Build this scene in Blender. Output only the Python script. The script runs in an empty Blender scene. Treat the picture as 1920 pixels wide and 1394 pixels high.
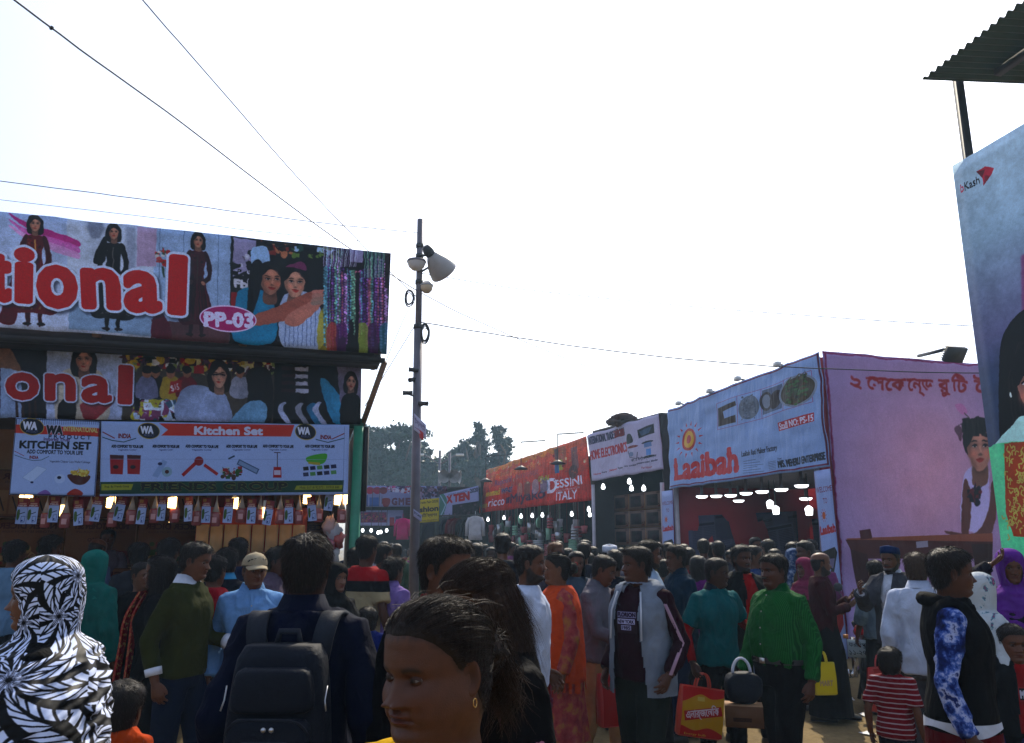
import bpy, math, random
import numpy as np
from mathutils import Vector, Matrix

scene = bpy.context.scene
col = scene.collection
R = math.radians

# ------------------------------------------------------------------ camera, sky, sun, exposure
CAM_Z, TILT, FPX = 1.7, R(12.5), 1500.0
cam_data = bpy.data.cameras.new("camera")
cam_data.sensor_width = 36.0
cam_data.lens = FPX / 1920.0 * 36.0
cam_data.clip_start = 0.05
cam_data.clip_end = 2000.0
cam = bpy.data.objects.new("camera", cam_data)
col.objects.link(cam)
cam.location = (0, 0, CAM_Z)
cam.rotation_euler = (math.pi / 2 + TILT, 0, 0)
scene.camera = cam

SUN_AZ, SUN_EL = R(13), R(44)          # azimuth to the right of the street view, elevation
world = bpy.data.worlds.new("World")
scene.world = world
world.use_nodes = True
wn = world.node_tree
sky = wn.nodes.new("ShaderNodeTexSky")
sky.sky_type = 'NISHITA'
sky.sun_disc = False
sky.sun_elevation = SUN_EL
sky.sun_rotation = SUN_AZ
sky.air_density = 1.0
sky.dust_density = 4.0
sky.ozone_density = 1.0
bgn = wn.nodes["Background"]
veil = wn.nodes.new("ShaderNodeMixRGB")             # even white veil of a hazy day, the same all round
veil.blend_type = 'ADD'
veil.inputs[0].default_value = 1.0
veil.inputs[2].default_value = (2.0, 2.0, 2.0, 1)
wn.links.new(sky.outputs[0], veil.inputs[1])
tint = wn.nodes.new("ShaderNodeMixRGB")             # the cool cast of the day's sky
tint.blend_type = 'MULTIPLY'
tint.inputs[0].default_value = 1.0
tint.inputs[2].default_value = (0.90, 0.98, 1.12, 1)
wn.links.new(veil.outputs[0], tint.inputs[1])
wn.links.new(tint.outputs[0], bgn.inputs[0])
bgn.inputs[1].default_value = 0.15

sun_data = bpy.data.lights.new("sun", 'SUN')
sun_data.energy = 5.0
sun_data.angle = R(0.6)
sun_data.color = (1.0, 0.90, 0.72)
sun = bpy.data.objects.new("sun", sun_data)
col.objects.link(sun)
sd = Vector((math.sin(SUN_AZ) * math.cos(SUN_EL), math.cos(SUN_AZ) * math.cos(SUN_EL), math.sin(SUN_EL)))
sun.rotation_euler = (-sd).to_track_quat('-Z', 'Y').to_euler()
sun.location = (6, 10, 12)

vs = scene.view_settings
vs.view_transform = 'Standard'
vs.look = 'None'
vs.exposure = 0.2
vs.gamma = 1.0
vs.use_curve_mapping = False

ORD = ['first', 'second', 'third', 'fourth', 'fifth', 'sixth', 'seventh', 'eighth', 'ninth', 'tenth', 'eleventh', 'twelfth', 'thirteenth', 'fourteenth', 'fifteenth', 'sixteenth', 'seventeenth']
rng = np.random.default_rng(7)
rnd = random.Random(11)

# ------------------------------------------------------------------ placing helpers
CT, ST = math.cos(TILT), math.sin(TILT)


def at(px, py, D):
 """photo pixel and horizontal distance ahead -> point in the place"""
 a, b = (px - 960) / FPX, (697 - py) / FPX
 y = CT - b * ST
 z = ST + b * CT
 s = D / y
 return np.array([a * s, D, CAM_Z + z * s])


def proj(p):
 x, y, z = p[0], p[1], p[2] - CAM_Z
 d = y * CT + z * ST
 return (960 + FPX * x / d, 697 - FPX * (z * CT - y * ST) / d)


AZ = R(14.4)                                # the street heads this much to the left
SV = np.array([-math.sin(AZ), math.cos(AZ), 0])   # along the street, away
RV = np.array([math.cos(AZ), math.sin(AZ), 0])    # across it, to the right
UP = np.array([0, 0, 1.0])


def on_plane(px, py, p0, n):
 """where the sight line through a photo pixel meets a plane of the place"""
 a, b = (px - 960) / FPX, (697 - py) / FPX
 d = np.array([a, CT - b * ST, ST + b * CT])
 o = np.array([0, 0, CAM_Z])
 return o + d * (np.dot(np.asarray(p0) - o, n) / np.dot(d, n))


# ------------------------------------------------------------------ object helpers
def empty(name, loc=(0, 0, 0), rz=0.0, parent=None):
 o = bpy.data.objects.new(name, None)
 o.empty_display_size = 0.1
 o.location = loc
 o.rotation_euler = (0, 0, rz)
 o.parent = parent
 col.objects.link(o)
 return o


def tag(o, label=None, cat=None, group=None, kind=None):
 if label: o["label"] = label
 if cat: o["category"] = cat
 if group: o["group"] = group
 if kind: o["kind"] = kind
 return o


def mesh_data(name, v, f, mats=(), smooth=True, colr=None, uv=None, mi=None):
 me = bpy.data.meshes.new(name)
 v = np.asarray(v, dtype=np.float32)
 if isinstance(f, np.ndarray) and f.ndim == 2:
  n, k = f.shape
  me.vertices.add(len(v)); me.vertices.foreach_set("co", v.ravel())
  me.loops.add(n * k); me.loops.foreach_set("vertex_index", f.ravel().astype(np.int32))
  me.polygons.add(n)
  me.polygons.foreach_set("loop_start", np.arange(0, n * k, k, dtype=np.int32))
 else:
  me.from_pydata([tuple(p) for p in v.tolist()], [], [tuple(int(i) for i in q) for q in f])
 me.update(calc_edges=True)
 me.validate()
 if smooth is True:
  me.polygons.foreach_set("use_smooth", np.ones(len(me.polygons), dtype=bool))
 if mi is not None:
  me.polygons.foreach_set("material_index", np.asarray(mi, dtype=np.int32))
 if colr is not None:
  c = np.ones((len(v), 4), dtype=np.float32); c[:, :3] = colr
  at_ = me.color_attributes.new("Col", 'FLOAT_COLOR', 'POINT')
  at_.data.foreach_set("color", c.ravel())
 if uv is not None:
  ul = me.uv_layers.new(name="UVMap")
  li = np.zeros(len(me.loops), dtype=np.int32); me.loops.foreach_get("vertex_index", li)
  ul.data.foreach_set("uv", np.asarray(uv, dtype=np.float32)[li].ravel())
 for m in (mats if isinstance(mats, (list, tuple)) else [mats]):
  if m is not None: me.materials.append(m)
 return me


def obj(name, me, parent=None, loc=(0, 0, 0), rot=(0, 0, 0)):
 o = bpy.data.objects.new(name, me)
 o.parent = parent
 o.location = loc
 o.rotation_euler = rot
 col.objects.link(o)
 return o


class MB:
 """collects shapes into one mesh"""
 def __init__(self):
  self.v, self.f, self.n = [], [], 0

 def add(self, v, f):
  self.v.append(np.asarray(v, dtype=float).reshape(-1, 3))
  self.f += [tuple(i + self.n for i in q) for q in (f.tolist() if isinstance(f, np.ndarray) else f)]
  self.n += len(self.v[-1])
  return self

 def box(self, c, s, ax=None, taper=1.0):
  c = np.asarray(c, float); hx, hy, hz = np.asarray(s, float) / 2
  p = np.array([[x * (taper if z > 0 else 1), y * (taper if z > 0 else 1), z] for z in (-hz, hz) for x, y in ((-hx, -hy), (hx, -hy), (hx, hy), (-hx, hy))])
  if ax is not None: p = p @ np.asarray(ax, float)
  return self.add(p + c, [(0, 3, 2, 1), (4, 5, 6, 7), (0, 1, 5, 4), (1, 2, 6, 5), (2, 3, 7, 6), (3, 0, 4, 7)])

 def bar(self, a, b, w=0.04, h=None, up=(0, 0, 1)):
  a, b = np.asarray(a, float), np.asarray(b, float)
  d = b - a; L = np.linalg.norm(d); d = d / L
  u = np.asarray(up, float)
  if abs(np.dot(u, d)) > 0.97: u = np.array([1.0, 0, 0])
  s = np.cross(d, u); s /= np.linalg.norm(s); u = np.cross(s, d)
  return self.box((a + b) / 2, (L, w, h or w), np.array([d, s, u]))

 def tube(self, pts, r, n=8, cap=True, sq=None):
  v, f = tube(pts, r, n, cap, sq)
  return self.add(v, f)

 def lathe(self, prof, c=(0, 0, 0), ax=(0, 0, 1), n=20):
  """prof: list of (radius, height)"""
  A = Vector(ax).normalized(); q = Vector((0, 0, 1)).rotation_difference(A).to_matrix()
  M = np.array(q)
  t = np.linspace(0, 2 * np.pi, n, endpoint=False)
  v = np.concatenate([np.stack([r * np.cos(t), r * np.sin(t), np.full(n, h)], 1) for r, h in prof]) @ M.T + np.asarray(c, float)
  k = len(prof); f = []
  for i in range(k - 1):
   for j in range(n):
    f.append((i * n + j, i * n + (j + 1) % n, (i + 1) * n + (j + 1) % n, (i + 1) * n + j))
  return self.add(v, f)

 def build(self, name, mat, parent=None, smooth=False, loc=(0, 0, 0)):
  v = np.concatenate(self.v)
  k = set(len(q) for q in self.f)
  f = np.array(self.f) if len(k) == 1 else self.f
  return obj(name, mesh_data(name, v, f, mat, smooth), parent, loc)


def frames(P):
 P = np.asarray(P, float); n = len(P)
 T = np.zeros_like(P)
 T[1:-1] = P[2:] - P[:-2]; T[0] = P[1] - P[0]; T[-1] = P[-1] - P[-2]
 T /= np.linalg.norm(T, axis=1)[:, None] + 1e-12
 u = np.array([0, 1.0, 0]) if abs(T[0][1]) < 0.9 else np.array([1.0, 0, 0])
 U = np.zeros_like(P)
 for i in range(n):
  u = u - T[i] * np.dot(u, T[i]); u /= np.linalg.norm(u) + 1e-12
  U[i] = u
 return T, U, np.cross(T, U)


def tube(pts, r, n=8, cap=True, sq=None):
 P = np.asarray(pts, float); k = len(P)
 T, U, W = frames(P)
 r = np.broadcast_to(np.asarray(r, float), (k,)) if np.ndim(r) <= 1 else np.asarray(r, float)
 t = np.linspace(0, 2 * np.pi, n, endpoint=False)
 if np.ndim(r) == 1: ru = rw = r
 else: ru, rw = r[:, 0], r[:, 1]
 v = (P[:, None] + U[:, None] * (ru[:, None] * np.cos(t))[..., None] + W[:, None] * (rw[:, None] * np.sin(t))[..., None]).reshape(-1, 3)
 i, j = np.meshgrid(np.arange(k - 1), np.arange(n), indexing='ij')
 f = np.stack([i * n + j, i * n + (j + 1) % n, (i + 1) * n + (j + 1) % n, (i + 1) * n + j], -1).reshape(-1, 4)
 f = [tuple(q) for q in f.tolist()]
 if cap:
  f += [tuple(range(n - 1, -1, -1)), tuple(range((k - 1) * n, k * n))]
 return v, f


def loft(rings, cap=True):
 k, n = len(rings), len(rings[0])
 v = np.concatenate([np.asarray(q, float) for q in rings])
 i, j = np.meshgrid(np.arange(k - 1), np.arange(n), indexing='ij')
 f = np.stack([i * n + j, i * n + (j + 1) % n, (i + 1) * n + (j + 1) % n, (i + 1) * n + j], -1).reshape(-1, 4)
 f = [tuple(q) for q in f.tolist()]
 if cap:
  f += [tuple(range(n - 1, -1, -1)), tuple(range((k - 1) * n, k * n))]
 return v, f


def interp_rows(tab, z):
 tab = np.asarray(tab, float)
 o = np.argsort(tab[:, 0]); tab = tab[o]
 # monotone smooth interpolation (catmull through numpy)
 x = tab[:, 0]; out = []
 for c in range(1, tab.shape[1]):
  y = tab[:, c]
  m = np.gradient(y, x)
  i = np.clip(np.searchsorted(x, z) - 1, 0, len(x) - 2)
  h = x[i + 1] - x[i]; t = np.clip((z - x[i]) / h, 0, 1)
  out.append((2 * t**3 - 3 * t**2 + 1) * y[i] + (t**3 - 2 * t**2 + t) * h * m[i] + (-2 * t**3 + 3 * t**2) * y[i + 1] + (t**3 - t**2) * h * m[i + 1])
 return out


def vnoise(p, seed=0):
 """smooth value noise, p (n,3) -> (-1..1)"""
 p = np.asarray(p, float) + seed * 17.31 + 1000.0
 i = np.floor(p).astype(np.int64); f = p - i; f = f * f * (3 - 2 * f)

 def h(a):
  n = (a[:, 0] * 73856093) ^ (a[:, 1] * 19349663) ^ (a[:, 2] * 83492791)
  n = (n ^ (n >> 13)) * 1274126177
  return ((n ^ (n >> 16)) & 0xffff) / 32767.5 - 1
 r = 0
 for dx in (0, 1):
  for dy in (0, 1):
   for dz in (0, 1):
    w = (f[:, 0] if dx else 1 - f[:, 0]) * (f[:, 1] if dy else 1 - f[:, 1]) * (f[:, 2] if dz else 1 - f[:, 2])
    r = r + w * h(i + np.array([dx, dy, dz]))
 return r


def sstep(a, b, x):
 t = np.clip((np.asarray(x, float) - a) / (b - a), 0, 1)
 return t * t * (3 - 2 * t)


def normals(v, f):
 f = np.asarray(f)
 a, b, c = v[f[:, 0]], v[f[:, 1]], v[f[:, 2]]
 d = v[f[:, 3]] if f.shape[1] == 4 else a
 n = np.cross(c - a, d - b) if f.shape[1] == 4 else np.cross(b - a, c - a)
 N = np.zeros_like(v)
 for k in range(f.shape[1]): np.add.at(N, f[:, k], n)
 return N / (np.linalg.norm(N, axis=1)[:, None] + 1e-12)


WORK = bpy.data.scenes.new("work")          # scratch scene, removed at the end


def fuse(mb, voxel, smooth=4):
 """grow one continuous skin over overlapping shapes"""
 me = bpy.data.meshes.new("tmp")
 me.from_pydata(np.concatenate(mb.v).tolist(), [], mb.f)
 o = bpy.data.objects.new("tmp", me); WORK.collection.objects.link(o)
 m = o.modifiers.new("r", 'REMESH'); m.mode = 'VOXEL'; m.voxel_size = voxel; m.use_smooth_shade = True
 if smooth:
  s = o.modifiers.new("s", 'SMOOTH'); s.factor = 0.5; s.iterations = smooth
 WORK.view_layers[0].update(); dg = WORK.view_layers[0].depsgraph
 ev = o.evaluated_get(dg); m2 = ev.to_mesh()
 v = np.zeros(len(m2.vertices) * 3); m2.vertices.foreach_get("co", v)
 f = np.zeros(len(m2.loops), dtype=np.int32); m2.loops.foreach_get("vertex_index", f)
 ev.to_mesh_clear()
 bpy.data.objects.remove(o); bpy.data.meshes.remove(me)
 return v.reshape(-1, 3), f.reshape(-1, 4)


# ------------------------------------------------------------------ materials
MATS = {}


def srgb(r, g, b):
 f = lambda c: c / 12.92 if c <= 0.04045 else ((c + 0.055) / 1.055) ** 2.4
 return (f(r), f(g), f(b))


def new_mat(name):
 m = bpy.data.materials.new(name); m.use_nodes = True
 nt = m.node_tree
 return m, nt, nt.nodes["Principled BSDF"]


def mat(name, c, rough=0.6, metal=0.0, var=0.15, vscale=6.0, bump=0.0, bscale=40.0, stretch=(1, 1, 1), emis=None, coords='Object', spec=0.4):
 if name in MATS: return MATS[name]
 m, nt, b = new_mat(name)
 N, L = nt.nodes, nt.links
 b.inputs["Roughness"].default_value = rough
 b.inputs["Metallic"].default_value = metal
 b.inputs["Specular IOR Level"].default_value = spec
 tc = N.new("ShaderNodeTexCoord"); mp = N.new("ShaderNodeMapping")
 mp.inputs["Scale"].default_value = stretch
 L.new(tc.outputs[coords], mp.inputs[0])
 nz = N.new("ShaderNodeTexNoise"); nz.inputs["Scale"].default_value = vscale; nz.inputs["Detail"].default_value = 5
 L.new(mp.outputs[0], nz.inputs["Vector"])
 rp = N.new("ShaderNodeMapRange")
 rp.inputs[1].default_value = 0.25; rp.inputs[2].default_value = 0.75
 rp.inputs[3].default_value = 1 - var; rp.inputs[4].default_value = 1 + var
 L.new(nz.outputs[0], rp.inputs[0])
 mx = N.new("ShaderNodeVectorMath"); mx.operation = 'SCALE'
 mx.inputs[0].default_value = c
 L.new(rp.outputs[0], mx.inputs[3])
 L.new(mx.outputs[0], b.inputs["Base Color"])
 if bump:
  n2 = N.new("ShaderNodeTexNoise"); n2.inputs["Scale"].default_value = bscale; n2.inputs["Detail"].default_value = 4
  L.new(mp.outputs[0], n2.inputs["Vector"])
  bp = N.new("ShaderNodeBump"); bp.inputs["Strength"].default_value = min(1.0, bump); bp.inputs["Distance"].default_value = 0.02
  L.new(n2.outputs[0], bp.inputs["Height"]); L.new(bp.outputs[0], b.inputs["Normal"])
 if emis:
  b.inputs["Emission Color"].default_value = (*emis[:3], 1); b.inputs["Emission Strength"].default_value = emis[3]
 MATS[name] = m
 return m


def dye(c):
 """cloth dyes, a little deeper and richer than first guessed"""
 lum = sum(c) / 3
 k = .42 + .36 * min(1.0, lum / .5)
 return tuple(k * max(.003, lum + (x - lum) * 1.2) ** 1.2 for x in c)


def fabric(c, rough=0.85, sheen=0.0, fold=0.55, name=None):
 """woven cloth with soft folds"""
 c = tuple(round(x, 4) for x in dye(c))
 key = name or "cloth_%d_%d_%d" % tuple(int(x * 999) for x in c)
 if key in MATS: return MATS[key]
 m = mat(key, c, rough, var=0.22, vscale=9, spec=0.05)
 nt = m.node_tree; N, L = nt.nodes, nt.links; b = N["Principled BSDF"]
 b.inputs["Sheen Weight"].default_value = sheen
 tc = [n for n in N if n.type == 'TEX_COORD'][0]
 mp = N.new("ShaderNodeMapping"); mp.inputs["Scale"].default_value = (6, 6, 3); mp.inputs["Rotation"].default_value = (0.4, 0.5, 0.3)
 L.new(tc.outputs["Object"], mp.inputs[0])
 n1 = N.new("ShaderNodeTexNoise"); n1.inputs["Scale"].default_value = 1.3; n1.inputs["Detail"].default_value = 3; n1.inputs["Distortion"].default_value = 1.2
 L.new(mp.outputs[0], n1.inputs["Vector"])
 n2 = N.new("ShaderNodeTexNoise"); n2.inputs["Scale"].default_value = 260; n2.inputs["Detail"].default_value = 1
 L.new(tc.outputs["Object"], n2.inputs["Vector"])
 ad = N.new("ShaderNodeMath"); ad.operation = 'MULTIPLY_ADD'; ad.inputs[1].default_value = 0.03
 L.new(n2.outputs[0], ad.inputs[0]); L.new(n1.outputs[0], ad.inputs[2])
 bp = N.new("ShaderNodeBump"); bp.inputs["Strength"].default_value = fold; bp.inputs["Distance"].default_value = 0.05
 L.new(ad.outputs[0], bp.inputs["Height"]); L.new(bp.outputs[0], b.inputs["Normal"])
 return m


def vcol_mat(name, rough=0.5, sss=0.0, bump=0.0, bscale=300, spec=0.4):
 """colour read from the mesh's own colour attribute"""
 if name in MATS: return MATS[name]
 m, nt, b = new_mat(name); N, L = nt.nodes, nt.links
 a = N.new("ShaderNodeAttribute"); a.attribute_name = "Col"
 tc = N.new("ShaderNodeTexCoord")
 nz = N.new("ShaderNodeTexNoise"); nz.inputs["Scale"].default_value = 55; nz.inputs["Detail"].default_value = 4
 L.new(tc.outputs["Object"], nz.inputs["Vector"])
 rp = N.new("ShaderNodeMapRange"); rp.inputs[1].default_value = 0.3; rp.inputs[2].default_value = 0.7
 rp.inputs[3].default_value = 0.88; rp.inputs[4].default_value = 1.1
 L.new(nz.outputs[0], rp.inputs[0])
 mx = N.new("ShaderNodeVectorMath"); mx.operation = 'SCALE'
 L.new(a.outputs["Color"], mx.inputs[0]); L.new(rp.outputs[0], mx.inputs[3])
 L.new(mx.outputs[0], b.inputs["Base Color"])
 b.inputs["Roughness"].default_value = rough
 b.inputs["Specular IOR Level"].default_value = spec
 if sss:
  b.inputs["Subsurface Weight"].default_value = sss
  b.inputs["Subsurface Radius"].default_value = (0.010, 0.004, 0.002)
  b.inputs["Subsurface Scale"].default_value = 0.6
 if bump:
  n2 = N.new("ShaderNodeTexNoise"); n2.inputs["Scale"].default_value = bscale; n2.inputs["Detail"].default_value = 3
  L.new(tc.outputs["Object"], n2.inputs["Vector"])
  bp = N.new("ShaderNodeBump"); bp.inputs["Strength"].default_value = bump; bp.inputs["Distance"].default_value = 0.002
  L.new(n2.outputs[0], bp.inputs["Height"]); L.new(bp.outputs[0], b.inputs["Normal"])
 MATS[name] = m
 return m
# ------------------------------------------------------------------ people
HEADTAB = [  # z above chin, front, back, half width (cm)
 (-12, 6.0, -8.5, 9.0), (-9, 4.6, -7.6, 6.6), (-6, 4.3, -7.2, 5.7), (-3, 4.6, -7.0, 5.5), (-1.2, 5.6, -6.9, 5.2), (0.0, 7.7, -6.8, 5.05),
 (0.8, 8.6, -6.8, 5.15), (2, 9.1, -6.9, 5.5), (3.5, 8.85, -7.2, 6.0), (5, 9.25, -7.7, 6.45), (7, 9.35, -8.3, 6.9), (9.5, 9.3, -9.0, 7.2),
 (11.3, 9.3, -9.4, 7.3), (13, 9.75, -9.7, 7.45), (14.5, 9.75, -9.75, 7.5), (16, 9.55, -9.6, 7.5)]


def gz(x, c, s):
 return np.exp(-0.5 * ((x - c) / s) ** 2)


def head_base(zz, tt, fat=0.0, fem=0.0):
 """skull and neck without features -> x, forward, z (cm)"""
 zc = np.minimum(zz, 16.0)
 yf, yb, w = interp_rows(HEADTAB, zc)
 q = np.sqrt(np.clip(1 - np.clip((zz - 16.0) / 6.5, 0, 1) ** 2.2, 0, 1))
 low = sstep(12, 5, zz) * sstep(-7, -1, zz)
 w = w + fat * 0.95 * low + fat * 0.5 * sstep(-3, -6, zz)
 w = w - fem * 0.35 * low - fem * 0.6 * sstep(-1, -4, zz) * sstep(-11, -8, zz)
 yf = yf + fat * 0.35 * sstep(0, -2, zz) * 2.0
 yf, yb, w = yf * q, yb * q, w * q
 c, s = np.cos(tt), np.sin(tt)
 ctr = np.where(zz > 2, 0.0, (yf + yb) / 2 * sstep(2, -2, zz))
 a = np.where(c > 0, yf - ctr, ctr - yb)
 f = ctr + a * np.sign(c) * np.abs(c) ** 0.92
 x = w * np.sign(s) * np.abs(s) ** 0.86
 return x, f, zz


def head_grid(nr, nc, fat=0.0, fem=0.0, nose=1.0, lips=1.0, brow=1.0, beard=0.0, skin=(0.2, 0.1, 0.06), seed=0):
 s = np.linspace(0, 1, nr)
 z = np.interp(s, [0, .10, .66, .80, .93, 1], [-12, 1, 14, 19, 21.9, 22.5])
 u = np.linspace(0, 2 * np.pi, nc, endpoint=False)
 t = u - 0.42 * np.sin(u)
 Z, T = np.meshgrid(z, t, indexing='ij')
 x, f, Z = head_base(Z, T, fat, fem)
 fr = sstep(0.15, 0.6, np.cos(T))
 ax = np.abs(x)
 d = np.zeros_like(x)
 # nose
 tz = np.clip((11.6 - Z) / 4.2, 0, 1.0)
 prof = (0.25 + 2.0 * tz ** 1.25) * sstep(6.5, 7.6, Z) * sstep(13.2, 11.0, Z)
 sx = (0.66 + 0.5 * tz ** 2) * (1 + .4 * fat)
 d += nose * prof * np.exp(-0.5 * (ax / sx) ** 2)
 d += nose * (0.85 + .25 * fat) * gz(ax, 1.3, 0.42) * gz(Z, 7.4, 0.5)          # wings
 d += nose * .35 * gz(ax, 0, .55) * gz(Z, 7.9, .5)
 d -= 0.7 * gz(ax, 0.65, 0.28) * gz(Z, 6.75, 0.2)
 d -= .3 * gz(ax, 1.85, .3) * gz(Z, 7.4, .6)
 d -= .16 * gz(ax, 0, .3) * gz(Z, 6.3, .35)                 # shallow groove below the nose
 # eyes, brow, cheeks
 d -= 1.05 * gz(ax, 3.15, 1.3) * gz(Z, 11.15, 0.8)
 d += .22 * gz(ax, 3.15, 1.2) * gz(Z, 11.95, .28) + .16 * gz(ax, 3.2, 1.1) * gz(Z, 10.3, .3)
 d -= 0.35 * gz(ax, 2.0, 0.7) * gz(Z, 11.5, 0.9)
 d += 0.42 * gz(ax, 2.9, 1.5) * gz(Z, 12.75, 0.55) * (1 - 0.4 * fem)
 d += (0.38 + 0.35 * fat) * gz(ax, 4.5, 1.6) * gz(Z, 8.6, 1.5)
 d -= (0.3 - 0.5 * fat) * gz(ax, 4.9, 1.3) * gz(Z, 5.2, 1.6)
 d -= 0.22 * gz(ax, 2.5 + (7.2 - Z) * 0.18, 0.35) * gz(Z, 6.2, 1.0)
 # mouth, chin
 d += 0.58 * lips * gz(ax, 0.0, 1.7) * gz(Z, 5.62, 0.36) + 0.12 * gz(ax, 0.9, 0.5) * gz(Z, 5.9, 0.25)
 d += 0.66 * lips * gz(ax, 0.0, 1.4) * gz(Z, 4.52, 0.38)
 d -= 0.62 * gz(ax, 0.0, 2.0) * gz(Z, 5.07 - 0.03 * ax ** 2, 0.14)
 d -= .3 * gz(ax, 2.6, .4) * gz(Z, 4.95, .45)
 d -= 0.25 * gz(ax, 0, 1.6) * gz(Z, 3.55, 0.4)
 d += 0.4 * gz(ax, 0.0, 1.6) * gz(Z, 1.8, 0.9)
 f = f + d * fr
 bm = np.zeros_like(x)
 if beard:
  line = np.interp(f, [-2, 1, 2.5, 4.5, 6.5, 8.5, 11], [9.5, 9.5, 7.4, 5.0, 4.2, 3.6, 3.6])
  bm = sstep(0.0, 0.8, line - Z) * sstep(-3.2, -1.2, Z) * sstep(-2.2, -0.8, f)
  must = gz(ax, 0.9, 1.3) * gz(Z, 6.15, 0.36) * 1.4 * fr
  bm = np.clip(np.maximum(bm * (1 - 0.95 * gz(ax, 0, 1.8) * gz(Z, 4.9, 0.7)), must), 0, 1)
  k = 0.55 * beard * bm * (1 + 0.5 * vnoise(np.stack([x, f, Z], -1).reshape(-1, 3) * 1.7, seed).reshape(x.shape))
  f = f + k * np.cos(T); x = x + k * np.sin(T); Z = Z - k * 0.6 * (Z < 3)
 # skin's own colour, plus shade painted into mouth, nostril and cheek creases
 C = np.ones(x.shape + (3,)) * np.asarray(skin)
 lipm = np.clip(gz(ax, 0, 1.55) * (gz(Z, 5.5, 0.34) + gz(Z, 4.62, 0.36)) * 1.1, 0, 1)[..., None] * fr[..., None]
 C = C * (1 - lipm) + lipm * np.asarray(skin) * np.array([0.95, 0.55, 0.68])
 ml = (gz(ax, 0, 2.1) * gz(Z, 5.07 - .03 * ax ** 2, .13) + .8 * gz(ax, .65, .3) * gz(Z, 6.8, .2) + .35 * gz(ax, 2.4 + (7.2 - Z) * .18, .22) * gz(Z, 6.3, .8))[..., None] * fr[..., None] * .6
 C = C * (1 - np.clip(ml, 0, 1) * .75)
 flush = (gz(ax, 4.2, 1.7) * gz(Z, 8, 1.5) * fr)[..., None] * 0.25
 C = C * (1 - flush) + flush * np.asarray(skin) * np.array([1.25, 0.85, 0.8])
 arch = 12.55 + 0.5 * np.exp(-((ax - 3.3) / 1.3) ** 2)
 bz = (gz(Z, arch, 0.32) * sstep(1.3, 1.9, ax) * sstep(5.3, 4.3, ax) * fr)[..., None] * np.clip(brow, 0, 1)
 C = C * (1 - 0.92 * bz) + 0.92 * bz * np.array([0.012, 0.009, 0.008])
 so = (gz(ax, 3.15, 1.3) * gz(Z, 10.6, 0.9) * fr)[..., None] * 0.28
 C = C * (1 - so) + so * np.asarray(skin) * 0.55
 if beard:
  C = C * (1 - 0.93 * bm[..., None]) + 0.93 * bm[..., None] * np.array([0.012, 0.010, 0.009])
 V = np.stack([x, -f, Z], -1) / 100.0
 i, j = np.meshgrid(np.arange(nr - 1), np.arange(nc), indexing='ij')
 F = np.stack([i * nc + j, i * nc + (j + 1) % nc, (i + 1) * nc + (j + 1) % nc, (i + 1) * nc + j], -1).reshape(-1, 4)
 return V.reshape(-1, 3), F, C.reshape(-1, 3)


def ell_grid(nr, nc, a0=-np.pi / 2, a1=np.pi / 2):
 e = np.linspace(a0, a1, nr); t = np.linspace(0, 2 * np.pi, nc, endpoint=False)
 E, T = np.meshgrid(e, t, indexing='ij')
 V = np.stack([np.cos(E) * np.cos(T), np.cos(E) * np.sin(T), np.sin(E)], -1).reshape(-1, 3)
 i, j = np.meshgrid(np.arange(nr - 1), np.arange(nc), indexing='ij')
 F = np.stack([i * nc + j, i * nc + (j + 1) % nc, (i + 1) * nc + (j + 1) % nc, (i + 1) * nc + j], -1).reshape(-1, 4)
 return V, F


def ear(side, hi):
 V, F = ell_grid(10 if hi else 6, 18 if hi else 10)
 a, x, b = V[:, 0], V[:, 1], V[:, 2]
 rho = np.sqrt(a * a + b * b)
 w = 1.75 * np.where(b < 0, 1 - 0.35 * b * b, 1.0)
 out = np.where(x > 0, x * 0.55 + 0.35 * rho ** 3 - 0.75 * np.exp(-(rho / 0.5) ** 2), x * 0.5)
 P = np.stack([out, a * w, b * 3.05], -1)
 an = R(24); c, s = math.cos(an), math.sin(an)
 y2 = P[:, 1] * c - P[:, 0] * s
 x2 = P[:, 1] * s + P[:, 0] * c
 return np.stack([side * (7.45 + x2), -(-0.6 - y2), 10.4 + P[:, 2]], -1) / 100, F


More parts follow.
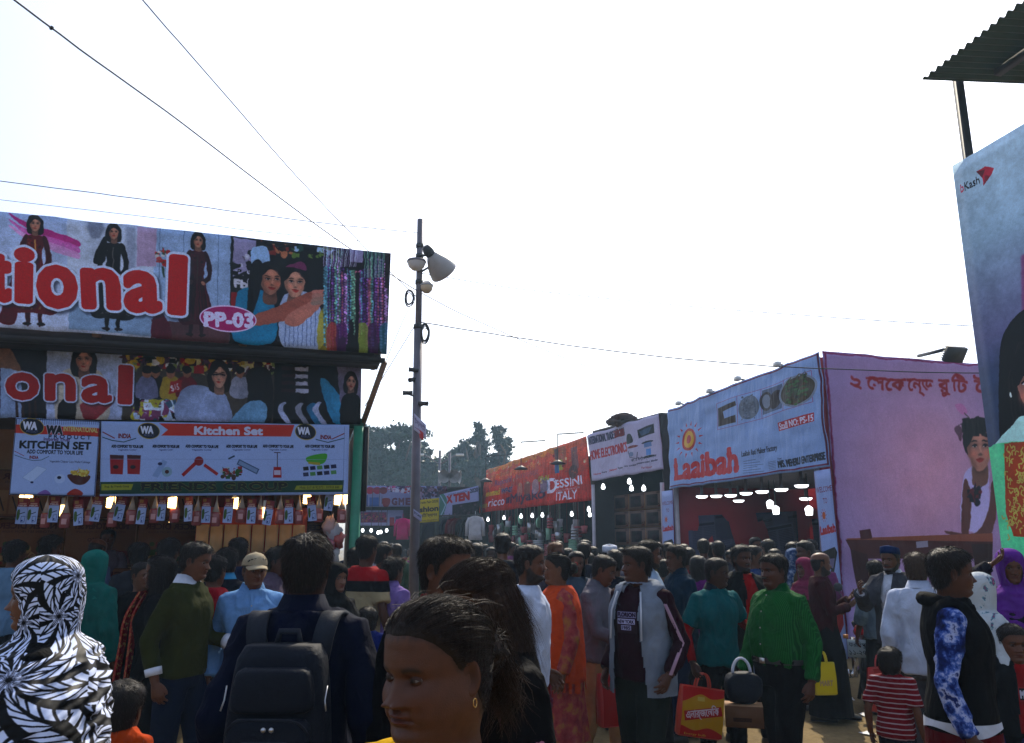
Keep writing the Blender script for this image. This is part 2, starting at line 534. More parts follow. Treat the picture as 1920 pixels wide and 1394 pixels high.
def eye_parts(side, hi, skin, open_=1.0, look=(0.0, 0.0)):
 out = []
 c = np.array([side * 3.15, 7.34, 11.15]); r = 1.22
 n = 22 if hi else 10
 V, F = ell_grid(n, n + 2)
 ang = np.degrees(np.arccos(np.clip(V[:, 2], -1, 1)))
 C = np.where((ang < 14)[:, None], np.array([0.006, 0.005, 0.005]), np.where((ang < 29)[:, None], np.array([0.03, 0.016, 0.010]), np.array([0.13, 0.115, 0.105])))
 D = np.stack([V[:, 0], V[:, 2], V[:, 1]], -1)      # pole forward
 yw, pt = look
 D = np.stack([D[:, 0] * math.cos(yw) + D[:, 1] * math.sin(yw), D[:, 1] * math.cos(yw) - D[:, 0] * math.sin(yw), D[:, 2]], -1)
 D = np.stack([D[:, 0], D[:, 1] * math.cos(pt) - D[:, 2] * math.sin(pt), D[:, 2] * math.cos(pt) + D[:, 1] * math.sin(pt)], -1)
 P = c + D * r
 out.append((np.stack([P[:, 0], -P[:, 1], P[:, 2]], -1) / 100, F, C))
 m, k = (26, 9) if hi else (11, 4)
 al = np.linspace(-1.32, 1.32, m)
 for up in (1, -1):
  edge = np.clip(1 - (np.abs(al) / 1.02) ** 2.2, 0, 1) * (0.27 if up > 0 else 0.20) * open_ * up + 0.05 * al * side
  be = np.linspace(0, 1, k)
  A, Bq = np.meshgrid(al, be, indexing='ij')
  el = edge[:, None] + (1.25 * up - edge[:, None]) * Bq
  rr = r * (1.075 + 0.05 * np.exp(-(Bq / 0.12) ** 2) - 0.05 * Bq)
  P = np.stack([c[0] + rr * np.sin(A) * np.cos(el), c[1] + rr * np.cos(A) * np.cos(el), c[2] + rr * np.sin(el)], -1).reshape(-1, 3)
  C = np.ones((m, k, 3)) * np.asarray(skin) * 0.62
  if up > 0: C[:, 0] = np.array([0.01, 0.008, 0.007])
  i, j = np.meshgrid(np.arange(m - 1), np.arange(k - 1), indexing='ij')
  F = np.stack([i * k + j, (i + 1) * k + j, (i + 1) * k + j + 1, i * k + j + 1], -1).reshape(-1, 4)
  out.append((np.stack([P[:, 0], -P[:, 1], P[:, 2]], -1) / 100, F, C.reshape(-1, 3)))
 return out


HANDS = {}


def hand_template(voxel, curl=0.55):
 """left hand, fingers down, palm to -x, thumb forward (-y)"""
 key = (voxel, curl)
 if key in HANDS: return HANDS[key]
 mb = MB()
 mb.tube([(0, 0, .04), (0, 0, 0), (0, -.002, -.03), (-.002, -.002, -.065), (-.004, 0, -.098)],
   [(.027, .019), (.027, .017), (.034, .016), (.040, .015), (.038, .012)], 12)
 for y, L, z0, spread in ((-.031, .074, -.090, -.10), (-.010, .083, -.098, -.03), (.011, .077, -.095, .04), (.031, .060, -.086, .12)):
  p = np.array([-.004, y, z0 + .012]); a = 0.12
  pts = [p.copy()]
  for sgm, fr in enumerate((.44, .30, .26)):
   a += curl * (0.55, 0.85, 0.6)[sgm]
   p = p + L * fr * np.array([-math.sin(a), math.sin(spread), -math.cos(a)])
   pts.append(p.copy())
  mb.tube(pts, [.0098, .0092, .0082, .0068], 8)
 mb.tube([(-.004, -.022, -.020), (-.014, -.044, -.045), (-.022, -.052, -.070), (-.026, -.054, -.092)], [.016, .0125, .0105, .008], 8)
 HANDS[key] = fuse(mb, voxel, 2)
 return HANDS[key]


def rot_z(p, a):
 c, s = math.cos(a), math.sin(a)
 return np.stack([p[:, 0] * c - p[:, 1] * s, p[:, 0] * s + p[:, 1] * c, p[:, 2]], -1)


def rot_x(p, a):
 c, s = math.cos(a), math.sin(a)
 return np.stack([p[:, 0], p[:, 1] * c - p[:, 2] * s, p[:, 1] * s + p[:, 2] * c], -1)


def align(v, d):
 """turn -Z onto d"""
 q = Vector((0, 0, -1)).rotation_difference(Vector(d)).to_matrix()
 return v @ np.array(q).T


def ik(S, W, l1, l2, pole):
 S, W = np.asarray(S, float), np.asarray(W, float)
 d = W - S; L = np.linalg.norm(d); L = min(max(L, abs(l1 - l2) + .01), (l1 + l2) * .995)
 dn = d / np.linalg.norm(d); W = S + dn * L
 a = (l1 * l1 - l2 * l2 + L * L) / (2 * L); h = math.sqrt(max(l1 * l1 - a * a, 0))
 p = np.asarray(pole, float); p = p - dn * np.dot(p, dn); p /= np.linalg.norm(p)
 return S + dn * a + p * h, W


def wrinkle(v, f, amp, freq, seed, stretch=(1, 1, 1)):
 N = normals(v, f)
 q = v * np.asarray(stretch)
 q = q * np.array([1.2, 1.2, .8]); q = q + .05 * np.stack([vnoise(v * 5, seed + 11)] * 3, -1)
 n = vnoise(q * freq, seed) + 0.5 * vnoise(q * freq * 2.3, seed + 5)
 r = 1 - np.abs(vnoise(q * freq * 1.4 + n[:, None] * 0.6, seed + 9)) * 2
 return v + N * (amp * (0.7 * n + 0.8 * r))[:, None]


def ring(cx, cy, z, w, d, n=20, e=0.85):
 t = np.linspace(0, 2 * np.pi, n, endpoint=False)
 c, s = np.cos(t), np.sin(t)
 return np.stack([cx + w * np.sign(c) * np.abs(c) ** e, cy + d * np.sign(s) * np.abs(s) ** e, np.full(n, z)], -1)


TORSO_M = [(.80, .165, .115, .01), (.88, .170, .120, .012), (.95, .168, .122, .012), (1.05, .152, .112, .0), (1.15, .157, .113, -.004), (1.26, .172, .122, -.006),
           (1.33, .172, .116, .0), (1.385, .150, .098, .010), (1.425, .112, .082, .016), (1.46, .082, .070, .014), (1.50, .062, .060, .008)]
TORSO_F = [(.80, .170, .120, .012), (.88, .178, .126, .014), (.95, .172, .124, .012), (1.05, .138, .104, .0), (1.15, .142, .110, -.006), (1.25, .158, .132, -.016),
           (1.32, .150, .114, -.002), (1.375, .132, .094, .010), (1.415, .100, .078, .016), (1.455, .074, .064, .014), (1.50, .056, .056, .008)]


def torso_rows(fem, fat, z0, z1, infl, n=22, flare=0.0):
 T = TORSO_F if fem else TORSO_M
 zs = np.arange(z0, z1 + 1e-6, (z1 - z0) / max(4, int((z1 - z0) / .035)))
 w, d, cy = interp_rows(T, np.clip(zs, .80, 1.5))
 k = np.exp(-((zs - 1.08) / .16) ** 2)
 w = w * (1 + 0.10 * fat) + .045 * fat * k; d = d * (1 + 0.08 * fat) + .055 * fat * k; cy = cy - .03 * fat * k
 fl = flare * np.clip((1.15 - zs), 0, 1)
 return [ring(0, c, z, a + infl + q, b + infl + q, n) for z, a, b, c, q in zip(zs, w, d, cy, fl)]


def strands(P, Nrm, flow, n, L, w, seed, lift=0.35, curve=0.3, bend=0.0):
 g = np.random.default_rng(seed)
 k = g.integers(0, len(P), n)
 p = P[k] + g.normal(0, w * 1.5, (n, 3)); nr = Nrm[k]; fl = flow[k]
 d = fl * (1 - lift) + nr * lift * g.uniform(.3, 1.4, (n, 1)) + g.normal(0, .12 if lift > .01 else .05, (n, 3))
 d /= np.linalg.norm(d, axis=1)[:, None]
 s = np.cross(d, g.normal(0, 1, (n, 3))); s /= np.linalg.norm(s, axis=1)[:, None] + 1e-9
 ln = (L * g.uniform(.5, 1.25, (n, 1)))
 m = p + d * ln * .5
 e = p + d * ln + (fl * 0.5 - nr * 0.3 + np.array([0, 0, -.4])) * ln * curve
 m = m - nr * bend * ln ** 2 / 4; e = e - nr * bend * ln ** 2
 V = np.stack([p - s * w / 2, p + s * w / 2, m + s * w / 2.4, m - s * w / 2.4, e + s * w * .08, e - s * w * .08], 1).reshape(-1, 3)
 b = np.arange(n)[:, None] * 6
 F = np.concatenate([b + np.array([[0, 1, 2, 3]]), b + np.array([[3, 2, 4, 5]])])
 return V, F


HAIRLINE = ([-11, -6, -3, -1.6, -0.6, 0.3, 1.2, 2.2, 3.2, 5.5, 7.3, 8.6, 11], [2.8, 3.2, 5.2, 8.5, 13.2, 13.4, 10.0, 10.4, 13.4, 15.6, 17.2, 17.6, 17.6])


def hair_shell(kind, nr, nc, seed, fat=0, top=2.4, side=1.0, line=None, smoothn=False):
 """scalp hair grown off the skull"""
 s = np.linspace(0, 1, nr); z = np.interp(s, [0, .75, .93, 1], [2.5, 20, 22.1, 22.5])
 t = np.linspace(0, 2 * np.pi, nc, endpoint=False)
 Z, T = np.meshgrid(z, t, indexing='ij')
 x, f, Z = head_base(Z, T, fat * 0.3)
 hl = np.interp(f, *(line or HAIRLINE))
 q = np.stack([x, f, Z], -1).reshape(-1, 3)
 hl = hl + (0.15 if smoothn else 0.5) * vnoise(q * 0.9, seed + 3).reshape(x.shape)
 dep = Z - hl
 up = sstep(12, 20, Z)
 th = (side + (top - side) * up) * sstep(-0.1, 1.6, dep)
 ns = vnoise(q * (0.55, 0.55, .8), seed).reshape(x.shape) * 0.30 + vnoise(q * 1.6, seed + 1).reshape(x.shape) * (0.02 if smoothn else 0.22)
 if kind == 'bald': dep = np.minimum(dep, 15.5 - Z + .8 * ns)
 th = np.where(dep > 0, th * (1 + ns) + 0.12, 0.12 + dep * 0.9) if kind != 'bald' else np.where(dep > 0, .3 * sstep(0, 1, dep), dep * .6)
 n = np.stack([x / 7.5, f / 9.6, (Z - 10) / 12.5 * sstep(8, 18, Z)], -1); n /= np.linalg.norm(n, axis=-1)[..., None]
 V = np.stack([x + n[..., 0] * th, -(f + n[..., 1] * th), Z + n[..., 2] * th], -1) / 100
 i, j = np.meshgrid(np.arange(nr - 1), np.arange(nc), indexing='ij')
 F = np.stack([i * nc + j, i * nc + (j + 1) % nc, (i + 1) * nc + (j + 1) % nc, (i + 1) * nc + j], -1)
 ok = (dep > -1.1)
 keep = ok[i, j] & ok[i, (j + 1) % nc] & ok[i + 1, j] & ok[i + 1, (j + 1) % nc]
 V = V.reshape(-1, 3); N = n.reshape(-1, 3) * np.array([1, -1, 1])
 good = (dep > 0.5).reshape(-1)
 return V, F[keep].reshape(-1, 4), N, good


HIJABTAB = [(-46, 15.5, -15, 24.5), (-32, 15, -14.5, 23.5), (-24, 14.2, -14.2, 22.8), (-16, 12.8, -13.8, 21.3), (-12, 11.4, -12.8, 18.6), (-8, 10.9, -12.5, 16.0),
   (-4.5, 9.3, -11.4, 10.8), (-2, 8.8, -10.4, 7.7), (0, 9.3, -10.8, 7.6), (5, 9.9, -11.6, 8.3), (11, 10.3, -12.0, 8.9), (16, 10.4, -11.6, 8.9)]


def hijab_shell(nr, nc, bottom, seed, hem=None, fold=1.0, band=15.4, loose=0.0, opening=5.5, pull=.9):
 s = np.linspace(0, 1, nr); z = np.interp(s, [0, .35, .8, .94, 1], [bottom, -10, 18, 23.3, 24.2])
 t = np.linspace(0, 2 * np.pi, nc, endpoint=False)
 Z, T = np.meshgrid(z, t, indexing='ij')
 if hem is not None:
  Z = np.where(Z < -8, -8 + (Z + 8) * hem(T), Z)
 yf, yb, w = interp_rows(HIJABTAB, np.clip(Z, -46, 16))
 q = np.sqrt(np.clip(1 - np.clip((Z - 16) / 8.2, 0, 1) ** 2.2, 0, 1))
 yf, yb, w = yf * q, yb * q, w * q
 c, sn = np.cos(T), np.sin(T)
 f = np.where(c > 0, yf, -yb) * np.sign(c) * np.abs(c) ** 0.95
 x = w * np.sign(sn) * np.abs(sn) ** 0.9
 rr = np.stack([c * 3.2, sn * 3.2, Z * 0.10], -1).reshape(-1, 3)
 fo = (vnoise(rr, seed) + 0.6 * vnoise(np.stack([c * 7 + Z * .12, sn * 7 - Z * .1, Z * 0.16], -1).reshape(-1, 3), seed + 2)).reshape(x.shape)
 rid = 1 - 2 * np.abs(vnoise(np.stack([c * 4 + Z * .22, sn * 4 + Z * .15, Z * .25 + c], -1).reshape(-1, 3), seed + 4)).reshape(x.shape)
 am = (0.25 + loose + 1.25 * sstep(2, -12, Z)) * fold
 k = 1 + am * (0.7 * fo + 0.6 * rid) / (np.sqrt(x * x + f * f) + 4)
 x, f = x * k, f * k
 ex = np.sqrt((x / opening) ** 2 + ((Z - (band - 7.4)) / 7.6) ** 2)
 face = (f > 1.5) & (ex < 1.0)
 snug = np.exp(-np.clip(ex - 1, 0, 5) / 0.16) * (f > 0)
 f = f - pull * snug
 V = np.stack([x, -f, Z], -1) / 100
 i, j = np.meshgrid(np.arange(nr - 1), np.arange(nc), indexing='ij')
 F = np.stack([i * nc + j, i * nc + (j + 1) % nc, (i + 1) * nc + (j + 1) % nc, (i + 1) * nc + j], -1)
 bad = face[i, j] | face[i, (j + 1) % nc] | face[i + 1, j] | face[i + 1, (j + 1) % nc]
 uv = np.stack([T / (2 * np.pi) * 1.5, Z / 100 * 1.2], -1).reshape(-1, 2)
 return V.reshape(-1, 3), F[~bad].reshape(-1, 4), uv


HAIRMAT = None
SKINS = [(0.066, 0.023, 0.011), (0.084, 0.030, 0.014), (0.060, 0.020, 0.0095), (0.110, 0.043, 0.021), (0.038, 0.0155, 0.009)]


def hair_mat(c=(0.012, 0.009, 0.008)):
 key = "hair_%d_%d" % (int(c[0] * 2000), int(c[1] * 2000))
 if key in MATS: return MATS[key]
 m = mat(key, c, rough=0.5, var=0.35, vscale=60, bump=0.3, bscale=160, stretch=(1, 1, .35), spec=0.10)
 return m


def person(label, pos, H=1.68, yaw=0, head=(0, 0), lean=0, fat=0.0, fem=0, skin=0, lod=1, hair='short', hairc=None, beard=0.0, brow=1.0,
           top=('long', (.3, .3, .3)), bottom=('trousers', (.03, .03, .035)), arms=None, stride=0.12, shoes=(.02, .018, .016), seed=None,
           group=None, eye=1.0, hem=None, outer=None, extras=None, look=(0, 0), kid=0.0, nose=1.0, lips=1.0, headscale=1.0, sleeve_r=1.0):
 """one person: body (skin) with hair and clothes as parts; returns root and a dict of useful points"""
 global HAIRMAT
 seed = seed if seed is not None else (abs(hash(label)) if False else sum(ord(c) * (i + 3) for i, c in enumerate(label)) % 9973)
 g = np.random.default_rng(seed)
 S = H / 1.72
 hs = headscale * (1 + 0.28 * kid) * (S ** -0.45)        # heads vary less than height
 fem_ = 1 if fem else 0
 sk = np.asarray(SKINS[skin] if isinstance(skin, int) else skin)
 vox = {0: .0085, 1: .013, 2: .020, 3: .03}[lod]
 root = empty("person", (pos[0], pos[1], pos[2] if len(pos) > 2 else 0.0), R(yaw))
 root.scale = (S, S, S)
 tag(root, label, "person", group)
 # ---- joints
 chin = np.array([0, -.008, 1.705 - .225 * hs])
 shw = (.150 if fem else .168) * (1 + .10 * fat)
 arms = arms or {}
 J = {}
 for sd_, k in ((1, 'l'), (-1, 'r')):
  sh = np.array([sd_ * shw, .012, 1.372])
  tg = arms.get(k, (sd_ * (.255 + .03 * fat), -.03 + g.normal(0, .03), .86))
  pole = arms.get(k + 'p', (sd_ * .35, 1, -.2))
  e, w = ik(sh, tg, .29, .255, pole)
  J[k] = (sh, e, w)
 hipx = .088
 legs = {}
 for sd_, k in ((1, 'l'), (-1, 'r')):
  fy = -stride * sd_ * 1.0
  hp = np.array([sd_ * hipx, .01, .88]); an = np.array([sd_ * (hipx + .015), fy + .02, .075])
  kn, an = ik(hp, an, .405, .41, (sd_ * .1, -1, 0))
  legs[k] = (hp, kn, an)

 def lean_fix(v):
  if not lean: return v
  w = sstep(.85, 1.3, v[:, 2])
  a = R(lean)
  q = rot_x(v - np.array([0, 0, .9]), a) + np.array([0, 0, .9])
  return v * (1 - w[:, None]) + q * w[:, None]

 def head_xf(v):
  """head-local metres (chin at 0) -> person space, turning the head on the neck"""
  w = sstep(-.085, .0, v[:, 2])[:, None]
  hv = v * np.array([hs, hs, hs])
  p = hv - np.array([0, .01, -.02])
  p = rot_z(rot_x(p, R(head[1])), R(head[0])) + np.array([0, .01, -.02])
  return lean_fix((hv * (1 - w) + p * w) + chin)
 # ---- skin
 hi = lod == 0
 nr, nc = ((150, 170) if hi == 1 and lod == 0 else (64, 72) if lod == 1 else (40, 44) if lod == 2 else (26, 28))
 VS, FS, CS = [], [], []
 n0 = 0

 def addp(v, f, c):
  nonlocal n0
  f = np.asarray(f)
  if f.ndim == 1 or f.shape[1] == 3: pass
  VS.append(v); FS.append(f + n0); CS.append(np.broadcast_to(c, (len(v), 3))); n0 += len(v)
 v, f, c = head_grid(nr, nc, fat, fem_, nose, lips, brow, beard, sk, seed)
 if hair not in ('hijab', 'none', 'bald'):      # roots of the hair along the hairline
  ln_ = HAIRLINE if hair not in ('tied', 'long') else ([-11, -6, -3, -1.6, -0.6, 0.3, 1.2, 2.2, 3.2, 5.5, 7.3, 8.6, 11], [1.5, 2.2, 4.2, 7.5, 12.6, 12.8, 12, 12.6, 14.4, 16.4, 17.9, 18.4, 18.4])
  w_ = (sstep(-1.3, .3, v[:, 2] * 100 - np.interp(-v[:, 1] * 100, *ln_) + .5 * vnoise(v * 160, 3)) * .7)[:, None]
  c = c * (1 - w_) + w_ * np.array([.014, .010, .008])
 addp(head_xf(v), f, c)
 for sd_ in (1, -1):
  if hair not in ('hijab',):
   v, f = ear(sd_, hi); q_ = np.hypot((v[:, 1] - .006) / .016, (v[:, 2] - .107) / .024)[:, None]; addp(head_xf(v), f, sk * (.45 + .5 * np.clip(q_, 0, 1)))  # hollow of the ear painted darker, standing in for shade
  if lod <= 2:
   for v, f, c in eye_parts(sd_, hi, sk, eye, look): addp(head_xf(v), f, c)
 tv, tf = tube([(0, .01, 1.28), (0, .01, 1.40), (0, .012, 1.455)], [(.09, .14), (.08, .13), (.055, .055)], 14, False)
 addp(lean_fix(tv), np.array(tf), sk)
 for k, sd_ in (('l', 1), ('r', -1)):
  sh, e, w = J[k]
  d = (w - e) / np.linalg.norm(w - e)
  pts = [sh + (e - sh) * q for q in (0.1, .5, .92)] + [e + (w - e) * q for q in (.06, .3, .65, 1.02)]
  tv, tf = tube(pts, np.array([.046, .044, .038, .038, .040, .032, .026]) * (1 + .15 * fat - .12 * fem_), 12, False)
  addp(lean_fix(tv), np.array(tf), sk)
  if lod <= 2:
   hv, hf = hand_template(.0035 if hi else .0055)
   hv = hv * 0.98
   if sd_ < 0: hv = hv * np.array([-1, 1, 1]); hf = hf[:, ::-1]
   hv = align(hv, d * 1.0) + w
   addp(lean_fix(hv), hf, sk * 0.95)
 me = mesh_data("body", np.concatenate(VS), np.concatenate(FS), vcol_mat("skin", 0.5, 0.12, 0.3, 420, .2), True, np.concatenate(CS))
 obj("body", me, root)
 # ---- hair
 hc = hairc or (0.012, 0.009, 0.008)
 HM = hair_mat(hc)
 if hair not in ('none', 'hijab'):
  styles = dict(short=(1.15, 0.4), crop=(0.7, 0.3), mid=(1.7, 1.0), tied=(0.55, 0.5), long=(1.5, 1.3), bald=(0.3, 0.35), kidhair=(1.1, 0.7), spiky=(2.2, .7))
  tp, sdh = styles[hair]
  line = None
  if hair == 'bald': line = ([-11, -6, -3, -1.6, -0.6, 0.3, 1.2, 2.2, 3.2, 5.5, 7.3, 11], [2.8, 3.2, 5.2, 8.5, 13.2, 13.4, 10.0, 10.4, 16.5, 21, 24, 26])
  if hair in ('tied', 'long'): line = ([-11, -6, -3, -1.6, -0.6, 0.3, 1.2, 2.2, 3.2, 5.5, 7.3, 8.6, 11], [1.5, 2.2, 4.2, 7.5, 12.6, 12.8, 12, 12.6, 14.4, 16.4, 17.9, 18.4, 18.4])
  hr, hcx = (110, 150) if hi else (44, 60) if lod == 1 else (28, 36)
  v, f, N, good = hair_shell(hair, hr, hcx, seed, fat, tp, sdh, line, hair in ('tied', 'long'))
  flow = np.zeros_like(v); crown = np.array([0, .045, .225])
  d = v - crown
  if hair in ('tied', 'long'):
   d = np.array([0, .09, .12]) - v
  flow = d - N * np.sum(d * N, 1)[:, None]; flow /= np.linalg.norm(flow, axis=1)[:, None] + 1e-9
  V_, F_ = [v], [f]; cnt = len(v)

  def addh(v2, f2):
   nonlocal cnt
   V_.append(v2); F_.append(np.asarray(f2) + cnt); cnt += len(v2)
  ns = {0: 9000, 1: 2600, 2: 260, 3: 60}[lod]
  wid = {0: .0008, 1: .0018, 2: .0035, 3: .006}[lod]
  ln = dict(short=.022, crop=.008, mid=.030, tied=.035, long=.05, bald=.006, kidhair=.014, spiky=.03)[hair]
  gi = np.where(good)[0]
  base_n = len(f)
  if len(gi) and hi and hair in ('tied', 'long'):      # fine combed streaks
   a, b = strands(v[gi] + N[gi] * .0015, N[gi], flow[gi], 15000, .055, .0007, seed + 8, 0.0, 0.0, 4.6); addh(a, b)
  if len(gi):
   a, b = strands(v[gi], N[gi], flow[gi], ns if hair not in ('bald',) else ns // 4, ln, wid, seed, lift=0.0 if hair in ('tied', 'long') else (0.5 if hair == 'spiky' else 0.2), curve=0.05 if hair in ('tied', 'long') else .3, bend=4.5 if hair in ('tied', 'long') else 0)
   addh(a, b)
  if hair == 'tied':       # bun at the back of the head
   bv, bf = ell_grid(18 if hi else 10, 24 if hi else 14)
   nb = vnoise(bv * 3 + seed, 2)[:, None]
   bp = bv * np.array([.042, .040, .040]) * (1 + .10 * nb) + np.array([0, .118, .118])
   addh(bp, bf)
   a, b = strands(bp, bv, np.cross(bv, [1, 0, .3]), ns // 5, .030, wid, seed + 1, .04); addh(a, b)
  if hair == 'long':       # falls down the back and over the shoulders
   m, kk = (40, 30) if hi else (16, 18)
   tt = np.linspace(R(62), R(298), kk); zz = np.linspace(.17, -.34, m)
   Zg, Tg = np.meshgrid(zz, tt, indexing='ij')
   w_ = interp_rows([(-.34, .10, .155), (-.2, .105, .15), (-.1, .098, .125), (0, .088, .11), (.06, .09, .115), (.12, .094, .118), (.17, .088, .108)], Zg)
   q = vnoise(np.stack([np.cos(Tg) * 9, np.sin(Tg) * 9, Zg * 3], -1).reshape(-1, 3), seed).reshape(Zg.shape)
   x = w_[0] * np.sin(Tg) * (1 + .07 * q); y = -w_[1] * np.cos(Tg) * (1 + .07 * q)
   v2 = np.stack([x, y, Zg], -1).reshape(-1, 3)
   i, j = np.meshgrid(np.arange(m - 1), np.arange(kk - 1), indexing='ij')
   addh(v2, np.stack([i * kk + j, i * kk + j + 1, (i + 1) * kk + j + 1, (i + 1) * kk + j], -1).reshape(-1, 4))
   nn = np.stack([x, y, x * 0], -1).reshape(-1, 3); nn /= np.linalg.norm(nn, axis=1)[:, None]
   a, b = strands(v2, nn, np.tile([0, 0, -1.0], (len(v2), 1)), ns, .12, wid, seed + 2, .06, .0); addh(a, b)
  FF = np.concatenate(F_); mi_ = np.zeros(len(FF), dtype=int)
  if hi: mi_[base_n:] = (np.arange(len(FF) - base_n) * 7919 // 13 % 3 == 0)
  obj("hair", mesh_data("hair", head_xf(np.concatenate(V_)), FF, [HM, hair_mat((.035, .022, .015))], True, mi=mi_), root)["kind"] = "stuff"
 # ---- clothes
 def cloth(name, mb, material, amp=.005, freq=9.0, sm=4, cut=None, stretch=(1, 1, .7), v_=None):
  v, f = fuse(mb, vox, sm)
  v = wrinkle(v, f, amp, freq, seed + len(name), stretch)
  if cut is not None:
   c_ = v[f].mean(1); f = f[~cut(c_)]
  return obj(name, mesh_data(name, lean_fix(v), f, material, True), root)

 def top_mb(kind, infl, hemz, sleeve, zc=1.452, flare=0.0, sr=1.0):
  mb = MB()
  rows = torso_rows(fem, fat, hemz, zc, infl, 22, flare)
  mb.add(*loft(rows))
  for k, sd_ in (('l', 1), ('r', -1)):
   sh, e, w = J[k]
   inn = np.array([sd_ * .07, .012, 1.385])
   if sleeve == 'none':
    mb.tube([inn, sh + np.array([-.012 * sd_, 0, .0])], [.066 + infl, .060 + infl], 12); continue
   m1 = sh + (e - sh) * .5
   if sleeve == 'short':
    pts, rr = [inn, sh, m1, sh + (e - sh) * .78], [.062, .060, .062, .068]
   elif sleeve == 'half':
    pts, rr = [inn, sh, m1, e, e + (w - e) * .35], [.062, .060, .056, .053, .052]
   else:
    q = .97 if sleeve == 'long' else .72
    pts, rr = [inn, sh, m1, e, e + (w - e) * .5, e + (w - e) * q], [.062, .058, .052, .048, .043, .038]
   mb.tube(pts, (np.array(rr) + infl * .55) * sr * (1 + .1 * fat), 12)
  return mb

 kind, tc = top[0], top[1]
 tm = tc if isinstance(tc, bpy.types.Material) else fabric(tc)
 opts = top[2] if len(top) > 2 else {}
 hemz = opts.get('hem', {'tshirt': .84, 'long': .83, 'shirt': .83, 'tucked': .93, 'kurta': .84, 'half': .84, 'vest': .84, 'dress': .84}[kind])
 sleeve = opts.get('sleeve', {'tshirt': 'short', 'long': 'long', 'shirt': 'long', 'tucked': 'long', 'kurta': 'long', 'half': 'half', 'vest': 'none', 'dress': 'long'}[kind])
 infl = opts.get('infl', .014)
 cloth(opts.get('name', {'tshirt': 't_shirt', 'long': 'sweater', 'shirt': 'shirt', 'tucked': 'shirt', 'kurta': 'tunic', 'half': 'shirt', 'vest': 'vest', 'dress': 'dress'}[kind]),
          top_mb(kind, infl, hemz, sleeve, opts.get('neck', 1.452), opts.get('flare', .0), sleeve_r), tm, amp=opts.get('amp', .0095))
 if kind in ('shirt', 'tucked') and lod <= 1:      # button placket
  rows = torso_rows(fem, fat, hemz + .01, 1.42, infl + .005, 40); V, F = [], []
  for q in rows:
   y_ = q[:, 1].min()
   V += [(-.014, y_ + .006, q[0, 2]), (-.014, y_ - .001, q[0, 2]), (.014, y_ - .001, q[0, 2]), (.014, y_ + .006, q[0, 2])]
  for i in range(len(rows) - 1): F += [(i * 4 + j, i * 4 + j + 1, i * 4 + j + 5, i * 4 + j + 4) for j in range(3)]
  pk = obj("placket", mesh_data("placket", lean_fix(np.array(V)), np.array(F), tm, False), root); mb = MB()
  for q in rows[1::3]: mb.lathe([(.001, .003), (.0055, .002), (.006, 0)], c=lean_fix(np.array([[0, q[:, 1].min() - .001, q[0, 2]]]))[0], ax=(0, -1, 0), n=8)
  mb.build("buttons", mat("shirt_button", (.25, .24, .22), .4), pk)["kind"] = "stuff"
 if opts.get('collar'):
  cm = opts.get('collarc', tm); cm = cm if isinstance(cm, bpy.types.Material) else fabric(cm)
  n = 26; t = np.linspace(R(-162), R(162), n)      # open at the front
  rows = []
  for zc_, rr_ in ((1.452, .078), (1.498, .068), (1.507, .071), (1.452, .096)):
   dip = -.035 * np.clip(np.cos(t - np.pi), 0, 1) ** 2
   rows.append(np.stack([rr_ * np.sin(t) * 1.0, .012 + rr_ * np.cos(t) * .98, np.full(n, zc_) + dip], -1))
  v = np.concatenate(rows)
  i, j = np.meshgrid(np.arange(3), np.arange(n - 1), indexing='ij')
  f = np.stack([i * n + j, i * n + j + 1, (i + 1) * n + j + 1, (i + 1) * n + j], -1).reshape(-1, 4)
  obj("collar", mesh_data("collar", lean_fix(v), f, cm, True), root)
 if kind in ('kurta', 'dress'):
  zl = opts.get('len', .42)
  n = 64; t = np.linspace(0, 2 * np.pi, n, endpoint=False); rows = []
  for z in np.linspace(1.0, zl, 16):
   k_ = (1.0 - z)
   w_ = .185 + .09 * k_ * opts.get('aline', 1.0) + .03 * fat; d_ = .138 + .10 * k_ * opts.get('aline', 1.0) + .03 * fat
   fo = 1 + (.10 * k_ * 1.5) * vnoise(np.stack([np.cos(t) * 3.5, np.sin(t) * 3.5, np.full(n, z)], -1), seed)
   rows.append(np.stack([w_ * np.cos(t) * fo, .005 + d_ * np.sin(t) * fo, np.full(n, z)], -1))
  v, f = loft(rows, False)
  obj("skirt", mesh_data("skirt", v, np.array(f), tm, True), root)
 bk, bc = bottom[0], bottom[1]
 bm = bc if isinstance(bc, bpy.types.Material) else fabric(bc)
 if bk == 'trousers':
  mb = MB()
  wd = bottom[2] if len(bottom) > 2 else 1.0
  mb.add(*loft(torso_rows(fem, fat, .80, 1.0 if kind == 'tucked' else .92, infl + .006 if kind == 'tucked' else -.004, 20)))
  for k in 'lr':
   hp, kn, an = legs[k]
   pts = [hp + [0, 0, -.02], hp + (kn - hp) * .35, kn + (hp - kn) * .12, kn + (an - kn) * .15, kn + (an - kn) * .6, an + (kn - an) * .02]
   mb.tube(pts, np.array([.090 if kind != 'tucked' else .098, .090, .074, .070, .064, .060]) * wd * (1 + .15 * fat), 14)
  cloth("trousers", mb, bm, .006, 9)
 else:
  n = 72; t = np.linspace(0, 2 * np.pi, n, endpoint=False); rows = []
  fl = bottom[2] if len(bottom) > 2 else 1.0
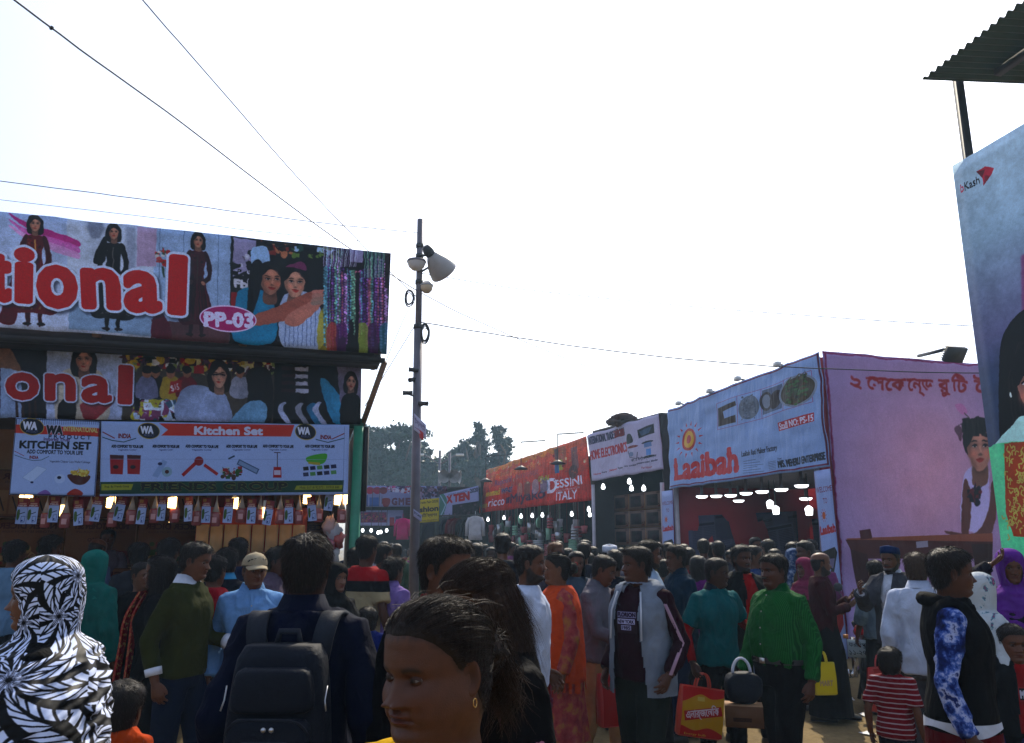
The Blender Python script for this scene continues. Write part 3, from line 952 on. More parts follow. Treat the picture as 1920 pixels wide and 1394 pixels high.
  for z in np.linspace(1.02, .06, 22):
   k_ = 1.02 - z
   w_ = .165 + .06 * min(k_ * 3, 1) + .09 * k_ * fl + .03 * fat; d_ = .12 + .05 * min(k_ * 3, 1) + .10 * k_ * fl + .03 * fat
   fo = 1 + .12 * k_ * vnoise(np.stack([np.cos(t) * 3.6, np.sin(t) * 3.6, np.full(n, z * .8)], -1), seed + 1)
   rows.append(np.stack([w_ * np.cos(t) * fo, .005 + d_ * np.sin(t) * fo, np.full(n, z)], -1))
  v, f = loft(rows, False)
  obj("skirt", mesh_data("skirt", v, np.array(f), bm, True), root)
 # shoes
 sm_ = mat("shoe_%d" % int(shoes[0] * 999), shoes, .45, var=.1)
 for k, sd_ in (('l', 1), ('r', -1)):
  if lod >= 3: break
  an = legs[k][2]; rows = []
  n = 14; t = np.linspace(0, 2 * np.pi, n, endpoint=False)
  for y, w_, h_ in ((.075, .028, .05), (.06, .036, .085), (.02, .040, .098), (-.03, .042, .085), (-.09, .048, .062), (-.15, .046, .05), (-.185, .030, .036), (-.195, .012, .022)):
   rows.append(np.stack([an[0] + w_ * np.cos(t), np.full(n, an[1] + y), np.clip(h_ / 2 * (1 + np.sin(t) * 1.15), 0.004, None)], -1))
  obj("shoe", mesh_data("shoe", *[q if i == 0 else q for i, q in enumerate(loft(rows))], sm_, True), root)
 if outer:     # open jacket or vest worn over the top
  oc = outer[1]; om = oc if isinstance(oc, bpy.types.Material) else fabric(oc)
  oo = outer[2] if len(outer) > 2 else {}
  gap0, gap1 = oo.get('gap', (.03, .06))

  def cut(c_):
   hw = gap0 + (gap1 - gap0) * np.clip((1.45 - c_[:, 2]) / .6, 0, 1)
   return (np.abs(c_[:, 0]) < hw) & (c_[:, 1] < -.02) & (c_[:, 2] < 1.47) | (c_[:, 2] < oo.get('hem', .80) + .012) | ((c_[:, 2] > 1.462) & (np.hypot(c_[:, 0], c_[:, 1] - .01) < .085))
  cloth(outer[0], top_mb('x', oo.get('infl', .032), oo.get('hem', .80), oo.get('sleeve', 'none'), 1.475, oo.get('flare', 0), 1.12), om, .006, cut=cut)
 pts = dict(J=J, root=root, hx=head_xf, lean=lean_fix, legs=legs, seed=seed, S=S, chin=chin, hs=hs)
 return root, pts


def wear(pts, name, v, f, material, **kw):
 """add a part in head space (chin at 0)"""
 return obj(name, mesh_data(name, pts['hx'](np.asarray(v)), f, material, True, **kw), pts['root'])


def hijab(pts, material, bottom=-32, hem=None, fold=1.0, lod=1, name="headscarf", band=15.4, loose=0.0):
 nr, nc = {0: (150, 200), 1: (72, 96), 2: (44, 56)}[lod]
 v, f, uv = hijab_shell(nr, nc, bottom, pts['seed'], hem, fold, band, loose)
 return wear(pts, name, v, f, material, uv=uv)


def kufi(pts, material, h=.055):
 n = 30; t = np.linspace(0, 2 * np.pi, n, endpoint=False); rows = []
 for z, k in ((.165, 1.0), (.19, 1.01), (.165 + h, .98), (.175 + h, .93), (.182 + h, .6), (.185 + h, .05)):
  rows.append(np.stack([.086 * k * np.sin(t), .002 - .105 * k * np.cos(t), np.full(n, z) + .012 * np.cos(t)], -1))
 v, f = loft(rows, True)
 wear(pts, "cap", v, f, material)


def ball_cap(pts, material):
 n = 36; t = np.linspace(0, 2 * np.pi, n, endpoint=False); rows = []
 for z in np.linspace(0, 1, 10):
  k = math.sqrt(max(0, 1 - z ** 2.4)); rows.append(np.stack([.088 * k * np.sin(t), .004 - .106 * k * np.cos(t), np.full(n, .148 + .092 * z) + .006 * np.cos(t)], -1))
 v, f = loft(rows, False)
 mb = MB(); mb.add(v, f)
 m, q = 16, 6
 a = np.linspace(R(-62), R(62), m); vv = []
 for k in range(q):
  e = k / (q - 1)
  vv.append(np.stack([(.088 + .0 * e) * np.sin(a) * (1 - .12 * e), .004 - .103 * np.cos(a) - .072 * e * np.cos(a) ** .5, .156 - .02 * e - .018 * (np.sin(a) ** 2)], -1))
 V = np.concatenate(vv); V = np.concatenate([V, V - [0, 0, .005]])
 fs = []
 for k in range(q - 1):
  for j in range(m - 1):
   fs += [(k * m + j, k * m + j + 1, (k + 1) * m + j + 1, (k + 1) * m + j), (q * m + k * m + j, q * m + (k + 1) * m + j, q * m + (k + 1) * m + j + 1, q * m + k * m + j + 1)]
 for j in range(m - 1):
  k = (q - 1) * m; fs.append((k + j, k + j + 1, q * m + k + j + 1, q * m + k + j))
 mb.add(V, fs)
 wear(pts, "cap", np.concatenate(mb.v), mb.f, material)
# ------------------------------------------------------------------ printed signs: a small painter for flat print
TXT = {}


def text_tris(s):
 if s in TXT: return TXT[s]
 c = bpy.data.curves.new("t", 'FONT'); c.body = s; c.resolution_u = 3
 o = bpy.data.objects.new("t", c); WORK.collection.objects.link(o)
 WORK.view_layers[0].update(); dg = WORK.view_layers[0].depsgraph
 ev = o.evaluated_get(dg); me = ev.to_mesh()
 v = np.zeros(len(me.vertices) * 3); me.vertices.foreach_get("co", v); v = v.reshape(-1, 3)[:, :2]
 me.calc_loop_triangles()
 t = np.zeros(len(me.loop_triangles) * 3, dtype=np.int32); me.loop_triangles.foreach_get("vertices", t)
 ev.to_mesh_clear(); bpy.data.objects.remove(o); bpy.data.curves.remove(c)
 TXT[s] = (v, t.reshape(-1, 3))
 return TXT[s]


def box_blur(a, r):
 if r < 1: return a
 for ax in (0, 1):
  p = np.pad(a, [(r + 1, r) if k == ax else (0, 0) for k in range(a.ndim)], mode='edge')
  c = np.cumsum(p, axis=ax)
  n = 2 * r + 1
  a = (np.take(c, np.arange(n, c.shape[ax]), ax) - np.take(c, np.arange(0, c.shape[ax] - n), ax)) / n
 return a


def dilate(m, r):
 out = m.copy()
 h, w = m.shape
 R_ = int(math.ceil(r))
 for dy in range(-R_, R_ + 1):
  k = int(math.sqrt(max(r * r - dy * dy, 0)) + .3)
  for dx in {-k, k, 0, k // 2, -(k // 2)}:
   s = m[max(0, -dy):h - max(0, dy), max(0, -dx):w - max(0, dx)]
   t = out[max(0, dy):h - max(0, -dy), max(0, dx):w - max(0, -dx)]
   np.maximum(t, s[:t.shape[0], :t.shape[1]], out=t)
 return out


class Canvas:
 """x right, y down, in pixels of the print; colours are display values 0..1"""
 def __init__(self, w, h, bg=(1, 1, 1)):
  self.w, self.h = w, h
  self.a = np.ones((h, w, 3), dtype=np.float32) * np.asarray(bg, dtype=np.float32)

 def mask(self, m, x0, y0, c, al=1.0):
  h, w = m.shape
  xa, ya, xb, yb = max(0, x0), max(0, y0), min(self.w, x0 + w), min(self.h, y0 + h)
  if xa >= xb or ya >= yb: return self
  k = (m[ya - y0:yb - y0, xa - x0:xb - x0] * al)[..., None]
  if callable(c):
   Y, X = np.mgrid[ya:yb, xa:xb]; c = c(X, Y)
  self.a[ya:yb, xa:xb] = self.a[ya:yb, xa:xb] * (1 - k) + np.asarray(c, dtype=np.float32) * k
  return self

 def poly(self, pts, c, al=1.0, blur=0):
  p = np.asarray(pts, float); b = 2 + blur * 2
  x0, y0 = int(math.floor(p[:, 0].min())) - b, int(math.floor(p[:, 1].min())) - b
  w, h = int(p[:, 0].max()) - x0 + 2 * b, int(p[:, 1].max()) - y0 + 2 * b
  if w * h > 4e6 or w <= 0 or h <= 0: return self
  X = (np.arange(w * 2) + .5) / 2 + x0; Y = (np.arange(h * 2) + .5) / 2 + y0
  ins = np.zeros((h * 2, w * 2), dtype=bool)
  q = np.roll(p, -1, 0)
  for (ax, ay), (bx, by) in zip(p, q):
   if ay == by: continue
   r = (ay > Y) != (by > Y)
   if not r.any(): continue
   xi = (bx - ax) * (Y[r] - ay) / (by - ay) + ax
   ins[r] ^= X[None, :] < xi[:, None]
  m = ins.reshape(h, 2, w, 2).mean((1, 3)).astype(np.float32)
  if blur: m = box_blur(box_blur(m, blur), blur)
  return self.mask(m, x0, y0, c, al)

 def curve(self, pts, c, al=1.0, blur=0, k=6):
  """closed smooth outline through the points"""
  P = np.asarray(pts, float); n = len(P); out = []
  for i in range(n):
   a, b, c_, d = P[i - 1], P[i], P[(i + 1) % n], P[(i + 2) % n]
   for t in np.arange(k) / k:
    out.append(.5 * ((2 * b) + (-a + c_) * t + (2 * a - 5 * b + 4 * c_ - d) * t * t + (-a + 3 * b - 3 * c_ + d) * t ** 3))
  return self.poly(out, c, al, blur)

 def rect(self, x0, y0, x1, y1, c, al=1.0, blur=0):
  return self.poly([(x0, y0), (x1, y0), (x1, y1), (x0, y1)], c, al, blur)

 def ell(self, cx, cy, rx, ry, c, al=1.0, blur=0, rot=0.0):
  t = np.linspace(0, 2 * np.pi, 48, endpoint=False)
  x, y = rx * np.cos(t), ry * np.sin(t); q = math.radians(rot)
  return self.poly(np.stack([cx + x * math.cos(q) - y * math.sin(q), cy + x * math.sin(q) + y * math.cos(q)], -1), c, al, blur)

 def line(self, pts, w, c, al=1.0):
  P = np.asarray(pts, float)
  for a, b in zip(P[:-1], P[1:]):
   d = b - a; L = np.linalg.norm(d)
   if L < 1e-6: continue
   n = np.array([-d[1], d[0]]) / L * w / 2
   self.poly([a + n, b + n, b - n, a - n], c, al)
  return self

 def grad(self, x0, y0, x1, y1, c0, c1, vert=True):
  k = np.linspace(0, 1, (y1 - y0) if vert else (x1 - x0), dtype=np.float32)
  k = k[:, None, None] if vert else k[None, :, None]
  self.a[y0:y1, x0:x1] = np.asarray(c0, dtype=np.float32) * (1 - k) + np.asarray(c1, dtype=np.float32) * k
  return self

 def text(self, s, x, y, h, c, bold=0.0, wide=1.0, width=None, outline=None, slab=0.0, anchor='l', skew=0.0, rot=0.0, track=1.0, al=1.0, shadow=None):
  """baseline at y, cap height h; width squeezes the line to fit"""
  v, t = text_tris(s)
  if not len(t): return self
  k = h / 0.70
  mn, mx = v[:, 0].min(), v[:, 0].max()
  sx = k * wide if width is None else width / (mx - mn)
  X = (v[:, 0] - mn) * sx; Y = -v[:, 1] * k
  tw = X.max()
  X = X - Y * skew
  if anchor == 'c': X = X - tw / 2
  elif anchor == 'r': X = X - tw
  if rot:
   q = math.radians(rot); X, Y = X * math.cos(q) - Y * math.sin(q), X * math.sin(q) + Y * math.cos(q)
  X, Y = X + x, Y + y
  b = int(bold * h + (outline[1] * h if outline else 0)) + 4
  x0, y0 = int(X.min()) - b, int(Y.min()) - b
  w, hh = int(X.max()) - x0 + 2 * b, int(Y.max()) - y0 + 2 * b
  m = np.zeros((hh * 2, w * 2), dtype=bool)
  px, py = (X - x0) * 2, (Y - y0) * 2
  for i, j, l in t:
   ax, ay, bx, by, cx, cy = px[i], py[i], px[j], py[j], px[l], py[l]
   xa, xb = int(min(ax, bx, cx)), int(max(ax, bx, cx)) + 2; ya, yb = int(min(ay, by, cy)), int(max(ay, by, cy)) + 2
   gx = np.arange(xa, xb) + .5; gy = (np.arange(ya, yb) + .5)[:, None]
   e0 = (bx - ax) * (gy - ay) - (by - ay) * (gx - ax)
   e1 = (cx - bx) * (gy - by) - (cy - by) * (gx - bx)
   e2 = (ax - cx) * (gy - cy) - (ay - cy) * (gx - cx)
   ins = ((e0 >= -.01) & (e1 >= -.01) & (e2 >= -.01)) | ((e0 <= .01) & (e1 <= .01) & (e2 <= .01))
   q = m[ya:yb, xa:xb]; q |= ins[:q.shape[0], :q.shape[1]]
  if slab:
   r = max(1, int(slab * h * 2)); th = max(2, int(.13 * h * 2))
   for line_ in (y, y - h * 1.0 + .13 * h, y - h * .73 + .13 * h):
    r0 = int((line_ - y0) * 2) - th; band = m[max(0, r0):r0 + th].copy()
    if band.size == 0: continue
    core = band.all(0) if band.shape[0] < 4 else band[1:-1].all(0)
    e = core.copy()
    for dx in range(1, r + 1):
     e[dx:] |= core[:-dx]; e[:-dx] |= core[dx:]
    m[max(0, r0):r0 + th] |= e[None, :]
  m = m.reshape(hh, 2, w, 2).mean((1, 3)).astype(np.float32)
  if bold: m = dilate(m, bold * h)
  if shadow: self.mask(box_blur(dilate(m, (outline[1] if outline else 0) * h), max(1, int(.03 * h))), x0 + int(.04 * h), y0 + int(.05 * h), shadow, .6)
  if outline: self.mask(dilate(m, outline[1] * h), x0, y0, outline[0], al)
  self.mask(m, x0, y0, c, al)
  return self

 def speckle(self, x0, y0, x1, y1, n, cols, smin, smax, seed=0):
  g = np.random.default_rng(seed)
  for _ in range(n):
   x, y = g.uniform(x0, x1), g.uniform(y0, y1); s = g.uniform(smin, smax); c = cols[g.integers(len(cols))]
   k = g.integers(3)
   if k == 0: self.ell(x, y, s, s * g.uniform(.5, 1.3), c)
   elif k == 1: self.rect(x - s, y - s * .7, x + s, y + s * .7, c)
   else: self.poly([(x + g.normal(0, s), y + g.normal(0, s)) for _ in range(4)], c)
  return self

 def grain(self, amt, seed=0, r=1):
  g = np.random.default_rng(seed)
  n = box_blur(g.normal(0, 1, (self.h, self.w)).astype(np.float32), r)[..., None]
  self.a = np.clip(self.a * (1 + amt * n), 0, 1)
  return self

 def photo(self, amp=3.0, tone=.16, soft=1, seed=0):
  """make drawn shapes read as printed photographs: uneven outlines, tone and softness"""
  Y, X = np.mgrid[0:self.h, 0:self.w]
  Yh, Xh = np.mgrid[0:self.h:3, 0:self.w:3]; P = np.stack([Xh / 14., Yh / 14., Xh * 0.], -1).reshape(-1, 3)

  def big(n): return np.repeat(np.repeat(n.reshape(Xh.shape), 3, 0), 3, 1)[:self.h, :self.w]
  dx = box_blur(big(vnoise(P, seed) * amp), 2); dy = box_blur(big(vnoise(P, seed + 3) * amp), 2)
  a = self.a[np.clip(Y + dy, 0, self.h - 1).astype(int), np.clip(X + dx, 0, self.w - 1).astype(int)]
  t = 1 + tone * box_blur(big(vnoise(P * .35, seed + 5) + .8 * vnoise(P * 1.3, seed + 6) + .6 * vnoise(P * 3.1, seed + 7)), 1)
  self.a = np.clip(box_blur(a, soft) * t[..., None], 0, 1).astype(np.float32)
  return self

 def image(self, name):
  im = bpy.data.images.new(name, self.w, self.h)
  p = np.ones((self.h, self.w, 4), dtype=np.float32)
  p[..., :3] = np.clip(self.a[::-1], 0, 1)
  im.pixels.foreach_set(p.ravel())
  im.update(); im.pack()
  return im


def print_mat(name, img, gain=1.0, rough=0.45, fold=(0.25, 2.5, (1, 1, .35)), thru=0.0, sat=1.0):
 """printed vinyl: the print, soft creases, a little light through the sheet"""
 m, nt, b = new_mat(name); N, L = nt.nodes, nt.links
 t = N.new("ShaderNodeTexImage"); t.image = img; t.extension = 'EXTEND'
 s = N.new("ShaderNodeVectorMath"); s.operation = 'MULTIPLY'; s.inputs[1].default_value = (gain * 1.06, gain * 1.14, gain * 1.32)  # bluish cast of open shade multiplied into every print colour
 gm = N.new("ShaderNodeGamma"); gm.inputs[1].default_value = 1.35          # contrast curve put into the print colours
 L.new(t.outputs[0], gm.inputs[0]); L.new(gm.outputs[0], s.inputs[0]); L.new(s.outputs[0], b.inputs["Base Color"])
 b.inputs["Roughness"].default_value = rough
 b.inputs["Specular IOR Level"].default_value = 0.15
 tc = N.new("ShaderNodeTexCoord"); mp = N.new("ShaderNodeMapping"); mp.inputs["Scale"].default_value = fold[2]
 mp.inputs["Rotation"].default_value = (0, .15, 0)
 L.new(tc.outputs["Object"], mp.inputs[0])
 n1 = N.new("ShaderNodeTexNoise"); n1.inputs["Scale"].default_value = fold[1]; n1.inputs["Detail"].default_value = 3; n1.inputs["Distortion"].default_value = .8
 L.new(mp.outputs[0], n1.inputs["Vector"])
 bp = N.new("ShaderNodeBump"); bp.inputs["Strength"].default_value = fold[0]; bp.inputs["Distance"].default_value = 0.15
 L.new(n1.outputs[0], bp.inputs["Height"]); L.new(bp.outputs[0], b.inputs["Normal"])
 if thru:
  tr = N.new("ShaderNodeBsdfTranslucent"); L.new(s.outputs[0], tr.inputs[0]); L.new(bp.outputs[0], tr.inputs[1])
  mx = N.new("ShaderNodeMixShader"); mx.inputs[0].default_value = thru
  L.new(b.outputs[0], mx.inputs[1]); L.new(tr.outputs[0], mx.inputs[2]); L.new(mx.outputs[0], N["Material Output"].inputs[0])
 MATS[name] = m
 return m


def sheet(name, corners, material, parent=None, nu=40, nv=16, sag=0.0, ripple=0.01, thick=0.006, seed=0, edge=0.0, rscale=(6, 2), place=None):
 """hanging sheet between four corners (top left, top right, bottom right, bottom left) with real ripples"""
 A, B, C, D = [np.asarray(q, float) for q in corners]
 u, v = np.meshgrid(np.linspace(0, 1, nu), np.linspace(0, 1, nv), indexing='ij')
 U, V = u[..., None], v[..., None]
 P = (A * (1 - U) + B * U) * (1 - V) + (D * (1 - U) + C * U) * V
 if place is not None: P = np.array([[place(u[i, j], v[i, j]) for j in range(nv)] for i in range(nu)])
 n = np.cross(B - A, D - A); n /= np.linalg.norm(n)
 if n[1] > 0 and abs(n[1]) > .3: n = -n
 q = np.stack([u * rscale[0], v * rscale[1], u * 0 + seed], -1).reshape(-1, 3)
 r = (vnoise(q, seed) + .5 * vnoise(q * 2.3, seed + 1)).reshape(u.shape)
 P = P + n * (ripple * r)[..., None]
 e = vnoise(np.stack([u * 9, u * 0, v * 0], -1).reshape(-1, 3), seed + 7).reshape(u.shape)
 P[..., 2] -= edge * np.abs(e) * (1 - v) + sag * 4 * u * (1 - u) * (1 - v)
 P[..., 2] += edge * np.abs(e) * v * .6
 front = P.reshape(-1, 3); back = front - n * thick
 i, j = np.meshgrid(np.arange(nu - 1), np.arange(nv - 1), indexing='ij')
 F = np.stack([i * nv + j, i * nv + j + 1, (i + 1) * nv + j + 1, (i + 1) * nv + j], -1).reshape(-1, 4)
 k = nu * nv
 Fb = (F + k)[:, ::-1]
 rim = []
 loop = [i_ * nv for i_ in range(nu)] + [(nu - 1) * nv + j_ for j_ in range(1, nv)] + [i_ * nv + nv - 1 for i_ in range(nu - 2, -1, -1)] + [j_ for j_ in range(nv - 2, 0, -1)]
 for a, b in zip(loop, loop[1:] + loop[:1]): rim.append((a, b, b + k, a + k))
 uv = np.stack([u, 1 - v], -1).reshape(-1, 2); uv = np.concatenate([uv, uv])
 return obj(name, mesh_data(name, np.concatenate([front, back]), np.concatenate([F, Fb, np.array(rim)]), material, True, uv=uv), parent)


# -- little figures for the printed pictures
def fig_face(c, x, y, r, skin, hair, turn=0.0, longhair=True, detail=1):
 """printed portrait with modelled tones: hair, face, features; r = half the face height"""
 sk, hr = np.asarray(skin, float), np.asarray(hair, float); b = max(1, int(r * .09)); g = np.random.default_rng(int(x) % 97); t = turn * r

 def P(*q): return [(x + u * r, y + v * r) for u, v in q]
 if longhair:
  c.curve(P((-1.05, -.2), (-.5, -1.25), (.4, -1.3), (1.05, -.2), (1.0, 1.2), (.5, 1.5), (-.5, 1.5), (-1.05, 1.1)), hr)
  for k in range(int(8 + r * .3)):
   u = g.uniform(-1, 1); c.line(P((u * .5, -1.15), (u * .95, -.3), (u * 1.0, .6), (u * .85 + g.normal(0, .1), 1.4)), max(1, r * .025), hr + g.uniform(.02, .13) * np.array([1, .8, .7]))
 else:
  c.ell(x, y - r * .35, r * .92, r * .95, hr)
 c.curve(P((-.3, .6), (.35, .6), (.42, 1.6), (-.4, 1.6)), sk * .72)
 c.curve(P((-.35, .8), (.38, .8), (.3, 1.15), (-.3, 1.1)), sk * .5, .6, b)
 c.curve(P((-.68, -.3), (-.4, -.9), (.4, -.9), (.68, -.3), (.6, .4), (.2, .98), (-.2, .98), (-.6, .4)), sk)
 c.curve(P((-.68, -.4), (-.45, -.6), (-.42, .3), (-.15, .95), (-.35, .85), (-.62, .4)), sk * .66, .75, b)
 c.curve(P((.45, -.5), (.68, -.3), (.6, .4), (.3, .9), (.42, .3)), sk * .8, .6, b)
 c.ell(x + t, y - r * .5, r * .3, r * .22, np.minimum(sk * 1.18, 1), .6, b)
 for s in (-1, 1):
  c.ell(x + t + s * r * .3, y - r * .1, r * .22, r * .15, sk * .68, .6, b); c.ell(x + t + s * r * .36, y + r * .28, r * .2, r * .17, np.minimum(sk * [1.15, .98, .95], 1), .6, b)
 c.line([(x + t + r * .02, y - r * .1), (x + t + r * .03, y + r * .25)], r * .1, np.minimum(sk * 1.15, 1), .6)
 c.curve(P((turn - .13, .34), (turn, .26), (turn + .14, .34), (turn, .38)), sk * .58, .8, 1)
 if detail:
  for s in (-1, 1):
   ex = x + t + s * r * .3
   c.ell(ex, y - r * .07, r * .14, r * .06, (.80, .76, .74)); c.ell(ex + r * .01, y - r * .075, r * .065, r * .066, (.08, .05, .04))
   c.line([(ex - r * .15, y - r * .07), (ex, y - r * .14), (ex + r * .15, y - r * .08)], max(1, r * .05), (.06, .04, .04))
   c.curve([(ex - s * r * .18, y - r * .24), (ex, y - r * .31), (ex + s * r * .2, y - r * .25), (ex, y - r * .25)], (.10, .06, .05))
  c.curve(P((turn - .25, .53), (turn - .06, .47), (turn + .06, .47), (turn + .25, .53), (turn, .56)), sk * [.78, .38, .38]); c.curve(P((turn - .22, .55), (turn, .55), (turn + .22, .55), (turn, .67)), sk * [.95, .5, .5])
 c.curve(P((-.72, 0), (-.75, -.7), (-.1, -1.15), (.65, -.8), (.72, -.1), (.45, -.62), (-.1, -.72)), hr)
 for k in range(int(4 + r * .12)):
  u = g.uniform(0, 1); c.line(P((-.1, -1.1 + u * .3), (.4 - u * .2, -.95 + u * .25), (.66, -.45 + u * .2)), max(1, r * .02), hr + g.uniform(.03, .14))


def fig_model(c, x, y0, y1, dress, trim, skin=(.75, .55, .45), hair=(.08, .05, .05), flare=1.0, tilt=0):
 """standing dress model from head top y0 to feet y1"""
 h = y1 - y0; r = h * .062; dr = np.asarray(dress, float); g = np.random.default_rng(int(x) % 89)
 for s in (-1, 1):
  c.curve([(x + s * h * .03, y0 + h * .8), (x + s * h * .065, y0 + h * .8), (x + s * h * .06, y1), (x + s * h * .035, y1)], dr * .7)
  c.ell(x + s * h * .055, y1, h * .035, h * .015, (.15, .05, .05))
 c.curve([(x - h * .07, y0 + h * .2), (x + h * .07, y0 + h * .2), (x + h * .06, y0 + h * .42), (x + h * .15 * flare, y0 + h * .86), (x, y0 + h * .9), (x - h * .15 * flare, y0 + h * .86), (x - h * .06, y0 + h * .42)], dr)
 for k in range(26):
  u = g.uniform(-1, 1); c.line([(x + u * h * .05, y0 + h * .42), (x + u * h * .09 * flare, y0 + h * .65), (x + u * h * .14 * flare, y0 + h * .86)], h * g.uniform(.004, .012), np.clip(dr * g.uniform(.4, 1.5) + g.uniform(0, .05), 0, 1), .7)
 c.speckle(x - h * .13 * flare, y0 + h * .80, x + h * .13 * flare, y0 + h * .87, 40, [trim, dr * .5, np.asarray(trim) * .7], h * .004, h * .010, 1)
 c.speckle(x - h * .05, y0 + h * .2, x + h * .05, y0 + h * .38, 16, [trim, dr * .6, dr * 1.4], h * .004, h * .009, 2)
 c.line([(x, y0 + h * .22), (x, y0 + h * .5)], h * .012, trim)
 for s in (-1, 1):
  c.curve([(x + s * h * .055, y0 + h * .19), (x + s * h * .1, y0 + h * .22), (x + s * h * .13, y0 + h * .42), (x + s * h * .06, y0 + h * .5), (x + s * h * .05, y0 + h * .47), (x + s * h * .09, y0 + h * .4)], dr * .75)
  c.ell(x + s * h * .055, y0 + h * .49, h * .018, h * .02, skin)
 c.ell(x - h * .04, y0 + h * .6, h * .03, h * .2, dr * .45, .6, 4)
 fig_face(c, x, y0 + r * 1.3, r, skin, hair)
# ------------------------------------------------------------------ ground
def ground_mat():
 m, nt, b = new_mat("dusty_ground"); N, L = nt.nodes, nt.links
 tc = N.new("ShaderNodeTexCoord")
 n1 = N.new("ShaderNodeTexNoise"); n1.inputs["Scale"].default_value = 0.9; n1.inputs["Detail"].default_value = 8; n1.inputs["Roughness"].default_value = .65
 n2 = N.new("ShaderNodeTexNoise"); n2.inputs["Scale"].default_value = 14; n2.inputs["Detail"].default_value = 8; n2.inputs["Roughness"].default_value = .75
 vo = N.new("ShaderNodeTexVoronoi"); vo.inputs["Scale"].default_value = 38
 for n in (n1, n2, vo): L.new(tc.outputs["Object"], n.inputs["Vector"])
 r1 = N.new("ShaderNodeValToRGB")
 r1.color_ramp.elements[0].color = (0.125, 0.085, 0.034, 1); r1.color_ramp.elements[0].position = .3
 r1.color_ramp.elements[1].color = (0.215, 0.150, 0.066, 1); r1.color_ramp.elements[1].position = .72
 L.new(n1.outputs[0], r1.inputs[0])
 r2 = N.new("ShaderNodeMapRange"); r2.inputs[1].default_value = .3; r2.inputs[2].default_value = .7; r2.inputs[3].default_value = .72; r2.inputs[4].default_value = 1.2
 L.new(n2.outputs[0], r2.inputs[0])
 mx = N.new("ShaderNodeVectorMath"); mx.operation = 'SCALE'
 L.new(r1.outputs[0], mx.inputs[0]); L.new(r2.outputs[0], mx.inputs[3]); L.new(mx.outputs[0], b.inputs["Base Color"])
 b.inputs["Roughness"].default_value = .95; b.inputs["Specular IOR Level"].default_value = .15
 ad = N.new("ShaderNodeMath"); ad.operation = 'MULTIPLY_ADD'; ad.inputs[1].default_value = -.25
 L.new(vo.outputs["Distance"], ad.inputs[0]); L.new(n2.outputs[0], ad.inputs[2])
 bp = N.new("ShaderNodeBump"); bp.inputs["Strength"].default_value = .5; bp.inputs["Distance"].default_value = .04
 L.new(ad.outputs[0], bp.inputs["Height"]); L.new(bp.outputs[0], b.inputs["Normal"])
 return m


gx = np.concatenate([np.linspace(-600, -20, 8), np.linspace(-12, 12, 50), np.linspace(20, 600, 8)])
gy = np.concatenate([np.linspace(-200, -10, 4), np.linspace(-4, 20, 50), np.linspace(30, 900, 8)])
GX, GY = np.meshgrid(gx, gy, indexing='ij')
near = np.exp(-((GX / 12) ** 2 + ((GY - 8) / 14) ** 2))
GZ = (vnoise(np.stack([GX * .8, GY * .8, GX * 0], -1).reshape(-1, 3), 3).reshape(GX.shape) * .012 - .006) * near
k_ = len(gy); i_, j_ = np.meshgrid(np.arange(len(gx) - 1), np.arange(k_ - 1), indexing='ij')
ground = obj("ground", mesh_data("ground", np.stack([GX, GY, GZ], -1).reshape(-1, 3),
             np.stack([i_ * k_ + j_, (i_ + 1) * k_ + j_, (i_ + 1) * k_ + j_ + 1, i_ * k_ + j_ + 1], -1).reshape(-1, 4), ground_mat(), True))
tag(ground, "dusty tan earth underfoot across the fairground", "ground", kind="structure")

# ------------------------------------------------------------------ shared materials
M_STEEL = mat("painted_steel_grey", (.11, .10, .12), .5, .2, var=.25, vscale=5, bump=.1)
M_DARK = mat("dark_steel", (.018, .018, .02), .6, var=.3)
M_GREEN = mat("green_paint", (.012, .16, .085), .45, var=.25, vscale=8)
M_GREEND = mat("dark_green_paint", (.008, .06, .035), .5, var=.25, vscale=8)
M_WOOD = mat("raw_timber", (.16, .09, .05), .8, var=.4, vscale=4, stretch=(1, 1, 8), bump=.3)
M_CARD = mat("brown_cardboard", (.26, .14, .065), .85, var=.15, vscale=5)
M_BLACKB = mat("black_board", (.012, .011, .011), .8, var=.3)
M_WHITE = mat("white_enamel", (.62, .62, .60), .4, var=.1)
M_WIRE = mat("black_cable", (.012, .012, .014), .6)
M_RED = mat("red_cloth_wall", (.28, .016, .028), .85, var=.15, vscale=2)
M_PAPERW = mat("white_card", (.6, .6, .62), .7, var=.05)
M_WARM = mat("warm_lamp_glow", (1, .8, .5), .4, emis=(1.0, .62, .22, 6.0))
M_COOL = mat("white_lamp_glow", (1, 1, 1), .4, emis=(.92, .96, 1.0, 3.5))
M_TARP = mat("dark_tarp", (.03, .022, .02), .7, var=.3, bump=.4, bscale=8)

# ------------------------------------------------------------------ signs drawn on quads of the photo
def homog(src, dst):
 A = []
 for (x, y), (u, v) in zip(src, dst):
  A.append([x, y, 1, 0, 0, 0, -u * x, -u * y, -u]); A.append([0, 0, 0, x, y, 1, -v * x, -v * y, -v])
 return np.linalg.svd(np.array(A, float))[2][-1].reshape(3, 3)


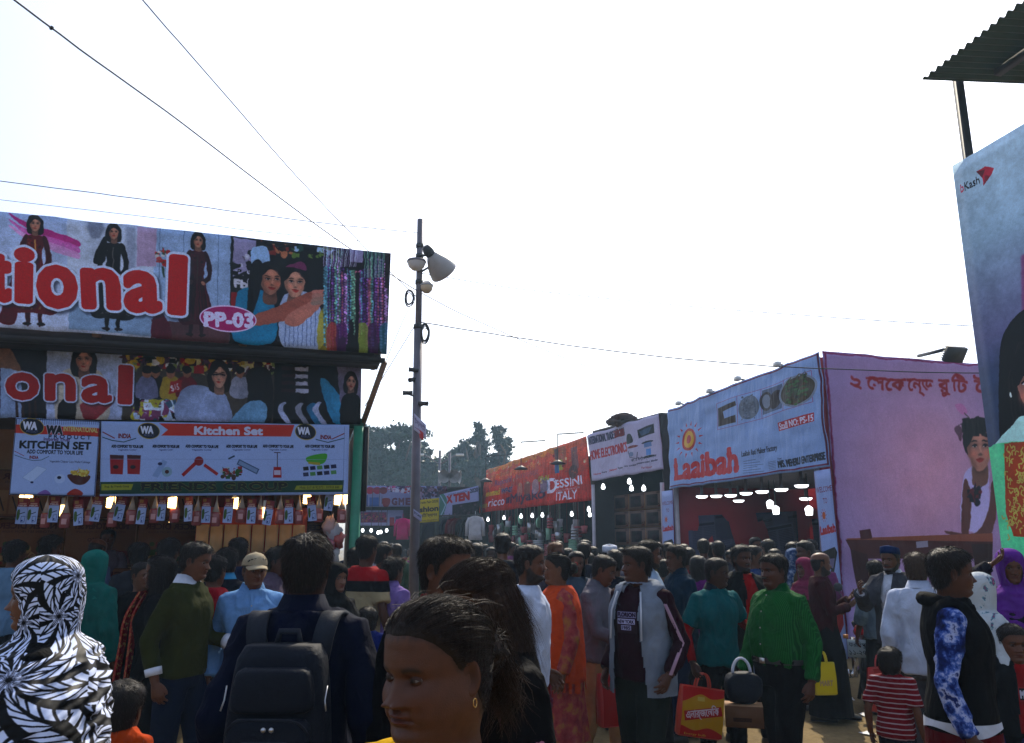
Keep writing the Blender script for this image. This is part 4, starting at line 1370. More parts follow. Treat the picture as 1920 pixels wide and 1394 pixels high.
class Sign(Canvas):
 def __init__(self, quad, w, h, bg=(1, 1, 1)):
  super().__init__(w, h, bg)
  self.quad = quad
  self.H = homog(quad, [(0, 0), (w, 0), (w, h), (0, h)])

 def q(self, x, y):
  p = self.H @ np.array([x, y, 1.0]); return p[0] / p[2], p[1] / p[2]

 def placer(self, p0, n, off=0):
  Hi = np.linalg.inv(self.H)

  def f(u, v):
   p = Hi @ np.array([u * self.w, v * self.h, 1.0]); return on_plane(p[0] / p[2], p[1] / p[2], p0, n) - off
  return f

 def qs(self, pts): return [self.q(*p) for p in pts]

 def word(self, s, a, b, h, c, **k):
  """word whose baseline runs between two photo points, h = cap height in photo pixels at a"""
  xa, ya = self.q(*a); xb, yb = self.q(*b); xt, yt = self.q(a[0], a[1] - h)
  rot = math.degrees(math.atan2(yb - ya, xb - xa))
  return self.text(s, xa, ya, abs(ya - yt), c, width=math.hypot(xb - xa, yb - ya), rot=rot if abs(rot) > .3 else 0, **k)

 def hang(self, name, label, p0, n, gain=.8, cat="banner", group=None, **kw):
  cs = [on_plane(x, y, p0, n) for x, y in self.quad]
  im = self.image(name + "_print")
  mk = {k: kw.pop(k) for k in ('rough', 'fold', 'thru') if k in kw}
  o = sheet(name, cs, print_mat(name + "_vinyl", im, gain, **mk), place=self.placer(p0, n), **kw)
  return tag(o, label, cat, group), cs


WHT, BLK, REDC = (.96, .96, .98), (.05, .05, .06), (.83, .10, .13)
L0 = at(665, 1000, 9.5)                       # corner post of the left stall
LP = L0 - SV * .02                            # front of that stall
LU = L0 - SV * .50                            # the upper banner juts out

# -- upper banner of the left stall
s = Sign([(-260, 367), (733, 475), (725, 665), (-260, 597)], 1700, 400, (.66, .70, .80))
s.grad(0, 0, 1700, 400, (.72, .77, .86), (.82, .84, .90))
s.poly(s.qs([(125, 405), (305, 428), (292, 630), (128, 618)]), (.80, .82, .86)); s.poly(s.qs([(130, 560), (290, 575), (285, 632), (128, 618)]), (.60, .68, .76))
s.poly(s.qs([(292, 428), (440, 440), (430, 645), (283, 632)]), (.66, .73, .82))
for x in (300, 345, 410): s.line(s.qs([(x, 428), (x - 4, 640)]), 2, (.42, .50, .60))
s.poly(s.qs([(258, 425), (294, 428), (292, 500), (256, 500)]), (.76, .66, .74))
s.poly(s.qs([(283, 600), (430, 612), (430, 650), (283, 634)]), (.42, .27, .28))
s.poly(s.qs([(163, 412), (192, 414), (196, 428), (186, 446), (172, 446), (164, 428)]), (.42, .44, .50), .6, 3)
s.poly(s.qs([(236, 424), (256, 426), (254, 530), (240, 530)]), (.62, .64, .70), .8, 3)
for d, cc in ((0, (.75, .13, .50)), (12, (.86, .45, .72)), (22, (.90, .66, .82))):
 s.curve(s.qs([(18, 398 + d), (60, 421 + d), (142, 448 + d), (140, 462 + d), (60, 432 + d), (25, 408 + d)]), cc, .9)
p = s.qs([(66, 403), (66, 608)]); fig_model(s, p[0][0], p[0][1], p[1][1], (.45, .07, .12), (.80, .62, .35), flare=1.3)
s.curve(s.qs([(28, 505), (40, 500), (30, 600), (2, 606), (0, 590)]), (.42, .05, .14))
p = s.qs([(214, 419), (214, 618)]); fig_model(s, p[0][0], p[0][1], p[1][1], (.06, .05, .07), (.45, .42, .40), flare=1.25)
s.curve(s.qs([(190, 450), (200, 445), (196, 490), (176, 490)]), (.06, .05, .07))
p = s.qs([(372, 436), (372, 628)]); fig_model(s, p[0][0], p[0][1], p[1][1], (.32, .05, .14), (.30, .24, .20), flare=1.05)
s.curve(s.qs([(290, 590), (305, 588), (322, 632), (284, 630)]), (.42, .05, .20))
s.speckle(*s.q(292, 468), *s.q(318, 500), 26, [(.75, .16, .16), (.85, .82, .80), (.3, .42, .30), (.8, .3, .3)], 4, 9, 3)
s.line(s.qs([(305, 500), (308, 520)]), 7, (.25, .35, .28))
# photograph of two shoppers at a bead stall
s.poly(s.qs([(433, 443), (735, 474), (727, 668), (430, 648)]), (.10, .10, .11))
s.poly(s.qs([(438, 445), (480, 450), (478, 500), (436, 520)]), (.66, .62, .72)); s.speckle(*s.q(437, 470), *s.q(470, 545), 30, [(.10, .10, .12), (.5, .45, .5), (.05, .05, .06), (.8, .78, .82)], 4, 12, 4)
s.word("Fbl", (440, 538), (468, 540), 14, (.85, .83, .85), bold=.1)
s.poly(s.qs([(433, 548), (470, 550), (468, 590), (432, 590)]), (.62, .10, .14))
s.speckle(*s.q(485, 450), *s.q(560, 480), 40, [(.55, .2, .15), (.2, .05, .06), (.75, .5, .35), (.08, .06, .06)], 5, 14, 5)
s.speckle(*s.q(548, 458), *s.q(640, 490), 60, [(.7, .78, .85), (.2, .35, .30), (.45, .55, .25), (.06, .09, .10)], 5, 14, 6)
s.curve(s.qs([(470, 470), (500, 462), (504, 500), (480, 515)]), (.66, .76, .86))
s.curve(s.qs([(448, 545), (475, 540), (510, 560), (515, 640), (440, 640), (440, 580)]), (.12, .55, .66))
s.curve(s.qs([(528, 560), (575, 548), (605, 590), (600, 655), (530, 650)]), (.72, .76, .84))
for x in range(536, 600, 8): s.line(s.qs([(x, 575), (x - 2, 650)]), 2, (.36, .42, .60))
p = s.q(507, 525); fig_face(s, p[0], p[1], 54, (.74, .52, .42), (.07, .05, .06), .12, False)
s.curve(s.qs([(470, 500), (492, 492), (488, 540), (470, 600), (462, 600)]), (.06, .05, .07))
p = s.q(552, 530); fig_face(s, p[0], p[1], 54, (.80, .60, .50), (.09, .05, .06), .06, False)
s.curve(s.qs([(535, 500), (565, 490), (575, 508), (552, 502)]), (.52, .22, .40))
s.curve(s.qs([(455, 600), (520, 575), (555, 558), (590, 545), (604, 552), (592, 575), (540, 600), (470, 612)]), (.70, .42, .34))
s.curve(s.qs([(540, 590), (575, 570), (596, 560), (600, 575), (560, 610), (535, 608)]), (.78, .52, .44))
for k in range(4): s.curve(s.qs([(585, 545 + k * 7), (606, 543 + k * 7), (610, 548 + k * 7), (588, 552 + k * 7)]), (.80 - .05 * k, .54, .47))
s.curve(s.qs([(600, 585), (625, 580), (618, 655), (596, 655)]), (.75, .68, .20), .8)
g_ = np.random.default_rng(5)
for k in range(46):
 x = 608 + k * 2.6; ya = 492 + k * .3 + g_.uniform(-22, 20); yb = g_.uniform(596, 664)
 cc = [(.62, .40, .68), (.80, .62, .80), (.40, .22, .50), (.46, .66, .70), (.72, .42, .50), (.55, .72, .60), (.34, .12, .34)][g_.integers(7)]
 for yy in np.arange(ya, yb, 5.5):
  p = s.q(x, yy); s.ell(p[0], p[1], 4.2, 5.2, np.asarray(cc) * g_.uniform(.65, 1.25))
for x, cc in ((622, (.75, .3, .25)), (640, (.40, .10, .40)), (680, (.7, .75, .3)), (700, (.36, .08, .36)), (722, (.25, .5, .55))):
 s.curve(s.qs([(x - 9, 612), (x + 9, 610), (x + 8, 664), (x - 8, 662)]), cc, .75)
s.poly(s.qs([(667, 510), (674, 510), (672, 668), (666, 668)]), (.05, .05, .07))
s.ell(*s.q(664, 492), 46, 30, (.12, .07, .09)); s.poly(s.qs([(656, 466), (682, 470), (680, 492), (655, 490)]), (.62, .58, .68))
for k in range(22): s.line(s.qs([(608 + k * 3, 455 + k * .4), (606 + k * 2.9, 500)]), 3, [(.75, .70, .80), (.5, .4, .55), (.85, .85, .9)][k % 3])
for k in range(16): s.line(s.qs([(684 + k * 2.4, 466 + k * .3), (683 + k * 2.4, 520)]), 3, [(.5, .7, .6), (.2, .3, .4), (.6, .75, .7)][k % 3])
s.poly(s.qs([(722, 470), (735, 474), (733, 540), (722, 540)]), (.18, .05, .09))
# the name in big red letters
s.photo(3, .07, 1, 2)
for ch, x0, x1, y in (("t", -18, 22, 560), ("i", 27, 62, 563), ("o", 72, 146, 572), ("n", 155, 226, 575), ("a", 234, 303, 580), ("l", 315, 347, 584)):
 s.word(ch, (x0 + 5, y), (x1 - 5, y + 2), 108 if ch in 'o' else 104, (.78, .10, .11), bold=.06, outline=((.84, .87, .93), .042), shadow=(.15, .15, .2))
for dx, ch in ((-92, "a"), (-178, "n"), (-240, "r")):
 s.word(ch, (dx, 555), (dx + 62, 556), 104, (.78, .10, .11), bold=.06, outline=((.84, .87, .93), .042), shadow=(.15, .15, .2))
p = s.q(428, 598); rx = (s.q(482, 598)[0] - s.q(374, 598)[0]) / 2
s.ell(p[0], p[1], rx, 50, (.92, .82, .90)); s.ell(p[0], p[1], rx * .955, 45, (.72, .11, .46))
s.word("PP-03", (384, 611), (474, 614), 26, (.90, .86, .93), bold=.06, slab=.05)
s.grain(.10, 1)
o, cs_up = s.hang("shop_banner", "wide upper banner with dress models, big red letters and pink oval stall number", LU, SV, gain=.84, nu=60, nv=18, ripple=.012, edge=.02, seed=1)

# -- lower banner
s = Sign([(-260, 628), (678, 683), (676, 797), (-260, 779)], 1700, 230, (.70, .74, .84))
s.poly(s.qs([(-260, 600), (88, 640), (86, 790), (-260, 790)]), (.16, .15, .18)); s.curve(s.qs([(0, 650), (20, 655), (38, 690), (30, 700), (0, 690)]), (.55, .40, .30))
s.poly(s.qs([(0, 690), (20, 690), (40, 700), (40, 783), (0, 783)]), (.60, .66, .76))
for x in (30, 42, 55, 65): s.line(s.qs([(x, 750), (x + 2, 784)]), 8, (.28, .20, .18))
s.poly(s.qs([(88, 640), (232, 655), (228, 790), (86, 790)]), (.70, .73, .82))
s.curve(s.qs([(110, 710), (135, 690), (175, 690), (195, 712), (200, 790), (108, 790)]), (.78, .74, .68))
s.curve(s.qs([(112, 755), (138, 750), (140, 788), (110, 788)]), (.07, .05, .05)); s.curve(s.qs([(150, 760), (195, 745), (215, 750), (170, 790)]), (.62, .25, .28))
p = s.q(157, 674); fig_face(s, p[0], p[1], 38, (.74, .54, .45), (.08, .05, .05), -.05)
s.poly(s.qs([(230, 653), (678, 683), (676, 797), (228, 790)]), (.34, .30, .26))
s.speckle(*s.q(232, 662), *s.q(520, 700), 320, [(.82, .70, .20), (.70, .14, .16), (.86, .82, .60), (.25, .12, .16), (.55, .60, .35), (.40, .25, .35), (.88, .86, .84), (.05, .05, .06)], 5, 20, 8)
s.speckle(*s.q(250, 722), *s.q(345, 792), 240, [(.72, .78, .86), (.30, .42, .50), (.08, .09, .12), (.75, .72, .25), (.55, .30, .45), (.85, .88, .92)], 6, 22, 9)
for k, (x, cc) in enumerate(((292, (.06, .05, .06)), (320, (.70, .60, .20)), (350, (.50, .08, .16)), (275, (.5, .5, .6)), (450, (.6, .6, .65)))):
 p = s.q(x, 712); s.curve([(p[0] - 36, p[1] + 60), (p[0] - 30, p[1]), (p[0], p[1] - 14), (p[0] + 30, p[1]), (p[0] + 36, p[1] + 60)], cc); s.ell(p[0], p[1] - 26, 16, 20, (.66, .46, .36)); s.ell(p[0], p[1] - 36, 17, 13, (.08, .06, .06))
s.poly(s.qs([(320, 716), (342, 712), (338, 734), (316, 738)]), (.70, .08, .12)); s.word("$15", (321, 733), (337, 730), 11, (.9, .85, .85), bold=.05)
s.curve(s.qs([(335, 740), (360, 722), (395, 728), (425, 745), (428, 795), (335, 795)]), (.62, .66, .76))
p = s.q(411, 704); fig_face(s, p[0], p[1], 40, (.78, .62, .54), (.14, .09, .06), -.03); s.line([(p[0] - 24, p[1] - 4), (p[0] + 22, p[1] - 4)], 4, (.05, .06, .12))
s.curve(s.qs([(462, 700), (480, 688), (505, 695), (512, 740), (505, 795), (455, 795), (465, 745)]), (.10, .05, .05)); s.curve(s.qs([(430, 790), (470, 752), (500, 760), (490, 798), (430, 798)]), (.50, .66, .76))
s.poly(s.qs([(515, 680), (642, 688), (640, 797), (512, 797)]), (.06, .05, .06))
for k in range(4):
 s.poly(s.qs([(528, 686 + k * 14), (552, 687 + k * 14), (552, 694 + k * 14), (528, 693 + k * 14)]), (.26, .15, .16)); s.poly(s.qs([(553, 687 + k * 14), (578, 688 + k * 14), (578, 696 + k * 14), (553, 695 + k * 14)]), (.74, .73, .78))
for k in range(9): s.curve(s.qs([(520 + k * 11, 768), (532 + k * 11, 754), (542 + k * 11, 766), (548 + k * 11, 797), (538 + k * 11, 797)]), [(.70, .72, .80), (.06, .05, .06), (.08, .07, .08), (.62, .62, .66), (.05, .05, .06), (.22, .48, .60)][k % 6])
s.curve(s.qs([(600, 718), (612, 712), (640, 745), (665, 772), (662, 790), (625, 792)]), (.24, .58, .70))
s.poly(s.qs([(632, 685), (678, 688), (676, 790), (640, 790)]), (.52, .48, .56)); p = s.q(658, 716); fig_face(s, p[0], p[1], 30, (.76, .58, .50), (.10, .06, .06), .05); s.curve(s.qs([(642, 745), (672, 742), (676, 797), (640, 797)]), (.06, .05, .06))
s.photo(3, .09, 1, 4)
for ch, x0, x1, y in (("i", -62, -30, 752), ("o", 10, 74, 746), ("n", 84, 142, 748), ("a", 152, 210, 751), ("l", 220, 248, 754)):
 s.word(ch, (x0 + 4, y), (x1 - 4, y + 1), 68, (.68, .08, .09), bold=.06, outline=((.78, .81, .88), .042), shadow=(.1, .1, .15))
s.grain(.10, 2)
o, _ = s.hang("shop_banner", "lower banner with market photograph and red letters above the kitchen set signs", LP, SV, gain=.85, nu=50, nv=12, ripple=.012, edge=.015, seed=2)


# -- kitchen-set signs
def logo_wa(s, x, y, w):
 p = s.q(x, y); k = (s.q(x + w / 2, y)[0] - s.q(x - w / 2, y)[0]) / 2
 s.ell(p[0], p[1], k, k * .72, (.80, .70, .35), rot=8); s.ell(p[0], p[1], k * .95, k * .66, (.05, .07, .16), rot=8)
 s.text("WA", p[0] - k * .72, p[1] + k * .22, k * .62, (.92, .92, .95), bold=.07, width=k * 1.1); s.text("PRODUCT", p[0] - k * .4, p[1] + k * .48, k * .18, (.6, .65, .8), width=k * .9)


s = Sign([(30, 783), (188, 790), (178, 932), (17, 928)], 640, 580, (.72, .78, .90))
for x in range(32, 186, 4): s.line(s.qs([(x, 785), (x - .5, 796)]), 5, (.45, .50, .62))
s.poly(s.qs([(28, 796), (188, 803), (187, 819), (27, 812)]), (.80, .24, .13))
logo_wa(s, 60, 800, 46)
s.word("WA", (87, 813), (116, 814), 15, (.06, .05, .10), bold=.09, outline=((.8, .8, .85), .06)); s.word("INTERNATIONAL", (119, 808), (183, 811), 9, (.85, .82, .55), bold=.03, slab=.04)
s.word("P R O D U C T", (91, 822), (170, 824), 7, (.12, .15, .32), bold=.05); s.word("Inspired Trust", (82, 826), (131, 828), 6, (.4, .12, .4), bold=.03)
s.word("KITCHEN SET", (37, 840), (170, 843), 13.5, (.03, .03, .06), bold=.07); s.word("ADD COMFORT TO YOUR LIFE", (50, 850), (155, 853), 7, (.08, .08, .16), bold=.05)
s.word("INDIA", (55, 860), (72, 861), 5.5, (.55, .06, .10), bold=.05); s.word("Vegetable Chipser Lays Wafer/Cabbage", (93, 867), (169, 869), 4, (.1, .1, .2))
for dy, cc in ((0, (.65, .1, .15)), (8, (.05, .3, .3))):
 a = s.qs([(27, 846 + dy * .9), (45, 855 + dy * .6), (62, 864), (78, 863), (92, 856)]); s.line(a if dy else a[:2], 4, cc)
s.poly(s.qs([(42, 896), (70, 874), (88, 880), (60, 905)]), (.80, .85, .93)); s.line(s.qs([(42, 896), (70, 874), (88, 880), (60, 905), (42, 896)]), 2, (.62, .68, .78))
s.ell(*s.q(112, 898), 40, 34, (.78, .83, .92)); s.ell(*s.q(111, 896), 16, 12, (.10, .10, .25)); s.ell(*s.q(60, 905), 12, 8, (.2, .2, .4))
s.curve(s.qs([(128, 890), (168, 892), (162, 906), (148, 910), (134, 904)]), (.40, .17, .12)); s.speckle(*s.q(132, 882), *s.q(166, 893), 60, [(.85, .75, .30), (.80, .66, .25), (.9, .85, .5)], 7, 13, 3)
s.curve(s.qs([(125, 928), (140, 917), (155, 924), (150, 931)]), (.7, .2, .12)); s.curve(s.qs([(70, 928), (85, 919), (95, 928)]), (.6, .45, .7))
s.line(s.qs([(31, 785), (187, 791), (177, 931), (18, 927), (31, 785)]), 5, (.12, .14, .22)); s.grain(.06, 3)
s.hang("stall_sign", "white kitchen set sign with orange strip and bowl of chips, left one", LP - SV * .03, SV, gain=.62, cat="sign", nu=30, nv=24, ripple=.006, edge=.006, seed=3)

s = Sign([(190, 790), (655, 797), (652, 928), (187, 931)], 1500, 420, (.72, .78, .90))
s.poly(s.qs([(298, 794), (552, 797), (545, 819), (302, 817), (315, 806)]), (.82, .25, .13))
s.word("Kitchen Set", (365, 814), (492, 815), 14, (.86, .86, .92), bold=.09, slab=.03)
logo_wa(s, 279, 808, 42); logo_wa(s, 573, 810, 40)
s.word("INDIA", (222, 821), (245, 822), 8, (.55, .06, .10), bold=.05, slab=.05); s.word("INDIA", (601, 823), (621, 824), 7, (.55, .06, .10), bold=.05, slab=.05)
s.line(s.qs([(192, 810), (215, 822)]), 6, (.6, .1, .15)); s.line(s.qs([(192, 820), (210, 826), (232, 829), (255, 822)]), 5, (.06, .3, .3)); s.line(s.qs([(592, 824), (615, 830), (646, 822)]), 5, (.06, .3, .3)); s.line(s.qs([(622, 824), (646, 813)]), 6, (.6, .1, .15))
for x0, x1 in ((209, 268), (286, 336), (348, 409), (424, 482), (493, 550), (572, 627)):
 s.word("ADD COMFORT TO YOUR LIFE", (x0, 839), (x1, 840), 4.6, (.06, .06, .16), bold=.09); s.word("Vegetable Cutter", (x0 + 12, 845), (x1 - 12, 845), 3, (.1, .1, .3))
for x in (204, 236): s.poly(s.qs([(x + 2, 853), (x + 28, 854), (x + 26, 890), (x + 3, 889)]), (.68, .06, .12)); s.poly(s.qs([(x + 2, 853), (x + 28, 854), (x + 27, 862), (x + 3, 860)]), (.35, .03, .06)); s.ell(*s.q(x + 13, 876), 16, 11, (.12, .05, .15))
s.poly(s.qs([(285, 893), (305, 862), (314, 866), (296, 896)]), (.62, .70, .82)); s.ell(*s.q(313, 885), 30, 28, (.62, .72, .76)); s.ell(*s.q(313, 885), 12, 11, (.35, .05, .12)); s.ell(*s.q(300, 870), 13, 9, (.2, .2, .4))
s.line(s.qs([(342, 892), (372, 864)]), 20, (.72, .08, .14)); s.line(s.qs([(383, 872), (408, 890)]), 18, (.72, .08, .14)); s.ell(*s.q(373, 865), 27, 27, (.62, .05, .12))
s.line(s.qs([(428, 861), (440, 855)]), 10, (.25, .33, .42)); s.line(s.qs([(446, 866), (484, 885)]), 34, (.32, .42, .54)); s.line(s.qs([(448, 867), (482, 884)]), 22, (.58, .66, .76)); s.speckle(*s.q(415, 876), *s.q(452, 897), 50, [(.20, .42, .18), (.65, .12, .12), (.35, .2, .12), (.75, .8, .8)], 6, 14, 5)
s.line(s.qs([(520, 850), (520, 878)]), 5, (.3, .05, .1)); s.line(s.qs([(514, 849), (526, 849)]), 5, (.3, .05, .1)); s.poly(s.qs([(513, 876), (527, 876), (528, 896), (512, 896)]), (.72, .06, .14)); s.rect(*s.q(514, 882), *s.q(526, 891), (.85, .80, .85))
s.curve(s.qs([(575, 858), (595, 852), (613, 852), (608, 868), (590, 872), (576, 866)]), (.35, .70, .18)); s.poly(s.qs([(578, 866), (600, 868), (600, 873), (578, 870)]), (.75, .68, .2))
for r_ in range(2):
 for k in range(5): s.poly(s.qs([(568 + k * 13, 876 + r_ * 11 - k), (578 + k * 13, 875 + r_ * 11 - k), (579 + k * 13, 882 + r_ * 11 - k), (569 + k * 13, 883 + r_ * 11 - k)]), [(.05, .05, .10), (.12, .12, .35), (.4, .62, .35)][(r_ + k) % 3])
s.poly(s.qs([(188, 904), (645, 901), (643, 923), (187, 927)]), (.06, .32, .22)); s.word("FRIENDS GROUP", (266, 920), (538, 918), 14, (.02, .06, .05), bold=.06, slab=.10, outline=((.66, .62, .30), .035))
s.poly(s.qs([(190, 908), (250, 908), (246, 919), (190, 920)]), (.66, .66, .15)); s.word("Prop. By: Friends Group", (196, 915), (242, 914), 4, (.1, .1, .05)); s.poly(s.qs([(556, 911), (642, 910), (641, 918), (552, 919)]), (.66, .66, .15)); s.word("Mob: 01718 923721, 01918 440", (562, 917), (636, 916), 4.5, (.1, .1, .05))
s.line(s.qs([(188, 861), (650, 862)]), 2, (.60, .66, .78)); s.line(s.qs([(646, 800), (643, 926)]), 2, (.45, .50, .62)); s.grain(.06, 4)
s.hang("stall_sign", "wide white kitchen set sign with orange title strip and green footer band", LP - SV * .035, SV, gain=.62, cat="sign", nu=60, nv=20, ripple=.008, edge=.006, seed=4)
# ------------------------------------------------------------------ signs of the right-hand row
C0 = at(1545, 1050, 13.5) * [1, 1, 0]                     # street corner of the big white stall
AZ2 = R(23.3)
SV2 = np.array([-math.sin(AZ2), math.cos(AZ2), 0]); RV2 = np.array([math.cos(AZ2), math.sin(AZ2), 0])
E0 = at(1243, 1000, 19.9) * [1, 1, 0]                     # corner of the electronics stall
O0 = at(1112, 1000, 23.6) * [1, 1, 0]                     # corner of the orange stall

# -- white fascia
s = Sign([(1253, 767), (1537, 657), (1555, 877), (1256, 919)], 1000, 560, (.66, .74, .86))
s.line(s.qs([(1255, 770), (1536, 661)]), 8, (.55, .1, .3)); s.line(s.qs([(1257, 914), (1553, 872)]), 8, (.55, .1, .3)); s.line(s.qs([(1534, 660), (1552, 874)]), 8, (.45, .08, .25))
p = s.q(1292, 824)
for k in range(14):
 a = k * 2 * math.pi / 14; r0, r1 = 92, 122
 s.poly([(p[0] + r1 * math.cos(a), p[1] + r1 * math.sin(a)), (p[0] + r0 * math.cos(a - .07), p[1] + r0 * math.sin(a - .07)), (p[0] + r0 * math.cos(a + .07), p[1] + r0 * math.sin(a + .07))], (.80, .16, .20))
s.ell(*p, 66, 72, (.80, .28, .18)); s.ell(*p, 50, 55, (.92, .74, .20)); s.ell(*p, 24, 28, (.80, .22, .20))
s.word("Laaibah", (1266, 901), (1384, 884), 40, (.84, .17, .22), bold=.055, slab=.035)
s.word("Laaibah Ruti Maker Factory", (1393, 857), (1457, 845), 10, (.22, .26, .36), bold=.03)
s.word("M/S. MEHERU ENTERPRISE", (1461, 879), (1547, 863), 13, (.16, .19, .27), bold=.05)
for k in range(6): s.line(s.qs([(1396, 866 + k * 4.4), (1396 + 22 + (k * 7) % 18, 862 + k * 4.4)]), 3, (.45, .50, .60)); s.line(s.qs([(1442, 868 + k * 3), (1456, 866 + k * 3)]), 3, (.5, .55, .65))
s.word("from:", (1460, 864), (1467, 863), 4, (.2, .2, .3))
s.poly(s.qs([(1460, 793), (1528, 773), (1530, 790), (1461, 809)]), (.78, .13, .20)); s.word("Stall NO: PS-15", (1463, 806), (1528, 789), 12, (.93, .90, .93), bold=.03, slab=.05)
q = [(1344, 757), (1383, 743), (1426, 730), (1470, 713), (1522, 693)]; b_ = [(1345, 806), (1384, 797), (1427, 785), (1472, 770), (1525, 753)]
for k in range(4): s.line(s.qs([q[k], q[k + 1], b_[k + 1], b_[k], q[k]]), 3, (.70, .45, .60))
s.poly(s.qs([(1346, 766), (1380, 752), (1381, 760), (1356, 772), (1358, 785), (1380, 778), (1380, 792), (1346, 800)]), (.34, .24, .18))
s.ell(*s.q(1404, 764), 62, 66, (.50, .53, .57)); s.speckle(*s.q(1390, 745), *s.q(1416, 785), 60, [(.42, .44, .48), (.58, .60, .64)], 3, 7, 2)
s.poly(s.qs([(1428, 732), (1468, 718), (1470, 765), (1429, 778)]), (.46, .50, .58)); s.ell(*s.q(1437, 752), 40, 52, (.34, .30, .30)); s.ell(*s.q(1437, 752), 26, 38, (.60, .62, .66)); s.ell(*s.q(1456, 748), 34, 50, (.30, .22, .20), rot=20)
s.ell(*s.q(1496, 732), 92, 80, (.62, .64, .68)); s.ell(*s.q(1496, 732), 82, 70, (.38, .32, .20)); s.speckle(*s.q(1474, 712), *s.q(1518, 752), 110, [(.30, .36, .16), (.45, .36, .22), (.24, .20, .12), (.35, .5, .25)], 5, 11, 7)
s.grain(.05, 5)
FA = C0 - RV * .04
o, _ = s.hang("stall_banner", "pale blue fascia banner with red sun emblem over the lit corner stall", FA, RV, gain=.78, nu=70, nv=40, ripple=.03, edge=.05, rscale=(9, 5), seed=6, thru=.12, fold=(.45, 3.0, (1.2, 1.2, .25)))


def pillar_print(quad, name, label, seed):
 s = Sign(quad, 200, 900, (.72, .76, .88))
 s.line([(2, 0), (2, 900)], 6, (.55, .1, .3)); s.line([(197, 0), (197, 900)], 6, (.55, .1, .3))
 s.text("WELCOME", 100, 105, 26, (.60, .12, .25), anchor='c', width=180, slab=.05); s.text("TO", 100, 160, 26, (.60, .12, .25), anchor='c', slab=.05)
 for k in range(10):
  a = k * .628; s.line([(70 + 22 * math.cos(a), 215 + 22 * math.sin(a)), (70 + 32 * math.cos(a), 215 + 32 * math.sin(a))], 3, (.8, .2, .2))
 s.ell(70, 215, 18, 18, (.85, .45, .2)); s.text("Laaibah", 14, 300, 36, (.80, .12, .20), width=172, bold=.1, slab=.05)
 s.poly([(20, 380), (160, 372), (185, 400), (80, 560), (50, 545), (95, 470), (20, 430)], (.16, .07, .10)); s.poly([(90, 420), (150, 425), (120, 470), (85, 460)], (.55, .5, .6))
 s.poly([(30, 610), (90, 640), (185, 640), (180, 740), (120, 780), (60, 720), (90, 690)], (.72, .13, .18)); s.grain(.05, seed)
 return s.hang(name, label, C0 - RV * .03, RV, gain=.62, nu=6, nv=20, ripple=.006, seed=seed)


pillar_print([(1526, 884), (1558, 879), (1592, 1235), (1560, 1248)], "pillar_banner", "welcome banner on the near pillar of the lit corner stall", 7)
pillar_print([(1240, 922), (1262, 919), (1268, 1135), (1247, 1140)], "pillar_banner", "welcome banner on the far pillar of the lit corner stall", 8)

# -- pink side wall of the corner stall
s = Sign([(1541, 657), (1990, 693), (1990, 1180), (1593, 1236)], 1100, 1100, (.70, .56, .74))
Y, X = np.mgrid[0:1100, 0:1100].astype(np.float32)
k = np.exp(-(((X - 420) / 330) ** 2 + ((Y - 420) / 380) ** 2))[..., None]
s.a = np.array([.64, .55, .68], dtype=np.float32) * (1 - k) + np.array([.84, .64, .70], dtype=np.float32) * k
s.line(s.qs([(1546, 660), (1590, 1236)]), 7, (.55, .1, .32)); s.line(s.qs([(1541, 660), (1990, 696)]), 5, (.55, .1, .32))
for txt, x0, x1, h in (("২", 1594, 1616, 26), ("েসেক", 1626, 1698, 24), ("েন্ড", 1700, 1748, 24), ("রু", 1758, 1782, 24), ("িট", 1784, 1812, 24), ("ৈত", 1824, 1880, 24)):
 s.word(txt, (x0, 727 + (x0 - 1594) * .03), (x1, 728 + (x1 - 1594) * .03), h, (.62, .11, .16), bold=.035)
# child leaning on a wooden press
s.curve(s.qs([(1803, 985), (1803, 915), (1812, 880), (1850, 875), (1850, 990)]), (.78, .72, .84))
s.curve(s.qs([(1806, 900), (1820, 930), (1815, 1000), (1802, 1000)]), (.46, .28, .24)); s.curve(s.qs([(1825, 1000), (1852, 960), (1860, 900), (1868, 960), (1850, 1010), (1800, 1010), (1770, 995)]), (.46, .28, .24))
p = s.q(1834, 838); fig_face(s, p[0], p[1], 88, (.74, .54, .46), (.10, .07, .07), .02, False)
s.speckle(*s.q(1800, 786), *s.q(1870, 812), 60, [(.10, .07, .07), (.14, .10, .09)], 8, 20, 4)
s.curve(s.qs([(1786, 802), (1800, 800), (1800, 826), (1793, 818)]), (.45, .30, .36)); s.curve(s.qs([(1790, 760), (1804, 757), (1812, 772), (1800, 775)]), (.80, .50, .66), .7); s.line(s.qs([(1806, 772), (1815, 784)]), 3, (.3, .25, .2))
s.speckle(*s.q(1816, 915), *s.q(1838, 945), 40, [(.15, .12, .2), (.45, .10, .18), (.1, .08, .12)], 6, 16, 3)
s.photo(3, .02, 2, 9)
s.poly(s.qs([(1585, 1010), (1860, 1000), (1860, 1016), (1600, 1026)]), (.60, .36, .26)); s.poly(s.qs([(1583, 1012), (1860, 1016), (1860, 1048), (1610, 1048), (1592, 1030)]), (.36, .16, .15))
s.poly(s.qs([(1610, 995), (1632, 992), (1636, 1010), (1612, 1012)]), (.36, .10, .13)); s.poly(s.qs([(1720, 1016), (1742, 1014), (1743, 1026), (1721, 1028)]), (.62, .58, .62))
s.poly(s.qs([(1592, 1030), (1625, 1040), (1640, 1100), (1612, 1110)]), (.30, .12, .13)); s.poly(s.qs([(1820, 1020), (1860, 1020), (1858, 1120), (1838, 1120)]), (.26, .12, .12)); s.grain(.05, 9)
